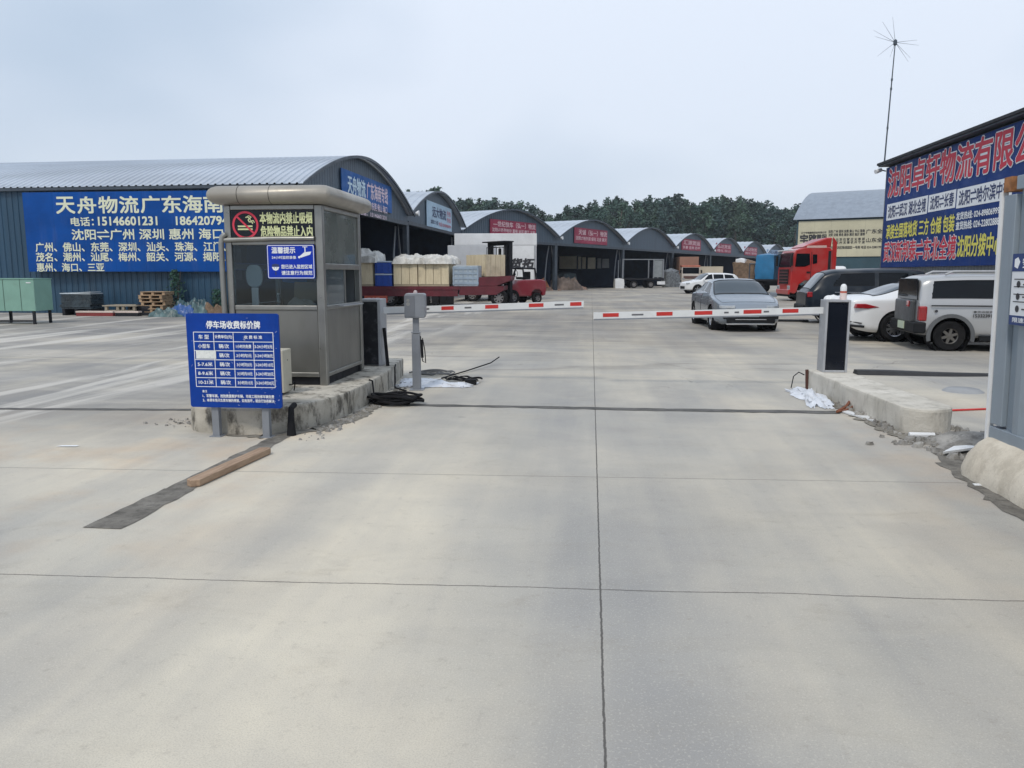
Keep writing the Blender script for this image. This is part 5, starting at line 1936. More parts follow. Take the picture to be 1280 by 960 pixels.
def car(name, label, cat, loc, rz, S, pm):
    """S: top, belt, bot, wmid, wtop splines over x (rear to front), wheel stations, windows; x forward"""
    t = thing(name, label, cat, loc, rz)
    x0, x1 = S['top'][0][0], S['top'][-1][0]
    must = sorted(q for q in {x0, x1, *S['screen'], *S['rearscreen'], *[q for w_ in S['side'] for q in w_]} if x0 <= q <= x1)
    N = 150
    xs = [x0 + (x1 - x0) * (0.5 - 0.5 * math.cos(math.pi * i / N)) * 0.5 + (x1 - x0) * i / N * 0.5 for i in range(N + 1)]
    for q in must:
        i = min(range(N + 1), key=lambda k: abs(xs[k] - q))
        xs[i] = q
    segs = [3, 6, 8, 9, 4, 8]
    grid = []
    for x in xs:
        b, be, tp = spline(S['bot'], x), spline(S['belt'], x), spline(S['top'], x)
        wm, wt = spline(S['wmid'], x), spline(S['wtop'], x)
        be = min(be, tp - 0.03)
        drop = S.get('drop', 0.06) * (0.35 + 0.65 * min(1, max(0, (tp - be) / 0.35)))
        ctl = [(wm * 0.86, b), (wm * 0.985, b + 0.07), (wm, b + (be - b) * 0.6), (wm * 0.97, be), (wt, max(be + 0.004, tp - drop)), (wt * 0.72, tp - drop * 0.22), (0, tp)]
        pts = []
        for (a, c), n in zip(zip(ctl, ctl[1:]), segs):
            for k in range(n):
                pts.append([a[0] + (c[0] - a[0]) * k / n, a[1] + (c[1] - a[1]) * k / n])
        pts.append(list(ctl[-1]))
        for _ in range(2):
            pts = [pts[0]] + [[(pts[i - 1][0] + 2 * pts[i][0] + pts[i + 1][0]) / 4, (pts[i - 1][1] + 2 * pts[i][1] + pts[i + 1][1]) / 4] for i in range(1, len(pts) - 1)] + [pts[-1]]
        pts[-1] = [0, pts[-2][1]]
        grid.append([[x, p[0], p[1]] for p in pts])
    JB, JE = 17, 26                                   # belt row, roof edge row
    JM = len(grid[0]) - 1
    jw0, jw1 = JB + 2, JE - 1
    # pull the nearest vertices onto the slanting window edges and the wheel arches
    for (xb0, xb1, xt0, xt1) in S['side']:
        for j in range(jw0, jw1 + 1):
            k = (j - jw0) / (jw1 - jw0)
            for a, b_ in ((xb0, xt0), (xb1, xt1)):
                q = a + (b_ - a) * k
                i = min(range(N + 1), key=lambda n_: abs(grid[n_][j][0] - q))
                grid[i][j][0] = q
    wr, ar = S['wr'], S['wr'] + S.get('gap', 0.055)
    for i in range(N + 1):
        for j in range(JB):
            p = grid[i][j]
            for wx in S['wheels']:
                dx, dz = p[0] - wx, p[2] - wr
                d = math.hypot(dx, dz)
                if abs(d - ar) < 0.03 and d > 0:
                    p[0], p[2] = wx + dx / d * ar, wr + dz / d * ar
    body = MB()
    wins = {}
    flat_v = []

    def idx(i, j):
        return i * (2 * JM + 1) + j
    allv = []
    for row in grid:
        allv += [tuple(p) for p in row] + [(p[0], -p[1], p[2]) for p in reversed(row[:-1])]
    W2 = 2 * JM + 1

    def put(mb, face):
        mp_ = mb.__dict__.setdefault('map', {})
        out = []
        for q in face:
            if q not in mp_:
                mp_[q] = len(mb.v)
                mb.v.append(allv[q])
            out.append(mp_[q])
        mb.f.append(tuple(out))
        mb.m.append(0)
    for i in range(N):
        for jj in range(W2 - 1):
            j = jj if jj < JM else 2 * JM - 1 - jj
            face = (idx(i, jj), idx(i, jj + 1), idx(i + 1, jj + 1), idx(i + 1, jj))
            cx = sum(allv[q][0] for q in face) / 4
            cz = sum(allv[q][2] for q in face) / 4
            key = None
            if j < JB and any(math.hypot(cx - wx, cz - wr) < ar for wx in S['wheels']):
                continue
            if j >= JE:
                if S['screen'][0] < cx < S['screen'][1]:
                    key = 'windscreen'
                elif S['rearscreen'][0] < cx < S['rearscreen'][1]:
                    key = 'rear_window'
            elif jw0 <= j < jw1:
                k = (j + 0.5 - jw0) / (jw1 - jw0)
                for n_, (xb0, xb1, xt0, xt1) in enumerate(S['side']):
                    if xb0 + (xt0 - xb0) * k < cx < xb1 + (xt1 - xb1) * k:
                        key = ('side_window', n_, jj < JM)
            put(body if key is None else wins.setdefault(key, MB()), face)
    for i in (0, N):
        body.map = getattr(body, 'map', {})
        put(body, tuple(idx(i, q) for q in range(W2)))
    body.build('body', pm, t, smooth=True)
    for gx in S.get('gaps', ()):
        i = min(range(N + 1), key=lambda n_: abs(xs[n_] - gx))
        for s in (-1, 1):
            mb = MB()
            mb.tube([(p[0], s * (p[1] + 0.001), p[2]) for p in grid[i][4:JB + 2]], 0.006, 4)
            mb.build('door_gap', m_dark, t)
            mb = MB()
            q = grid[i][JB - 3]
            mb.box((gx + 0.16, s * (q[1] + 0.008), q[2]), (0.17, 0.025, 0.03))
            mb.build('door_handle', pm, t, bevel=0.008)
    for (xb0, xb1, xt0, xt1) in S['side']:
        for s in (-1, 1):
            mb = MB()
            for jr, a, b_ in ((jw0, xb0, xb1), (jw1, xt0, xt1)):
                ln_ = [(grid[n_][jr][0], s * (grid[n_][jr][1] + 0.002), grid[n_][jr][2]) for n_ in range(N + 1) if a - 0.01 <= grid[n_][jr][0] <= b_ + 0.01]
                if len(ln_) > 1:
                    mb.tube(ln_, 0.009, 4)
            mb.build('window_trim', S.get('trim', m_plast), t)
    for key, mb in wins.items():
        mb.build(key if isinstance(key, str) else key[0], m_wscreen if isinstance(key, str) else m_cglass, t, smooth=True)
    for a, b_, nm in ((S['screen'][0], S['screen'][1], 'screen_seal'), (S['rearscreen'][0], S['rearscreen'][1], 'screen_seal'), (S['screen'][1] + 0.05, x1 - 0.3, 'bonnet_gap')):
        if a < x0:
            continue
        ia, ib = (min(range(N + 1), key=lambda n_: abs(xs[n_] - q)) for q in (a, b_))
        mb = MB()
        rr_ = 0.013 if nm == 'screen_seal' else 0.005
        for s in (-1, 1):
            mb.tube([(grid[n_][JE][0], s * grid[n_][JE][1], grid[n_][JE][2] + 0.001) for n_ in range(ia, ib + 1)], rr_, 4)
        for n_ in (ia, ib):
            mb.tube([(p[0], p[1], p[2] + 0.001) for p in grid[n_][JE:]] + [(p[0], -p[1], p[2] + 0.001) for p in reversed(grid[n_][JE:-1])], rr_, 4)
        mb.build(nm, m_dark, t)
    mb = MB()
    wm = max(p[1] for p in S['wmid'])
    bz = min(p[1] for p in S['bot'])
    mb.b2(x0 + 0.3, x1 - 0.3, -wm * 0.68, wm * 0.68, bz - 0.01, bz + 0.32)
    for wx in S['wheels']:
        for s in (-1, 1):
            mb.lathe([(ar - 0.002, s * wm * 0.55), (ar - 0.002, s * wm * 0.965)], (wx, 0, wr), 'Y', 28, cap=False)
    mb.build('underbody', m_dark, t)
    for wx in S['wheels']:
        for s in (-1, 1):
            wheel(t, (wx, s * (wm - 0.12), wr), wr, 0.2, s, S.get('rim'), S.get('spokes', 5), S.get('hub', 0.62))
    return t


def mirror_pair(t, x, y, z, m):
    for s in (-1, 1):
        mb = MB()
        mb.box((x, s * (y + 0.08), z), (0.1, 0.19, 0.12), rz=-s * 0.15)
        mb.tube([(x, s * (y - 0.05), z - 0.05), (x, s * (y + 0.02), z - 0.04)], 0.025, 6)
        mb.build('wing_mirror', m, t, bevel=0.03)


# grey sedan facing the gate
SED = dict(top=[(-2.38, 0.78), (-2.3, 0.98), (-1.75, 1.09), (-1.05, 1.34), (-0.35, 1.455), (0.1, 1.46), (0.45, 1.41), (1.18, 1.045), (1.35, 0.985), (1.9, 0.87), (2.22, 0.77), (2.38, 0.6)],
           belt=[(-2.38, 0.74), (-2.3, 0.93), (-1.6, 0.99), (0, 0.955), (1.2, 0.93), (2.2, 0.72), (2.38, 0.56)],
           bot=[(-2.38, 0.42), (-2.1, 0.24), (0, 0.19), (2.1, 0.2), (2.38, 0.24)],
           wmid=[(-2.38, 0.62), (-2.25, 0.8), (-1.8, 0.91), (0, 0.93), (1.5, 0.925), (2.05, 0.85), (2.25, 0.74), (2.38, 0.6)],
           wtop=[(-2.38, 0.5), (-2.2, 0.66), (-1.6, 0.66), (-0.5, 0.66), (0.3, 0.66), (1.18, 0.79), (1.6, 0.81), (2.1, 0.73), (2.38, 0.5)],
           screen=(0.42, 1.2), rearscreen=(-1.7, -0.85), gaps=(-1.15, -0.07), trim=m_chrome, side=[(-1.2, -0.12, -0.85, -0.12), (-0.02, 1.0, -0.02, 0.42)], wr=0.345, wheels=(-1.4, 1.38), spokes=5)
p_grey = paint('steel_grey_paint', (0.24, 0.27, 0.305), 0.5, 0.27)
t = car('parked_car', 'grey sedan facing the gate with the barrier arm crossing before it', 'car', (4.28, 24.1, 0), R(-87.5), SED, p_grey)
for s in (-1, 1):
    mb = MB()
    mb.prism([(2.0, s * 0.845), (2.2, s * 0.785), (2.34, s * 0.64), (2.38, s * 0.44), (2.36, s * 0.42), (2.2, s * 0.6), (2.0, s * 0.8)], 0.645, 0.725)
    mb.build('headlight', m_head, t, bevel=0.01)
    mb = MB()
    mb.lathe([(0.0, 2.385), (0.07, 2.38), (0.09, 2.33)], (0, s * 0.6, 0.47), 'X', 14)
    mb.build('fog_lamp', m_head, t)
    mb = MB()
    mb.box((2.33, s * 0.62, 0.47), (0.06, 0.28, 0.22), rz=-s * 0.45)
    mb.build('bumper_vent', m_plast, t, bevel=0.02)
mb = MB()
mb.b2(2.36, 2.396, -0.66, 0.66, 0.25, 0.53)
mb.build('lower_grille', m_plast, t, bevel=0.02)
mb = MB()
mb.b2(2.39, 2.405, -0.42, 0.42, 0.34, 0.36)
mb.b2(2.3, 2.4, -0.66, 0.66, 0.205, 0.24)
mb.build('grille_trim', m_chrome, t)
mb = MB()
mb.b2(2.39, 2.408, -0.22, 0.22, 0.42, 0.53)
mb.build('number_plate', M('dull_green_plate', (0.2, 0.25, 0.25), 0.5), t)
mb = MB()
for s in (-1, 1):
    mb.tube([(1.22, s * 0.3, 1.02), (1.26, s * 0.05, 1.005)], 0.008, 5)
mb.build('wiper', m_plast, t)
mirror_pair(t, 0.92, 0.9, 0.99, p_grey)

# white sedan seen from behind at the right
WS = dict(SED)
WS.update(gaps=(-0.17, ), top=[(-2.42, 0.86), (-2.36, 1.02), (-2.15, 1.07), (-1.7, 1.13), (-1.0, 1.36), (-0.35, 1.47), (0.1, 1.48), (0.45, 1.43), (1.18, 1.06), (1.4, 0.99), (1.95, 0.88), (2.25, 0.78), (2.42, 0.6)],
          belt=[(-2.42, 0.82), (-2.36, 0.96), (-1.6, 1.0), (0, 0.97), (1.2, 0.93), (2.2, 0.72), (2.42, 0.56)],
          bot=[(-2.42, 0.4), (-2.2, 0.28), (-1.8, 0.22), (0, 0.2), (2.1, 0.2), (2.42, 0.24)],
          wmid=[(-2.42, 0.72), (-2.34, 0.82), (-1.9, 0.915), (0, 0.94), (1.5, 0.93), (2.05, 0.85), (2.42, 0.6)],
          wtop=[(-2.42, 0.6), (-2.2, 0.72), (-1.6, 0.66), (-0.5, 0.61), (0.3, 0.6), (1.18, 0.72), (1.6, 0.76), (2.42, 0.5)],
          rearscreen=(-1.85, -0.9), side=[(-1.35, -0.22, -0.95, -0.22), (-0.12, 0.98, -0.12, 0.42)], wheels=(-1.38, 1.42), wr=0.345, spokes=10)
p_white = paint('white_car_paint', (0.68, 0.69, 0.7), 0, 0.25)
t = car('parked_car', 'white sedan with slanting red tail lamps, parked behind the barrier cabinet', 'car', (8.45, 19.9, 0), R(4), WS, p_white)
for s in (-1, 1):
    mb = MB()
    mb.prism([(-2.34, 0.80), (-2.31, 0.9), (-2.1, 0.90), (-1.78, 0.82), (-2.05, 0.785)], s * 0.70, s * 0.925, 'Y')
    mb.build('tail_light', m_tail, t, bevel=0.015)
    mb = MB()
    mb.tube([(-2.46, s * 0.45, 0.5), (-2.4, s * 0.76, 0.48), (-2.16, s * 0.9, 0.44)], 0.012, 5)
    mb.tube([(-2.46, s * 0.5, 0.4), (-2.4, s * 0.78, 0.38), (-2.1, s * 0.91, 0.36)], 0.03, 5)
    mb.build('bumper_trim', m_plast, t)
mb = MB()
mb.b2(-2.445, -2.425, -0.7, 0.7, 0.3, 0.45)
mb.build('rear_diffuser', m_plast, t, bevel=0.01)
mb = MB()
mb.b2(-2.46, -2.425, -0.24, 0.24, 0.7, 0.82)
mb.build('number_plate', M('pale_blue_plate', (0.25, 0.36, 0.45), 0.5), t)
mirror_pair(t, 0.95, 0.91, 1.0, p_white)

# silver van
VAN = dict(top=[(-2.5, 1.25), (-2.46, 1.52), (-2.25, 1.585), (-1.5, 1.615), (0.2, 1.62), (0.9, 1.58), (1.25, 1.48), (1.85, 1.1), (2.2, 1.02), (2.45, 0.9), (2.55, 0.65)],
           belt=[(-2.5, 0.98), (0, 0.97), (1.7, 0.96), (2.55, 0.6)],
           bot=[(-2.5, 0.34), (-2.1, 0.3), (0, 0.25), (2.2, 0.26), (2.55, 0.3)],
           wmid=[(-2.5, 0.875), (-2.35, 0.91), (0, 0.93), (1.8, 0.92), (2.3, 0.82), (2.55, 0.66)],
           wtop=[(-2.5, 0.74), (-2.3, 0.765), (0, 0.77), (1.2, 0.74), (1.9, 0.76), (2.55, 0.55)],
           screen=(1.2, 1.88), rearscreen=(-9, -8.9), side=[(-2.28, -1.0, -2.24, -1.0), (-0.86, 0.2, -0.86, 0.2), (0.32, 1.4, 0.32, 1.08)], wr=0.315, wheels=(-1.9, 1.3), gap=0.075, spokes=6, hub=0.52, rim=M('dark_alloy', (0.16, 0.15, 0.135), 0.35, 0.8, 0.1), drop=0.09)
p_silver = paint('silver_paint', (0.40, 0.405, 0.41), 0.35, 0.32)
VL = (9.4, 17.45, 0)
t = car('parked_van', 'silver van with roof rails and round grey wheel arches beside the container', 'van', VL, R(-6), VAN, p_silver)
mb = MB()
mb.prism([(-0.73, 1.05), (0.73, 1.05), (0.7, 1.46), (0.6, 1.5), (-0.6, 1.5), (-0.7, 1.46)], -2.525, -2.503, 'X')
mb.build('rear_window', m_cglass, t, bevel=0.01)
mb = MB()
mb.b2(-2.6, -2.503, -0.62, 0.62, 0.58, 1.045)
mb.build('tailgate_cover', M('tailgate_dark_grey', (0.055, 0.06, 0.065), 0.5), t, bevel=0.03)
mb = MB()
mb.b2(-2.62, -2.601, -0.5, -0.34, 0.9, 1.03)
mb.build('rear_reflector', m_tail, t, bevel=0.01)
mb = MB()
mb.b2(-2.6, -2.36, -0.925, 0.925, 0.36, 0.6)
mb.build('rear_bumper', m_plast, t, bevel=0.04)
mb = MB()
mb.b2(-2.62, -2.601, -0.22, 0.22, 0.42, 0.58)
mb.build('number_plate', M('pale_green_plate', (0.42, 0.48, 0.36), 0.5), t)
for s in (-1, 1):
    mb = MB()
    mb.b2(-2.515, -2.36, s * 0.76, s * 0.925, 0.62, 0.93)
    mb.build('tail_light', m_tail, t, bevel=0.03)
    mb = MB()
    n = 20
    vs = []
    for wx in (-1.9,):
        for k in range(n + 1):
            a = math.pi * (-0.08 + 1.16 * k / n)
            for rr_ in (0.385, 0.46):
                for yy in (0.925, 0.955):
                    vs.append((wx + rr_ * math.cos(a), s * yy, 0.315 + rr_ * math.sin(a)))
    mb.add(vs, [(4 * k + p, 4 * k + q, 4 * k + 4 + q, 4 * k + 4 + p) for k in range(n) for p, q in ((0, 1), (1, 3), (3, 2), (2, 0))])
    mb.build('wheel_arch_trim', M('arch_grey', (0.1, 0.105, 0.11), 0.55), t)
    mb = MB()
    mb.tube([(-2.0, s * 0.66, 1.58), (-1.85, s * 0.66, 1.645), (1.0, s * 0.66, 1.65), (1.1, s * 0.66, 1.57)], 0.022, 8)
    mb.build('roof_rail', m_grey2, t, smooth=True)
    mb = MB()
    mb.b2(-2.3, -0.9, s * 0.93, s * 0.945, 0.93, 0.955)
    mb.build('slide_rail', m_blk, t)
    mb = MB()
    mb.b2(-1.35, 0.85, s * 0.86, s * 0.935, 0.22, 0.33)
    mb.build('side_step', m_plast, t, bevel=0.01)
mb = MB()
mb.b2(-0.94, -0.928, -0.943, -0.9, 0.33, 1.5)
mb.build('door_gap', m_blk, t)
mb = MB()
write(mb, '●货运服务 024', (-1.5, 0.8, -1.0, 0.845), -0.945, 0.02)
write(mb, '15332391360', (-1.5, 0.71, -1.0, 0.775), -0.945, 0.05)
mb.build('lettering', m_blk_l, t)
mb = MB()
disc(mb, (-2.2, 0.83), 0.03, -0.945)
mb.build('fuel_lock', m_blk_l, t)
mirror_pair(t, 1.5, 0.93, 1.08, p_silver)

# dark van
DV = dict(VAN)
DV.update(top=[(-2.55, 1.0), (-2.45, 1.1), (-1.95, 1.66), (-1.6, 1.74), (0.2, 1.78), (0.9, 1.72), (1.25, 1.58), (1.85, 1.16), (2.2, 1.04), (2.45, 0.92), (2.55, 0.65)],
          belt=[(-2.55, 0.96), (-2.0, 1.1), (0, 1.08), (1.7, 1.04), (2.55, 0.6)],
          wmid=[(-2.55, 0.8), (-2.3, 0.91), (0, 0.94), (1.8, 0.93), (2.3, 0.82), (2.55, 0.66)],
          rearscreen=(-2.42, -1.98), wr=0.35, gap=0.06, side=[(-1.75, -0.5, -1.5, -0.5), (-0.38, 0.5, -0.38, 0.5), (0.62, 1.5, 0.62, 1.1)], wheels=(-1.55, 1.5), spokes=5)
p_dk = paint('midnight_blue_paint', (0.004, 0.010, 0.019), 0.0, 0.3, 0.0)
p_dk.node_tree.nodes['Principled BSDF'].inputs['Specular IOR Level'].default_value = 0.35
t = car('parked_van', 'midnight blue van with slanting rear window behind the white sedan', 'van', (9.5, 26.4, 0), R(-4), DV, p_dk)
for s in (-1, 1):
    mb = MB()
    mb.b2(-2.52, -2.36, s * 0.66, s * 0.9, 0.85, 1.02)
    mb.build('tail_light', m_tail, t, bevel=0.02)
    mb = MB()
    mb.b2(-1.7, 1.4, s * 0.938, s * 0.95, 1.0, 1.02)
    mb.build('chrome_strip', m_chrome, t)
mb = MB()
mb.b2(-2.62, -2.5, -0.8, 0.8, 0.36, 0.6)
mb.build('rear_bumper', m_plast, t, bevel=0.04)
mirror_pair(t, 1.5, 0.93, 1.1, p_dk)

# white SUV in the distance
SU = dict(SED)
SU.update(top=[(-2.3, 0.95), (-2.2, 1.3), (-1.9, 1.56), (-1.0, 1.66), (0.1, 1.67), (0.45, 1.6), (1.1, 1.16), (1.35, 1.08), (1.9, 0.98), (2.2, 0.86), (2.3, 0.65)],
          belt=[(-2.3, 0.9), (0, 1.04), (1.2, 1.0), (2.2, 0.78), (2.3, 0.6)], bot=[(-2.3, 0.42), (-2.0, 0.3), (2.0, 0.28), (2.3, 0.32)],
          rearscreen=(-2.22, -1.92), side=[(-1.9, -0.95, -1.65, -0.95), (-0.85, 0.0, -0.85, 0.0), (0.1, 0.98, 0.1, 0.42)],
          wmid=[(-2.3, 0.72), (-2.1, 0.88), (0, 0.93), (1.5, 0.925), (2.05, 0.83), (2.3, 0.62)], wr=0.36, screen=(0.4, 1.12))
t = car('parked_car', 'small distant white hatchback with dark side windows behind the grey sedan', 'car', (9.55, 64.2, 0), R(196), SU, p_white)
for s in (-1, 1):
    mb = MB()
    mb.box((2.12, s * 0.7, 0.84), (0.3, 0.22, 0.1), rz=-s * 0.6)
    mb.build('headlight', m_head, t, bevel=0.02)
mb = MB()
mb.b2(2.27, 2.31, -0.45, 0.45, 0.38, 0.6)
mb.build('lower_grille', m_plast, t, bevel=0.02)
mirror_pair(t, 0.9, 0.9, 1.1, p_white)

# ------------------------------------------------------------------ trucks
m_truckred = paint('tractor_red', (0.40, 0.018, 0.016), 0.0, 0.35)
m_dkred = M('dull_red_frame', (0.105, 0.011, 0.02), 0.6, 0, 0.2, 2, 0.3, (0.1, 0.07, 0.06))
m_steelrim = M('steel_rim', (0.2, 0.19, 0.19), 0.5, 0.4, 0.2)


def truck_wheel(t, x, y, r, s, wd=0.3):
    return wheel(t, (x, y, r), r, wd, s, m_steelrim, 8, 0.58)


t = thing('semi_tractor', 'bright red truck tractor with a roof wind deflector by the cream sign', 'truck', (11.55, 47.8, 0), R(184))
# local x forward (front at +x); cab 2.3 long
mb = MB()
mb.prism([(-2.25, 1.05), (-2.25, 2.95), (-2.1, 3.14), (-0.6, 3.1), (-0.18, 2.96), (-0.05, 2.75), (0.05, 2.0), (0.08, 1.55), (0.08, 0.5), (-0.15, 0.42), (-0.3, 0.5), (-0.42, 0.95), (-0.75, 1.2), (-1.15, 1.2), (-1.5, 1.0), (-1.62, 0.75), (-1.9, 0.75)], -1.22, 1.22, 'Y')
cab = mb.build('cab', m_truckred, t, bevel=0.06)
mb = MB()
mb.prism([(-2.2, 3.1), (-2.25, 3.68), (-1.9, 3.66), (-0.9, 3.3), (-0.55, 3.12)], -1.12, 1.12, 'Y')
mb.build('roof_deflector', m_truckred, t, bevel=0.08)
for s in (-1, 1):
    mb = MB()
    mb.prism([(-2.262, 1.1), (-2.5, 1.3), (-2.5, 3.4), (-2.262, 3.7)], s * 1.1, s * 1.2, 'Y')
    mb.build('side_fairing', m_truckred, t, bevel=0.02)
    mb = MB()
    mb.prism([(-0.15, 2.0), (-0.2, 2.75), (-0.95, 2.75), (-1.0, 2.12), (-0.7, 2.0)], s * 1.222, s * 1.235, 'Y')
    mb.build('side_window', m_cglass, t)
    mb = MB()
    mb.prism([(-1.15, 2.15), (-1.13, 2.7), (-1.38, 2.7), (-1.4, 2.2)], s * 1.222, s * 1.235, 'Y')
    mb.build('quarter_window', m_cglass, t)
    mb = MB()
    mb.b2(-1.08, -1.05, s * 1.221, s * 1.228, 1.15, 2.85)
    mb.b2(-2.18, -2.02, s * 1.221, s * 1.228, 1.2, 2.9)
    mb.build('door_gap', m_blk, t)
    mb = MB()
    mb.b2(-1.02, -0.82, s * 1.222, s * 1.25, 1.62, 1.72)
    mb.build('door_handle', m_plast, t)
    mb = MB()
    mb.box((0.12, s * 1.38, 2.35), (0.12, 0.2, 0.62))
    mb.tube([(-0.05, s * 1.2, 2.75), (0.1, s * 1.38, 2.72)], 0.025, 6)
    mb.build('wing_mirror', m_plast, t, bevel=0.03)
    mb = MB()
    mb.box((0.08, s * 0.95, 0.78), (0.06, 0.42, 0.24))
    mb.build('headlight', m_head, t, bevel=0.02)
    truck_wheel(t, -0.95, s * 1.02, 0.5, s)
    truck_wheel(t, -4.2, s * 0.95, 0.5, s, 0.5)
    mb = MB()
    mb.prism([(-1.9, 3.08), (-1.9, 3.22), (-0.8, 3.2), (-0.75, 3.08)], s * 1.222, s * 1.228, 'Y')
    mb.build('pale_cab_mark', M('pale_cab_print', (0.6, 0.4, 0.36), 0.5), t)
mb = MB()
mb.prism([(0.03, 1.98), (0.075, 1.98), (-0.01, 2.78), (-0.1, 2.78)], -1.12, 1.12, 'Y')
mb.build('windscreen', m_cglass, t, bevel=0.01)
mb = MB()
mb.b2(0.082, 0.11, -0.85, 0.85, 1.0, 1.85)
gr_ = mb.build('grille', m_plast, t, bevel=0.02)
mb = MB()
for z in (1.12, 1.3, 1.48, 1.66):
    mb.b2(0.111, 0.125, -0.8, 0.8, z, z + 0.05)
mb.build('grille_slat', M('slat_grey_red', (0.2, 0.05, 0.05), 0.4, 0.3), gr_)
mb = MB()
mb.b2(-1.85, -1.55, -1.23, 1.23, 0.35, 0.74)
mb.b2(-0.28, 0.1, -1.2, 1.2, 0.26, 0.378)
mb.build('step_skirt', m_plast, t)
mb = MB()
mb.b2(0.06, 0.16, -1.18, 1.18, 0.38, 0.68)
mb.build('front_bumper', m_truckred, t, bevel=0.04)
mb = MB()
mb.b2(-0.06, 0.2, -1.1, 1.1, 2.92, 2.98)
mb.build('sun_visor', m_white, t, bevel=0.02)
mb = MB()
mb.b2(-6.0, -1.7, -0.5, 0.5, 0.65, 0.95)
mb.build('chassis', m_blk, t)
t = thing('tank_dome', 'white rounded tank top showing between the red tractor and the dark van', 'tank', (15.1, 50.0, 0), R(-20))
mb = MB()
mb.lathe([(0.3, -0.62), (0.45, -0.55), (0.5, -0.4), (0.5, 0.4), (0.45, 0.55), (0.3, 0.62)], (0, 0, 1.56), 'X', 24)
mb.build('shell', m_white, t, smooth=True)
mb = MB()
mb.b2(-0.4, 0.4, -0.35, 0.35, 0, 1.2)
mb.build('saddle', m_blk, t)

# brown box truck with orange and white cab in the distance
BT = (12.6, 100.5, 0)
t = thing('box_truck', 'distant truck with a brown box body and orange and white cab', 'truck', BT, R(-88))
mb = MB()
mb.prism([(0.0, 0.75), (0.0, 2.45), (-0.25, 2.62), (-1.55, 2.62), (-1.6, 0.75)], -1.15, 1.15, 'Y')
mb.build('cab', M('cab_white', (0.55, 0.5, 0.45), 0.5), t, bevel=0.08)
mb = MB()
mb.b2(-1.5, 0.03, -1.17, 1.17, 2.4, 2.66)
mb.build('roof_stripe', M('cab_orange', (0.42, 0.13, 0.08), 0.5), t, bevel=0.05)
mb = MB()
mb.b2(0.002, 0.02, -1.02, 1.02, 1.6, 2.36)
mb.build('windscreen', m_cglass, t)
mb = MB()
mb.b2(0.002, 0.04, -0.9, 0.9, 0.95, 1.3)
mb.build('grille', M('grille_brown', (0.1, 0.05, 0.04), 0.6), t)
for s in (-1, 1):
    mb = MB()
    mb.box((0.02, s * 0.92, 0.95), (0.06, 0.3, 0.18))
    mb.build('headlight', m_head, t)
    mb = MB()
    mb.box((0.1, s * 1.32, 1.85), (0.08, 0.18, 0.4))
    mb.tube([(0, s * 1.1, 2.0), (0.1, s * 1.3, 2.0)], 0.02, 5)
    mb.build('wing_mirror', m_plast, t)
    truck_wheel(t, -0.95, s * 0.95, 0.45, s)
    truck_wheel(t, -5.5, s * 0.95, 0.45, s)
mb = MB()
mb.b2(-0.02, 0.08, -1.15, 1.15, 0.45, 0.74)
mb.build('bumper', M('bumper_pale', (0.5, 0.46, 0.42), 0.5), t, bevel=0.03)
mb = MB()
mb.b2(-7.5, -1.75, -1.2, 1.25, 1.0, 3.75)
mb.build('box_body', M('brown_box', (0.27, 0.15, 0.105), 0.7, 0, 0.1, 0.8), t, bevel=0.03)
mb = MB()
mb.b2(-7.4, -0.3, -0.5, 0.5, 0.7, 0.98)
mb.build('chassis', m_blk, t)
mb = MB()
mb.b2(12.2, 17.5, 106, 108, 0, 2.55)
tag(mb.build('loading_wall', M('cream_panel', (0.5, 0.44, 0.34), 0.7, 0, 0.1, 0.6)), 'low cream wall panel right of the distant brown truck', 'wall')

# loaded flatbed with blue tarp and brown goods
m_tarp = M('blue_tarp', (0.012, 0.14, 0.3), 0.45, 0, 0.15, 2)
t = thing('flatbed_truck', 'dark flatbed truck carrying the blue tarpaulin load, behind the grey sedan and white hatchback', 'truck', (13.75, 66.8, 0), R(155))
mb = MB()
mb.b2(-5.8, 0.3, -1.15, 1.15, 1.0, 1.15)
mb.b2(-5.8, -0.2, -0.45, 0.45, 0.62, 0.995)
mb.build('flatbed', m_blk, t)
for x in (-0.5, -3.6, -4.7):
    for s in (-1, 1):
        truck_wheel(t, x, s * 0.95, 0.46, s)
mb = MB()
for s in (-1, 1):
    mb.tube([(0.28, s * 1.1, 1.15), (0.28, s * 1.1, 2.4)], 0.05, 6)
mb.tube([(0.28, -1.1, 2.4), (0.28, 1.1, 2.4)], 0.05, 6)
mb.build('headboard', m_frame, t)


def lumpy_box(name, loc, rz, d, m, seed, amp=0.06, n=9):
    mb = MB()
    rows = []
    ring_ = dense([(-d[0] / 2, -d[1] / 2), (d[0] / 2, -d[1] / 2), (d[0] / 2, d[1] / 2), (-d[0] / 2, d[1] / 2)], max(d[0], d[1]) / n)
    k = len(ring_)
    lv = [0, 0.15, 0.35, 0.55, 0.75, 0.92, 1.0]
    vs = []
    for q in lv:
        for p in ring_:
            f_ = 1 - (0.05 if q > 0.9 else 0) + amp * 2 * noise.noise(Vector((p[0] * 1.6 + seed, p[1] * 1.6, q * 3)))
            vs.append((p[0] * f_, p[1] * f_, d[2] * q + amp * noise.noise(Vector((p[0] * 2, p[1] * 2 + seed, q * 2))) * (1 if q > 0 else 0)))
    fs = [(i * k + j, i * k + (j + 1) % k, (i + 1) * k + (j + 1) % k, (i + 1) * k + j) for i in range(len(lv) - 1) for j in range(k)]
    b = len(vs)
    mb.add(vs, fs)
    top = [tuple(vs[(len(lv) - 1) * k + j]) for j in range(k)]
    mb.add(top + [(0, 0, d[2] * (1.04 + amp))], [(j, (j + 1) % k, k) for j in range(k)])
    o = mb.build(name, m, smooth=True)
    o.location = loc
    o.rotation_euler = (0, 0, rz)
    return o


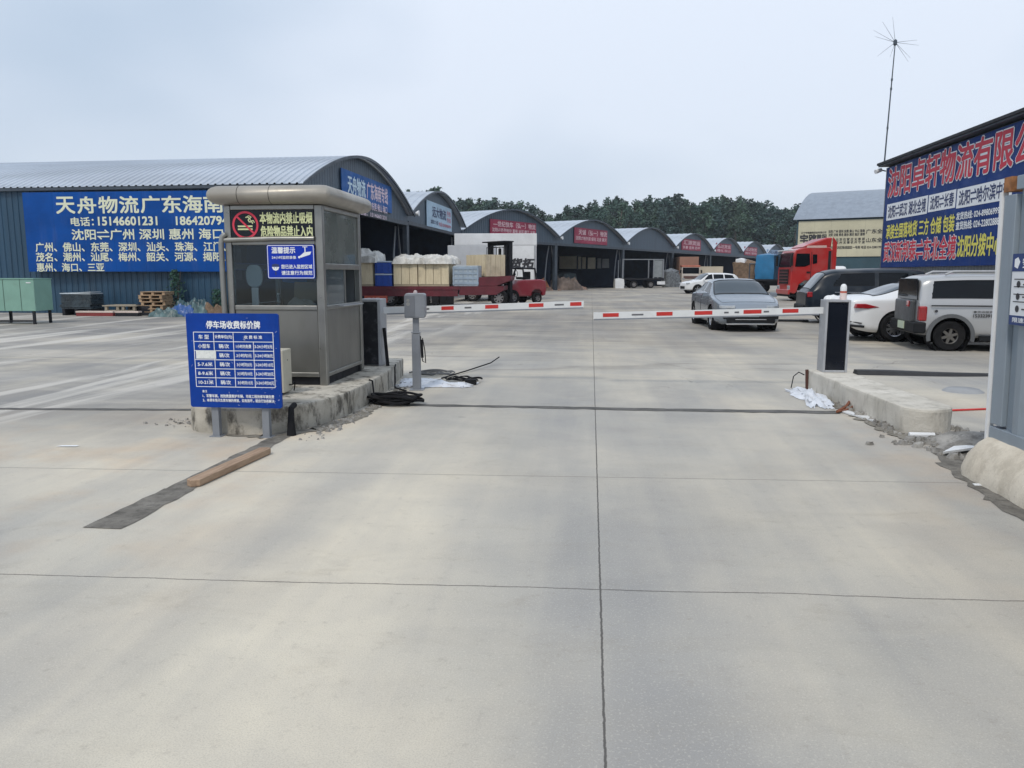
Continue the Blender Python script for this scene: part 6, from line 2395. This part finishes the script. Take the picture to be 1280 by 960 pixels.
tag(lumpy_box('tarpaulin', (14.55, 66.4, 1.155), R(155), (1.5, 2.0, 1.95), m_tarp, 2.0, 0.05), 'bright blue tarpaulin wrapped load left of the red tractor', 'tarpaulin')
m_brown = M('brown_sack', (0.16, 0.105, 0.065), 0.85, 0, 0.3, 4, 0.4)
tag(lumpy_box('sacks', (13.3, 68.6, 0.0), R(150), (2.0, 1.6, 2.5), m_brown, 4.0, 0.1), 'tall heap of brown sacks left of the blue tarpaulin load', 'sacks')
tag(lumpy_box('sack', (12.85, 68.55, 2.0), R(150), (0.8, 0.8, 0.8), m_white, 9.0, 0.12), 'white sack beside the top of the brown sacks', 'sack')
tag(lumpy_box('machine', (11.3, 70.5, 0), R(10), (1.4, 1.0, 1.25), M('dull_machine', (0.1, 0.12, 0.13), 0.6, 0, 0.4, 5), 7.0, 0.12), 'low grey machine between the cream wall panel and the brown sacks', 'machine')

# ------------------------------------------------------------------ trailer with crates, forklift and white box truck
TY = 38.4
TX0 = -14.5
t = thing('lowbed_trailer', 'long dark red low trailer loaded with pale wooden crates', 'trailer', (TX0, TY, 0), R(1))
mb = MB()
mb.b2(0, 8.1, -1.2, 1.2, 0.82, 0.98)
mb.b2(0.2, 8.0, -1.17, -1.1, 0.5, 0.815)
mb.prism([(8.05, 0.55), (8.105, 0.98), (10.25, 1.0), (10.25, 0.8), (9.9, 0.58)], -1.15, 1.15, 'Y')
mb.prism([(8.9, 1.005), (8.95, 1.42), (10.6, 1.5), (10.6, 1.3), (9.9, 1.005)], -1.1, 1.1, 'Y')
mb.build('bed', m_dkred, t)
mb = MB()
for x in (6.0, 6.45, 6.9, 7.3, 7.65):
    mb.prism([(x - 0.2, -1.16), (x + 0.14, -1.16), (x + 0.14, -1.1), (x - 0.2, -1.1)], 0.1, 0.8)
mb.build('mud_flap', m_dark, t)
for x in (4.6, 5.6, 6.6, 10.0):
    for s in (-1, 1):
        truck_wheel(t, x, s * 0.95, 0.42, s)
mb = MB()
mb.b2(3.35, 4.5, -1.24, -1.2, 0.18, 0.52)
pl = mb.build('red_plate', M('orange_red_plate', (0.5, 0.1, 0.06), 0.5), t)
mb = MB()
write(mb, '安全第一', (3.5, 0.28, 4.35, 0.45), -1.243, 0.03)
mb.build('lettering', flat('plate_lettering', (0.6, 0.35, 0.3)), pl)

m_crate = wood('crate_board', (0.58, 0.49, 0.33), (0.68, 0.59, 0.42), (6, 6, 0.7))


def crate(label, x0, x1, y0, y1, z0, z1, boards, rz=0, group=None):
    cx, cy = (x0 + x1) / 2, (y0 + y1) / 2
    t = thing('wooden_crate', label, 'crate', (cx, cy, z0), rz, group)
    lx, ly, lz = (x1 - x0) / 2, (y1 - y0) / 2, z1 - z0
    mb = MB()
    n = boards
    rr = random.Random(int(x0 * 100))
    for k in range(n):
        a = -lx + 2 * lx * k / n
        b = -lx + 2 * lx * (k + 1) / n - 0.02
        e = rr.uniform(0, 0.012)
        mb.b2(a, b, -ly - e, -ly + 0.03, 0.1, lz)
        mb.b2(a, b, ly - 0.03, ly + e, 0.1, lz)
    m2 = max(2, int(boards * ly / lx))
    for k in range(m2):
        a = -ly + 0.032 + 2 * (ly - 0.032) * k / m2
        b = -ly + 0.032 + 2 * (ly - 0.032) * (k + 1) / m2 - 0.02
        mb.b2(-lx, -lx + 0.03, a, b, 0.1, lz)
        mb.b2(lx - 0.05, lx - 0.02, a, b, 0.1, lz)
    mb.b2(-lx + 0.04, lx - 0.06, -ly + 0.04, ly - 0.04, lz - 0.04, lz - 0.01)
    mb.build('boards', m_crate, t)
    mb = MB()
    for y in (-ly + 0.06, 0, ly - 0.06):
        mb.b2(-lx, lx, y - 0.05, y + 0.05, 0.0, 0.095)
    mb.build('skid', wood('skid', (0.3, 0.24, 0.17), (0.4, 0.33, 0.24)), t)
    return t


zd = 0.985
crate('pale wooden crate at the left end of the red trailer, beside the booth', -13.6, -10.7, TY - 1.1, TY + 1.0, zd, 2.28, 3)
crate('long pale wooden crate on the trailer, right of the blue crates', -9.65, -8.45, TY - 1.1, TY + 1.0, zd, 2.28, 3)
crate('wide pale wooden crate on the trailer next to the grey plastic bin', -8.42, -6.9, TY - 1.08, TY + 1.0, zd, 2.24, 4)
m_wrap = M('white_wrap', (0.55, 0.54, 0.51), 0.6, 0, 0.18, 5, 0.4, (0.22, 0.2, 0.17))
tag(crumple('white_bags', (-12.1, TY - 0.05, 2.12), (3.1, 2.4, 0.66), m_wrap, 2.2, 0.35, 66, 40, 5, 0.3, True), 'white crumpled bags heaped on the leftmost trailer crate', 'bags')
tag(crumple('white_wrap', (-8.27, TY - 0.05, 2.06), (2.98, 2.4, 0.5), m_wrap, 6.6, 0.3, 70, 40, 6, 0.3, True), 'crumpled white wrap over the two crates right of the blue ones', 'wrap')
m_bcrate = M('blue_plastic', (0.012, 0.06, 0.33), 0.4, 0, 0.12, 6, 0.15)
for k, lab in enumerate(('upper of the two blue plastic boxes between the wooden crates', 'lower of the two blue plastic boxes between the wooden crates')):
    z = zd + (0.62 if k == 0 else 0)
    t = thing('plastic_box', lab, 'box', (-10.18, TY - 0.6, z), 0, 'blue boxes on the trailer')
    mb = MB()
    mb.b2(-0.42, 0.42, -0.45, 0.45, 0, 0.54)
    for x in (-0.3, 0, 0.3):
        mb.b2(x - 0.03, x + 0.03, -0.47, -0.451, 0.05, 0.45)
    mb.build('box_body', m_bcrate, t, bevel=0.02)
    mb = MB()
    mb.b2(-0.44, 0.44, -0.475, 0.475, 0.545, 0.605)
    mb.build('rim', M('pale_blue_rim', (0.5, 0.58, 0.66), 0.4), t, bevel=0.01)
t = thing('plastic_bin', 'pale grey ribbed plastic bin on the trailer in front of the lifted crate', 'bin', (-6.1, TY - 0.35, zd), 0)
m_bin = M('pale_bin', (0.36, 0.42, 0.47), 0.5, 0, 0.1, 8)
mb = MB()
mb.b2(-0.62, 0.62, -0.6, 0.6, 0, 1.0)
mb.build('bin_body', m_bin, t, bevel=0.02)
mb = MB()
for z in (0.1, 0.34, 0.58, 0.82):
    mb.b2(-0.64, 0.64, -0.63, -0.601, z, z + 0.1)
for k in range(6):
    mb.b2(-0.6 + 0.24 * k - 0.03, -0.6 + 0.24 * k + 0.03, -0.64, -0.631, 0.05, 0.95)
mb.build('ribs', M('bin_rib', (0.28, 0.35, 0.43), 0.5), t)

# white box truck behind, and a smaller pale one
t = thing('box_trailer', 'big white box trailer with black characters, standing behind the forklift', 'trailer', (-4.4, 48.2, 0), R(4))
mb = MB()
mb.b2(-3.95, 1.0, -1.25, 1.25, 0.9, 3.3)
bx_ = mb.build('box_body', m_white, t, bevel=0.02)
mb = MB()
mb.b2(-3.97, 1.02, -1.27, 1.27, 3.305, 4.0)
mb.build('upper_panel', M('upper_white', (0.66, 0.67, 0.68), 0.5, 0, 0.06), t, bevel=0.02)
for x in (-3.95, -2.3, -0.65, 0.85):
    mb = MB()
    mb.b2(x, x + 0.12, -1.28, -1.251, 0.9, 3.28)
    mb.build('corner_post' if x > 0.5 else 'side_rib', m_grey2 if x > 0.5 else m_white, t)
mb = MB()
write(mb, '货拓', (-0.6, 1.95, 0.78, 2.5), -1.283, 0.07, 0, 1, 0.2)
mb.build('lettering', m_blk_l, bx_)
mb = MB()
mb.b2(-3.9, 0.9, -0.5, 0.5, 0.55, 0.89)
mb.build('chassis', m_blk, t)
for s in (-1, 1):
    mb = MB()
    mb.b2(-3.4, -3.25, s * 0.8 - 0.07, s * 0.8 + 0.07, 0, 0.895)
    mb.build('landing_leg', m_blk, t)
for x in (-0.6, 0.4):
    for s in (-1, 1):
        truck_wheel(t, x, s * 1.0, 0.45, s)
t = thing('box_trailer', 'smaller pale grey box trailer beside the big white one', 'trailer', (-7.05, 45.0, 0), R(3))
mb = MB()
mb.b2(-1.2, 1.5, -0.9, 0.9, 0.8, 3.2)
mb.build('box_body', M('pale_grey_box', (0.5, 0.52, 0.55), 0.5, 0, 0.06), t, bevel=0.02)
for s in (-1, 1):
    truck_wheel(t, 0.2, s * 0.8, 0.4, s)
mb = MB()
mb.b2(-1.1, 1.4, -0.4, 0.4, 0.5, 0.79)
mb.build('chassis', m_blk, t)

# forklift
m_fred = paint('forklift_red', (0.22, 0.008, 0.02), 0, 0.4)
FA = math.atan2(-0.70, -0.71)
t = thing('forklift', 'dark red forklift with tall black mast lifting a wooden crate', 'forklift', (-4.0, 41.2, 0), FA)
mb = MB()
mb.prism([(-1.55, 0.45), (-1.62, 0.8), (-1.55, 1.22), (-1.2, 1.3), (0.3, 1.25), (0.75, 1.0), (0.95, 0.95), (0.95, 0.4), (-0.55, 0.4), (-0.6, 0.62), (-0.8, 0.75), (-1.1, 0.75), (-1.3, 0.6), (-1.35, 0.4)], -0.66, 0.66, 'Y')
mb.build('body', m_fred, t, bevel=0.06)
mb = MB()
for s in (-1, 1):
    mb.tube([(-1.0, s * 0.52, 1.26), (-0.9, s * 0.5, 1.86), (0.4, s * 0.5, 1.9), (0.78, s * 0.52, 1.05)], 0.055, 6)
for k in range(6):
    x = -0.8 + 0.22 * k
    mb.tube([(x, -0.5, 1.88), (x, 0.5, 1.88)], 0.03, 5)
mb.build('overhead_guard', m_blk, t)
mb = MB()
mb.b2(-0.75, -0.2, -0.26, 0.26, 1.3, 1.42)
mb.b2(-0.82, -0.7, -0.26, 0.26, 1.3, 1.7)
mb.build('seat', m_plast, t, bevel=0.03)
mb = MB()
mb.tube([(0.2, 0, 1.25), (0.02, 0, 1.6)], 0.03, 6)
mb.lathe([(0.17, -0.015), (0.19, 0), (0.17, 0.015)], (0.02, 0, 1.6), 'X', 16, cap=False)
mb.build('steering_wheel', m_plast, t)
for s in (-1, 1):
    mb = MB()
    mb.b2(0.98, 1.16, s * 0.8 - 0.14, s * 0.8 + 0.14, 0.15, 3.2)
    mb.b2(1.17, 1.28, s * 0.68 - 0.08, s * 0.68 + 0.08, 0.4, 3.05)
    mb.build('mast_rail', m_blk, t)
    wheel(t, (0.72, s * 0.62, 0.38), 0.38, 0.26, s, m_steelrim, 6, 0.55)
    wheel(t, (-0.95, s * 0.6, 0.3), 0.3, 0.22, s, m_steelrim, 6, 0.55)
    mb = MB()
    mb.b2(1.34, 2.5, s * 0.34 - 0.07, s * 0.34 + 0.07, 1.3, 1.36)
    mb.b2(1.29, 1.35, s * 0.34 - 0.07, s * 0.34 + 0.07, 1.3, 2.1)
    mb.build('fork', m_blk, t)
mb = MB()
mb.b2(0.99, 1.2, -0.9, 0.9, 3.05, 3.2)
mb.b2(0.93, 1.5, -0.98, 0.98, 3.202, 3.26)
mb.b2(1.02, 1.14, -0.68, 0.68, 1.9, 2.05)
mb.b2(1.05, 1.1, -0.1, 0.1, 0.4, 2.9)
mb.build('mast_crossbar', m_blk, t)
mb = MB()
for k in range(7):
    y = -0.84 + 0.28 * k
    mb.tube([(1.3, y, 1.5), (1.3, y, 2.95)], 0.02, 5)
for z in (1.5, 2.0, 2.5, 2.95):
    mb.tube([(1.3, -0.85, z), (1.3, 0.85, z)], 0.025, 5)
mb.build('load_backrest', m_blk, t)
fx_, fy_ = -4.0 + math.cos(FA) * 2.02, 41.2 + math.sin(FA) * 2.02
crate('pale wooden crate lifted on the forks of the red forklift', fx_ - 0.62, fx_ + 0.62, fy_ - 0.85, fy_ + 0.85, 1.365, 2.55, 4, FA)

# ------------------------------------------------------------------ clutter along the wall of the nearest shed
# green steel cabinets on leg frames
m_green = M('sea_green_paint', (0.20, 0.36, 0.29), 0.5, 0, 0.08, 1.5, 0.15)
for (cx, cy, wd_, lab) in ((-18.3, 23.2, 1.5, 'sea green sheet steel cabinet on black legs, nearest the pallets'), (-20.2, 22.9, 1.9, 'sea green sheet steel cabinet on black legs, the one farther from the pallets')):
    t = thing('steel_cabinet', lab, 'cabinet', (cx, cy, 0), R(4), 'green cabinets by the blue wall')
    mb = MB()
    mb.b2(-wd_ / 2, wd_ / 2, -0.45, 0.45, 0.42, 1.42)
    mb.build('casing', m_green, t, bevel=0.015)
    mb = MB()
    mb.b2(-wd_ / 2 - 0.012, wd_ / 2 + 0.012, -0.47, 0.47, 1.422, 1.452)
    mb.build('lid', m_green, t)
    mb = MB()
    for x in (-wd_ / 6, wd_ / 5):
        mb.b2(x - 0.008, x + 0.008, -0.456, -0.451, 0.44, 1.41)
    mb.build('door_gap', M('dark_green_gap', (0.05, 0.1, 0.08), 0.6), t)
    mb = MB()
    mb.b2(wd_ * 0.34, wd_ * 0.44, -0.462, -0.451, 1.3, 1.33)
    mb.build('badge', m_white, t)
    for x in (-wd_ / 2 + 0.08, wd_ / 2 - 0.1):
        for y in (-0.4, 0.4):
            mb = MB()
            mb.b2(x - 0.035, x + 0.035, y - 0.035, y + 0.035, 0, 0.418)
            mb.build('leg', m_blk, t)
    mb = MB()
    mb.b2(-wd_ / 2 + 0.12, wd_ / 2 - 0.14, -0.42, -0.38, 0.08, 0.13)
    mb.build('stretcher', m_blk, t)
t = thing('inset_cabinet', 'deep green inset panel between the two sea green cabinets', 'panel', (-19.15, 23.35, 0), R(4))
mb = MB()
mb.b2(-0.12, 0.1, -0.3, 0.3, 0.45, 1.4)
mb.build('casing', M('deep_green', (0.1, 0.22, 0.16), 0.5), t)
mb = MB()
mb.b2(-0.1, 0.08, -0.42, -0.31, 0.3, 0.5)
mb.b2(-0.05, 0.03, -0.3, -0.2, 0, 0.44)
mb.build('motor_bracket', m_grey, t)

# bundle of sheet material
m_bund = M('dark_wrapped_sheets', (0.03, 0.045, 0.055), 0.3, 0, 0.4, 4, 0.3, (0.12, 0.13, 0.13))
t = thing('sheet_bundle', 'dark film wrapped stack of sheets with a pale top by the blue wall', 'bundle', (-19.35, 28.3, 0), 0)
rr = random.Random(12)
mb = MB()
z = 0.25
while z < 0.8:
    hgt = rr.uniform(0.04, 0.09)
    e = rr.uniform(-0.05, 0.05)
    mb.b2(-1.05 + e, 0.2 + e, -0.4 + e * 0.5, 0.4, z, z + hgt - 0.004)
    z += hgt
mb.build('sheets', m_bund, t, bevel=0.01)
mb = MB()
mb.box((-0.42, 0, z + 0.03), (1.25, 0.8, 0.03), ry=0.01)
mb.box((-0.1, -0.1, z + 0.075), (0.7, 0.6, 0.025), ry=-0.06)
mb.build('pale_top_sheet', M('pale_top', (0.5, 0.55, 0.58), 0.5), t)
mb = MB()
for x in (-0.9, -0.4, 0.1):
    mb.b2(x - 0.06, x + 0.06, -0.45, 0.45, 0, 0.248)
mb.build('bearer', m_blk, t)
for (x, ln, c, lab) in ((-18.75, 1.45, 'r', 'long red board with a pale edge on the ground before the wrapped sheets'), (-17.45, 0.9, 'w', 'long pale board on the ground between wrapped sheets and the pallets')):
    mb = MB()
    mb.b2(-ln / 2, ln / 2, -0.12, 0.12, 0.0, 0.13, 0)
    mb.b2(-ln / 2 - 0.01, ln / 2 + 0.01, -0.13, 0.13, 0.131, 0.19, 1)
    o = mb.build('board', [M('dull_red_board', (0.2, 0.03, 0.03), 0.7) if c == 'r' else m_blk, M('pale_board', (0.6, 0.5, 0.44), 0.7)], bevel=0.005)
    o.location = (x, 27.6, 0)
    o.rotation_euler = (0, 0, R(2))
    tag(o, lab, 'board')
tag(lumpy_box('black_box', (-17.25, 28.35, 0), 0, (0.8, 0.6, 0.4), m_blk, 3.0, 0.04), 'low black bundle with flat top beside the low pallet', 'bundle')

m_pal = wood('pallet_wood', (0.36, 0.235, 0.14), (0.46, 0.33, 0.21))
m_pal2 = wood('grey_pallet_wood', (0.26, 0.225, 0.17), (0.34, 0.3, 0.23))


def pallet(label, m, loc, rz, wd_=1.1, dp=1.0, group=None):
    t = thing('wooden_pallet', label, 'pallet', loc, rz, group)
    mb = MB()
    for k in range(6):
        y = -dp / 2 + 0.05 + (dp - 0.1) * k / 5
        mb.b2(-wd_ / 2, wd_ / 2, y - 0.055, y + 0.055, 0.111, 0.13)
    for y in (-dp / 2 + 0.05, 0, dp / 2 - 0.05):
        mb.b2(-wd_ / 2, wd_ / 2, y - 0.05, y + 0.05, 0, 0.018)
    mb.build('deck_boards', m, t)
    for x in (-wd_ / 2 + 0.06, 0, wd_ / 2 - 0.06):
        mb = MB()
        mb.b2(x - 0.05, x + 0.05, -dp / 2 + 0.01, dp / 2 - 0.01, 0.0185, 0.1105)
        mb.build('stringer', m, t)
    return t


PX, PY = -16.78, 28.45
rr = random.Random(4)
ord_ = ['lowest', 'second lowest', 'third from the ground', 'middle', 'third from the top', 'second highest', 'topmost']
p = pallet('wooden pallet, lowest of the tall stack by the blue wall', m_pal, (PX, PY, 0), 0.02, 0.98, 0.75, group='pallets in the tall stack')
for k in range(1, 7):
    dup(p, (PX + rr.uniform(-0.04, 0.04), PY + rr.uniform(-0.03, 0.03), 0.1305 * k), rr.uniform(-0.05, 0.05), label='wooden pallet, %s of the tall stack by the blue wall' % ord_[k])
t = thing('low_table', 'low greyish wooden trestle with a flat top left of the tall pallet stack', 'table', (-17.95, 28.3, 0), 0.05)
mb = MB()
for k in range(5):
    mb.b2(-0.68, 0.68, -0.5 + 0.2 * k, -0.31 + 0.2 * k, 0.36, 0.4)
mb.build('top', m_pal2, t)
for x in (-0.55, -0.1, 0.12, 0.55):
    for y in (-0.42, 0.42):
        mb = MB()
        mb.b2(x - 0.05, x + 0.05, y - 0.05, y + 0.05, 0, 0.358)
        mb.build('leg', m_pal2, t)
mb = MB()
mb.b2(-0.6, 0.6, -0.48, -0.43, 0.15, 0.22)
mb.build('brace', m_pal2, t)
m_tb = M('royal_blue_tarp', (0.015, 0.075, 0.26), 0.4, 0, 0.2, 4)
m_tg = M('grey_green_tarp', (0.07, 0.125, 0.13), 0.45, 0, 0.35, 3, 0.4, (0.3, 0.36, 0.38))
m_td = M('dark_teal_tarp', (0.03, 0.075, 0.09), 0.4, 0, 0.35, 3)
tag(crumple('tarpaulin', (-15.3, 28.35, 0.0), (1.7, 1.0, 0.75), m_td, 4.4, 0.5, 50, 30, 4, 0.6), 'highest dark teal crumpled tarpaulin in the heap by the wall', 'tarpaulin')
tag(crumple('tarpaulin', (-15.35, 27.75, 0.0), (1.3, 0.7, 0.42), m_tb, 7.4, 0.5, 46, 30, 5, 0.45), 'royal blue crumpled tarpaulin in the heap right of the pallets', 'tarpaulin')
tag(crumple('tarpaulin', (-15.85, 27.45, 0.0), (1.3, 0.6, 0.3), m_tg, 1.7, 0.5, 46, 30, 5, 0.45), 'grey green crumpled tarpaulin at the front of the heap beside the pallets', 'tarpaulin')
tag(crumple('tarpaulin', (-14.75, 27.8, 0.0), (0.9, 0.6, 0.45), m_tg, 11.7, 0.5, 40, 26, 5, 0.5), 'pale green tarpaulin edge at the right of the heap near the booth', 'tarpaulin')
tag(crumple('sacking', (-14.2, 28.0, 0.0), (0.9, 0.7, 0.5), m_brown, 15.2, 0.5, 26, 20, 4), 'brown sacking heap between the tarpaulins and the booth', 'sacking')

# plants against the blue wall
m_plant = M('wall_plant_leaf', (0.025, 0.075, 0.05), 0.8, 0, 0.4, 6)


def wall_plant(label, loc, h, w_, n, seed):
    rr = random.Random(seed)
    t = thing('wall_plant', label, 'plant', loc)
    mb = MB()
    for k in range(5):
        x = rr.uniform(-0.1, 0.1)
        mb.tube([(x * 0.3, 0, 0), (x, 0.02, h * 0.5), (x * 2.5, 0.04, h * rr.uniform(0.75, 1))], [0.02, 0.014, 0.004], 5)
    mb.build('stem', m_bark, t)
    mb = MB()
    for k in range(n):
        z = h * rr.uniform(0.08, 1.0)
        q = w_ * (1.15 - z / h) * 0.7 + 0.06
        p = Vector((rr.gauss(0, q * 0.5), rr.gauss(-0.02, 0.1), z))
        nn = Vector((rr.gauss(0, 1), rr.gauss(-0.6, 1), rr.gauss(0.3, 1))).normalized()
        e1 = nn.orthogonal().normalized()
        e2 = nn.cross(e1)
        s = rr.uniform(0.03, 0.07)
        mb.add([p - e1 * s, p + e2 * s * 0.5, p + e1 * s, p - e2 * s * 0.5], [(0, 1, 2, 3)])
    mb.build('foliage', m_plant, t)


wall_plant('dark green bushy plant against the blue wall behind the pallet stack', (-16.25, 28.95, 0), 1.75, 0.55, 700, 2)
wall_plant('faint green plant against the blue wall behind the tarpaulin heap', (-14.55, 28.95, 0), 1.0, 0.6, 420, 3)

# scrap heap, trailer and other things in front of the far sheds
mb = MB()
rr = random.Random(21)
SCX, SCY = -3.9, 76.0
t = rubble('scrap_heap', 'brown heap of scrap and broken wood in front of the red-bannered shed', [(-5.0, 74.0, 0.9, 0.5, 90), (-3.2, 76.8, 1.0, 0.5, 90), (-1.8, 78.2, 0.6, 0.4, 50)], 31, 0.12, 0.42)
t.data.materials[0] = M('scrap_brown', (0.2, 0.13, 0.1), 0.85, 0, 0.45, 3, 0.5, (0.06, 0.05, 0.045))
tag(crumple('scrap_mound', (-3.4, 76.3, 0), (5.2, 2.2, 1.15), M('dull_scrap', (0.13, 0.1, 0.085), 0.85, 0, 0.4, 2, 0.5), 3.9, 0.7, 50, 24, 6), 'dull mound of mixed scrap beneath the red-bannered gable', 'scrap')
mb = MB()
mb.box((0, 0, 0.5), (0.35, 0.1, 1.25), ry=R(-28))
o = mb.build('orange_board', M('orange_board', (0.45, 0.18, 0.1), 0.7))
o.location = (-4.35, 74.9, 0.1)
tag(o, 'orange board leaning on the scrap heap', 'board')
tag(lumpy_box('sack', (3.05, 86.3, 0), 0.2, (1.0, 0.9, 1.0), m_white, 13.0, 0.06), 'white sack beside the parked flatbed trailer under the sheds', 'sack')
t = thing('flatbed_trailer', 'dark low flatbed trailer with an upright frame under the banner-less shed', 'trailer', (5.5, 88.0, 0), R(12))
mb = MB()
mb.b2(-2.4, 2.4, -1.1, 1.1, 0.9, 1.1)
mb.build('bed', m_blk, t)
mb = MB()
for x in (-2.3, 1.2, 2.3):
    for y in (-1.0, 1.0):
        mb.b2(x - 0.06, x + 0.06, y - 0.06, y + 0.06, 1.1, 3.1)
mb.b2(-2.35, 2.35, -1.05, -0.95, 3.1, 3.2)
mb.build('upright_frame', m_grey, t)
mb = MB()
mb.b2(1.25, 2.2, -1.03, -0.98, 1.2, 3.05)
mb.build('curtain', M('grey_curtain', (0.22, 0.24, 0.25), 0.8), t)
for x in (-1.0, 0.9):
    for s in (-1, 1):
        truck_wheel(t, x, s * 0.9, 0.42, s)
mb = MB()
mb.b2(1.6, 2.5, -1.15, -1.101, 0.4, 0.75)
mb.build('tail_board', m_white, t)
tag(lumpy_box('machine', (9.3, 92.5, 0), R(20), (1.8, 1.2, 1.9), M('pale_machine', (0.12, 0.13, 0.14), 0.6, 0, 0.5, 5), 17.0, 0.15), 'cluttered grey machine right of the parked flatbed trailer', 'machine')
for (x, y, d, rz, lab, c) in ((-1.0, 84.5, (3.0, 1.6, 1.6), 64, 'dark goods stack on the floor below the cream boards inside a shed', (0.07, 0.09, 0.1)), (-13.6, 47.0, (3.0, 2.0, 1.9), 80, 'stack of dark goods just inside the second shed along', (0.08, 0.08, 0.08))):
    tag(lumpy_box('goods_stack', (x - 2, y + 2, 0), R(rz), d, M('dark_goods', c, 0.8, 0, 0.4, 2), x, 0.05), lab, 'goods')
# flat black thing on the ground left of the dark van
mb = MB()
mb.prism([(-0.6, -0.25), (0.5, -0.35), (0.6, 0.2), (-0.3, 0.35)], 0.004, 0.05)
o = mb.build('rubber_mat', m_dark)
o.location = (6.75, 26.9, 0)
tag(o, 'flat black rubber mat on the ground left of the barrier cabinet top', 'mat')
# white scrap of paper on the drive at the left
mb = MB()
mb.quad((-0.1, -0.015, 0.006), (0.1, 0.0, 0.008), (0.11, 0.03, 0.012), (-0.05, 0.02, 0.01))
o = mb.build('paper_scrap', m_white)
o.location = (-4.85, 6.55, 0)
tag(o, 'thin white paper scrap lying on the grey ground at the left', 'paper')
mb = MB()
mb.prism([(-0.06, -0.03), (0.07, -0.02), (0.06, 0.03), (-0.05, 0.025)], 0.002, 0.006)
o = mb.build('paper_scrap', m_white)
o.location = (2.98, 6.02, 0.004)
tag(o, 'flattened white scrap on the drive before the rough concrete base', 'paper')

# ------------------------------------------------------------------ thin summer haze over the yard
mb = MB()
mb.b2(-420, 420, -50, 430, -1.0, 34.0)
hz = mb.build('haze', m_grey)
hz['kind'] = 'stuff'
hz.data.materials.clear()
hm = bpy.data.materials.new('haze_air')
hm.use_nodes = True
ht = hm.node_tree
ht.nodes.remove(ht.nodes['Principled BSDF'])
pv = ht.nodes.new('ShaderNodeVolumePrincipled')
pv.inputs['Color'].default_value = (0.86, 0.92, 1.0, 1)
pv.inputs['Density'].default_value = 0.0003
ht.links.new(pv.outputs[0], ht.nodes['Material Output'].inputs['Volume'])
hz.data.materials.append(hm)
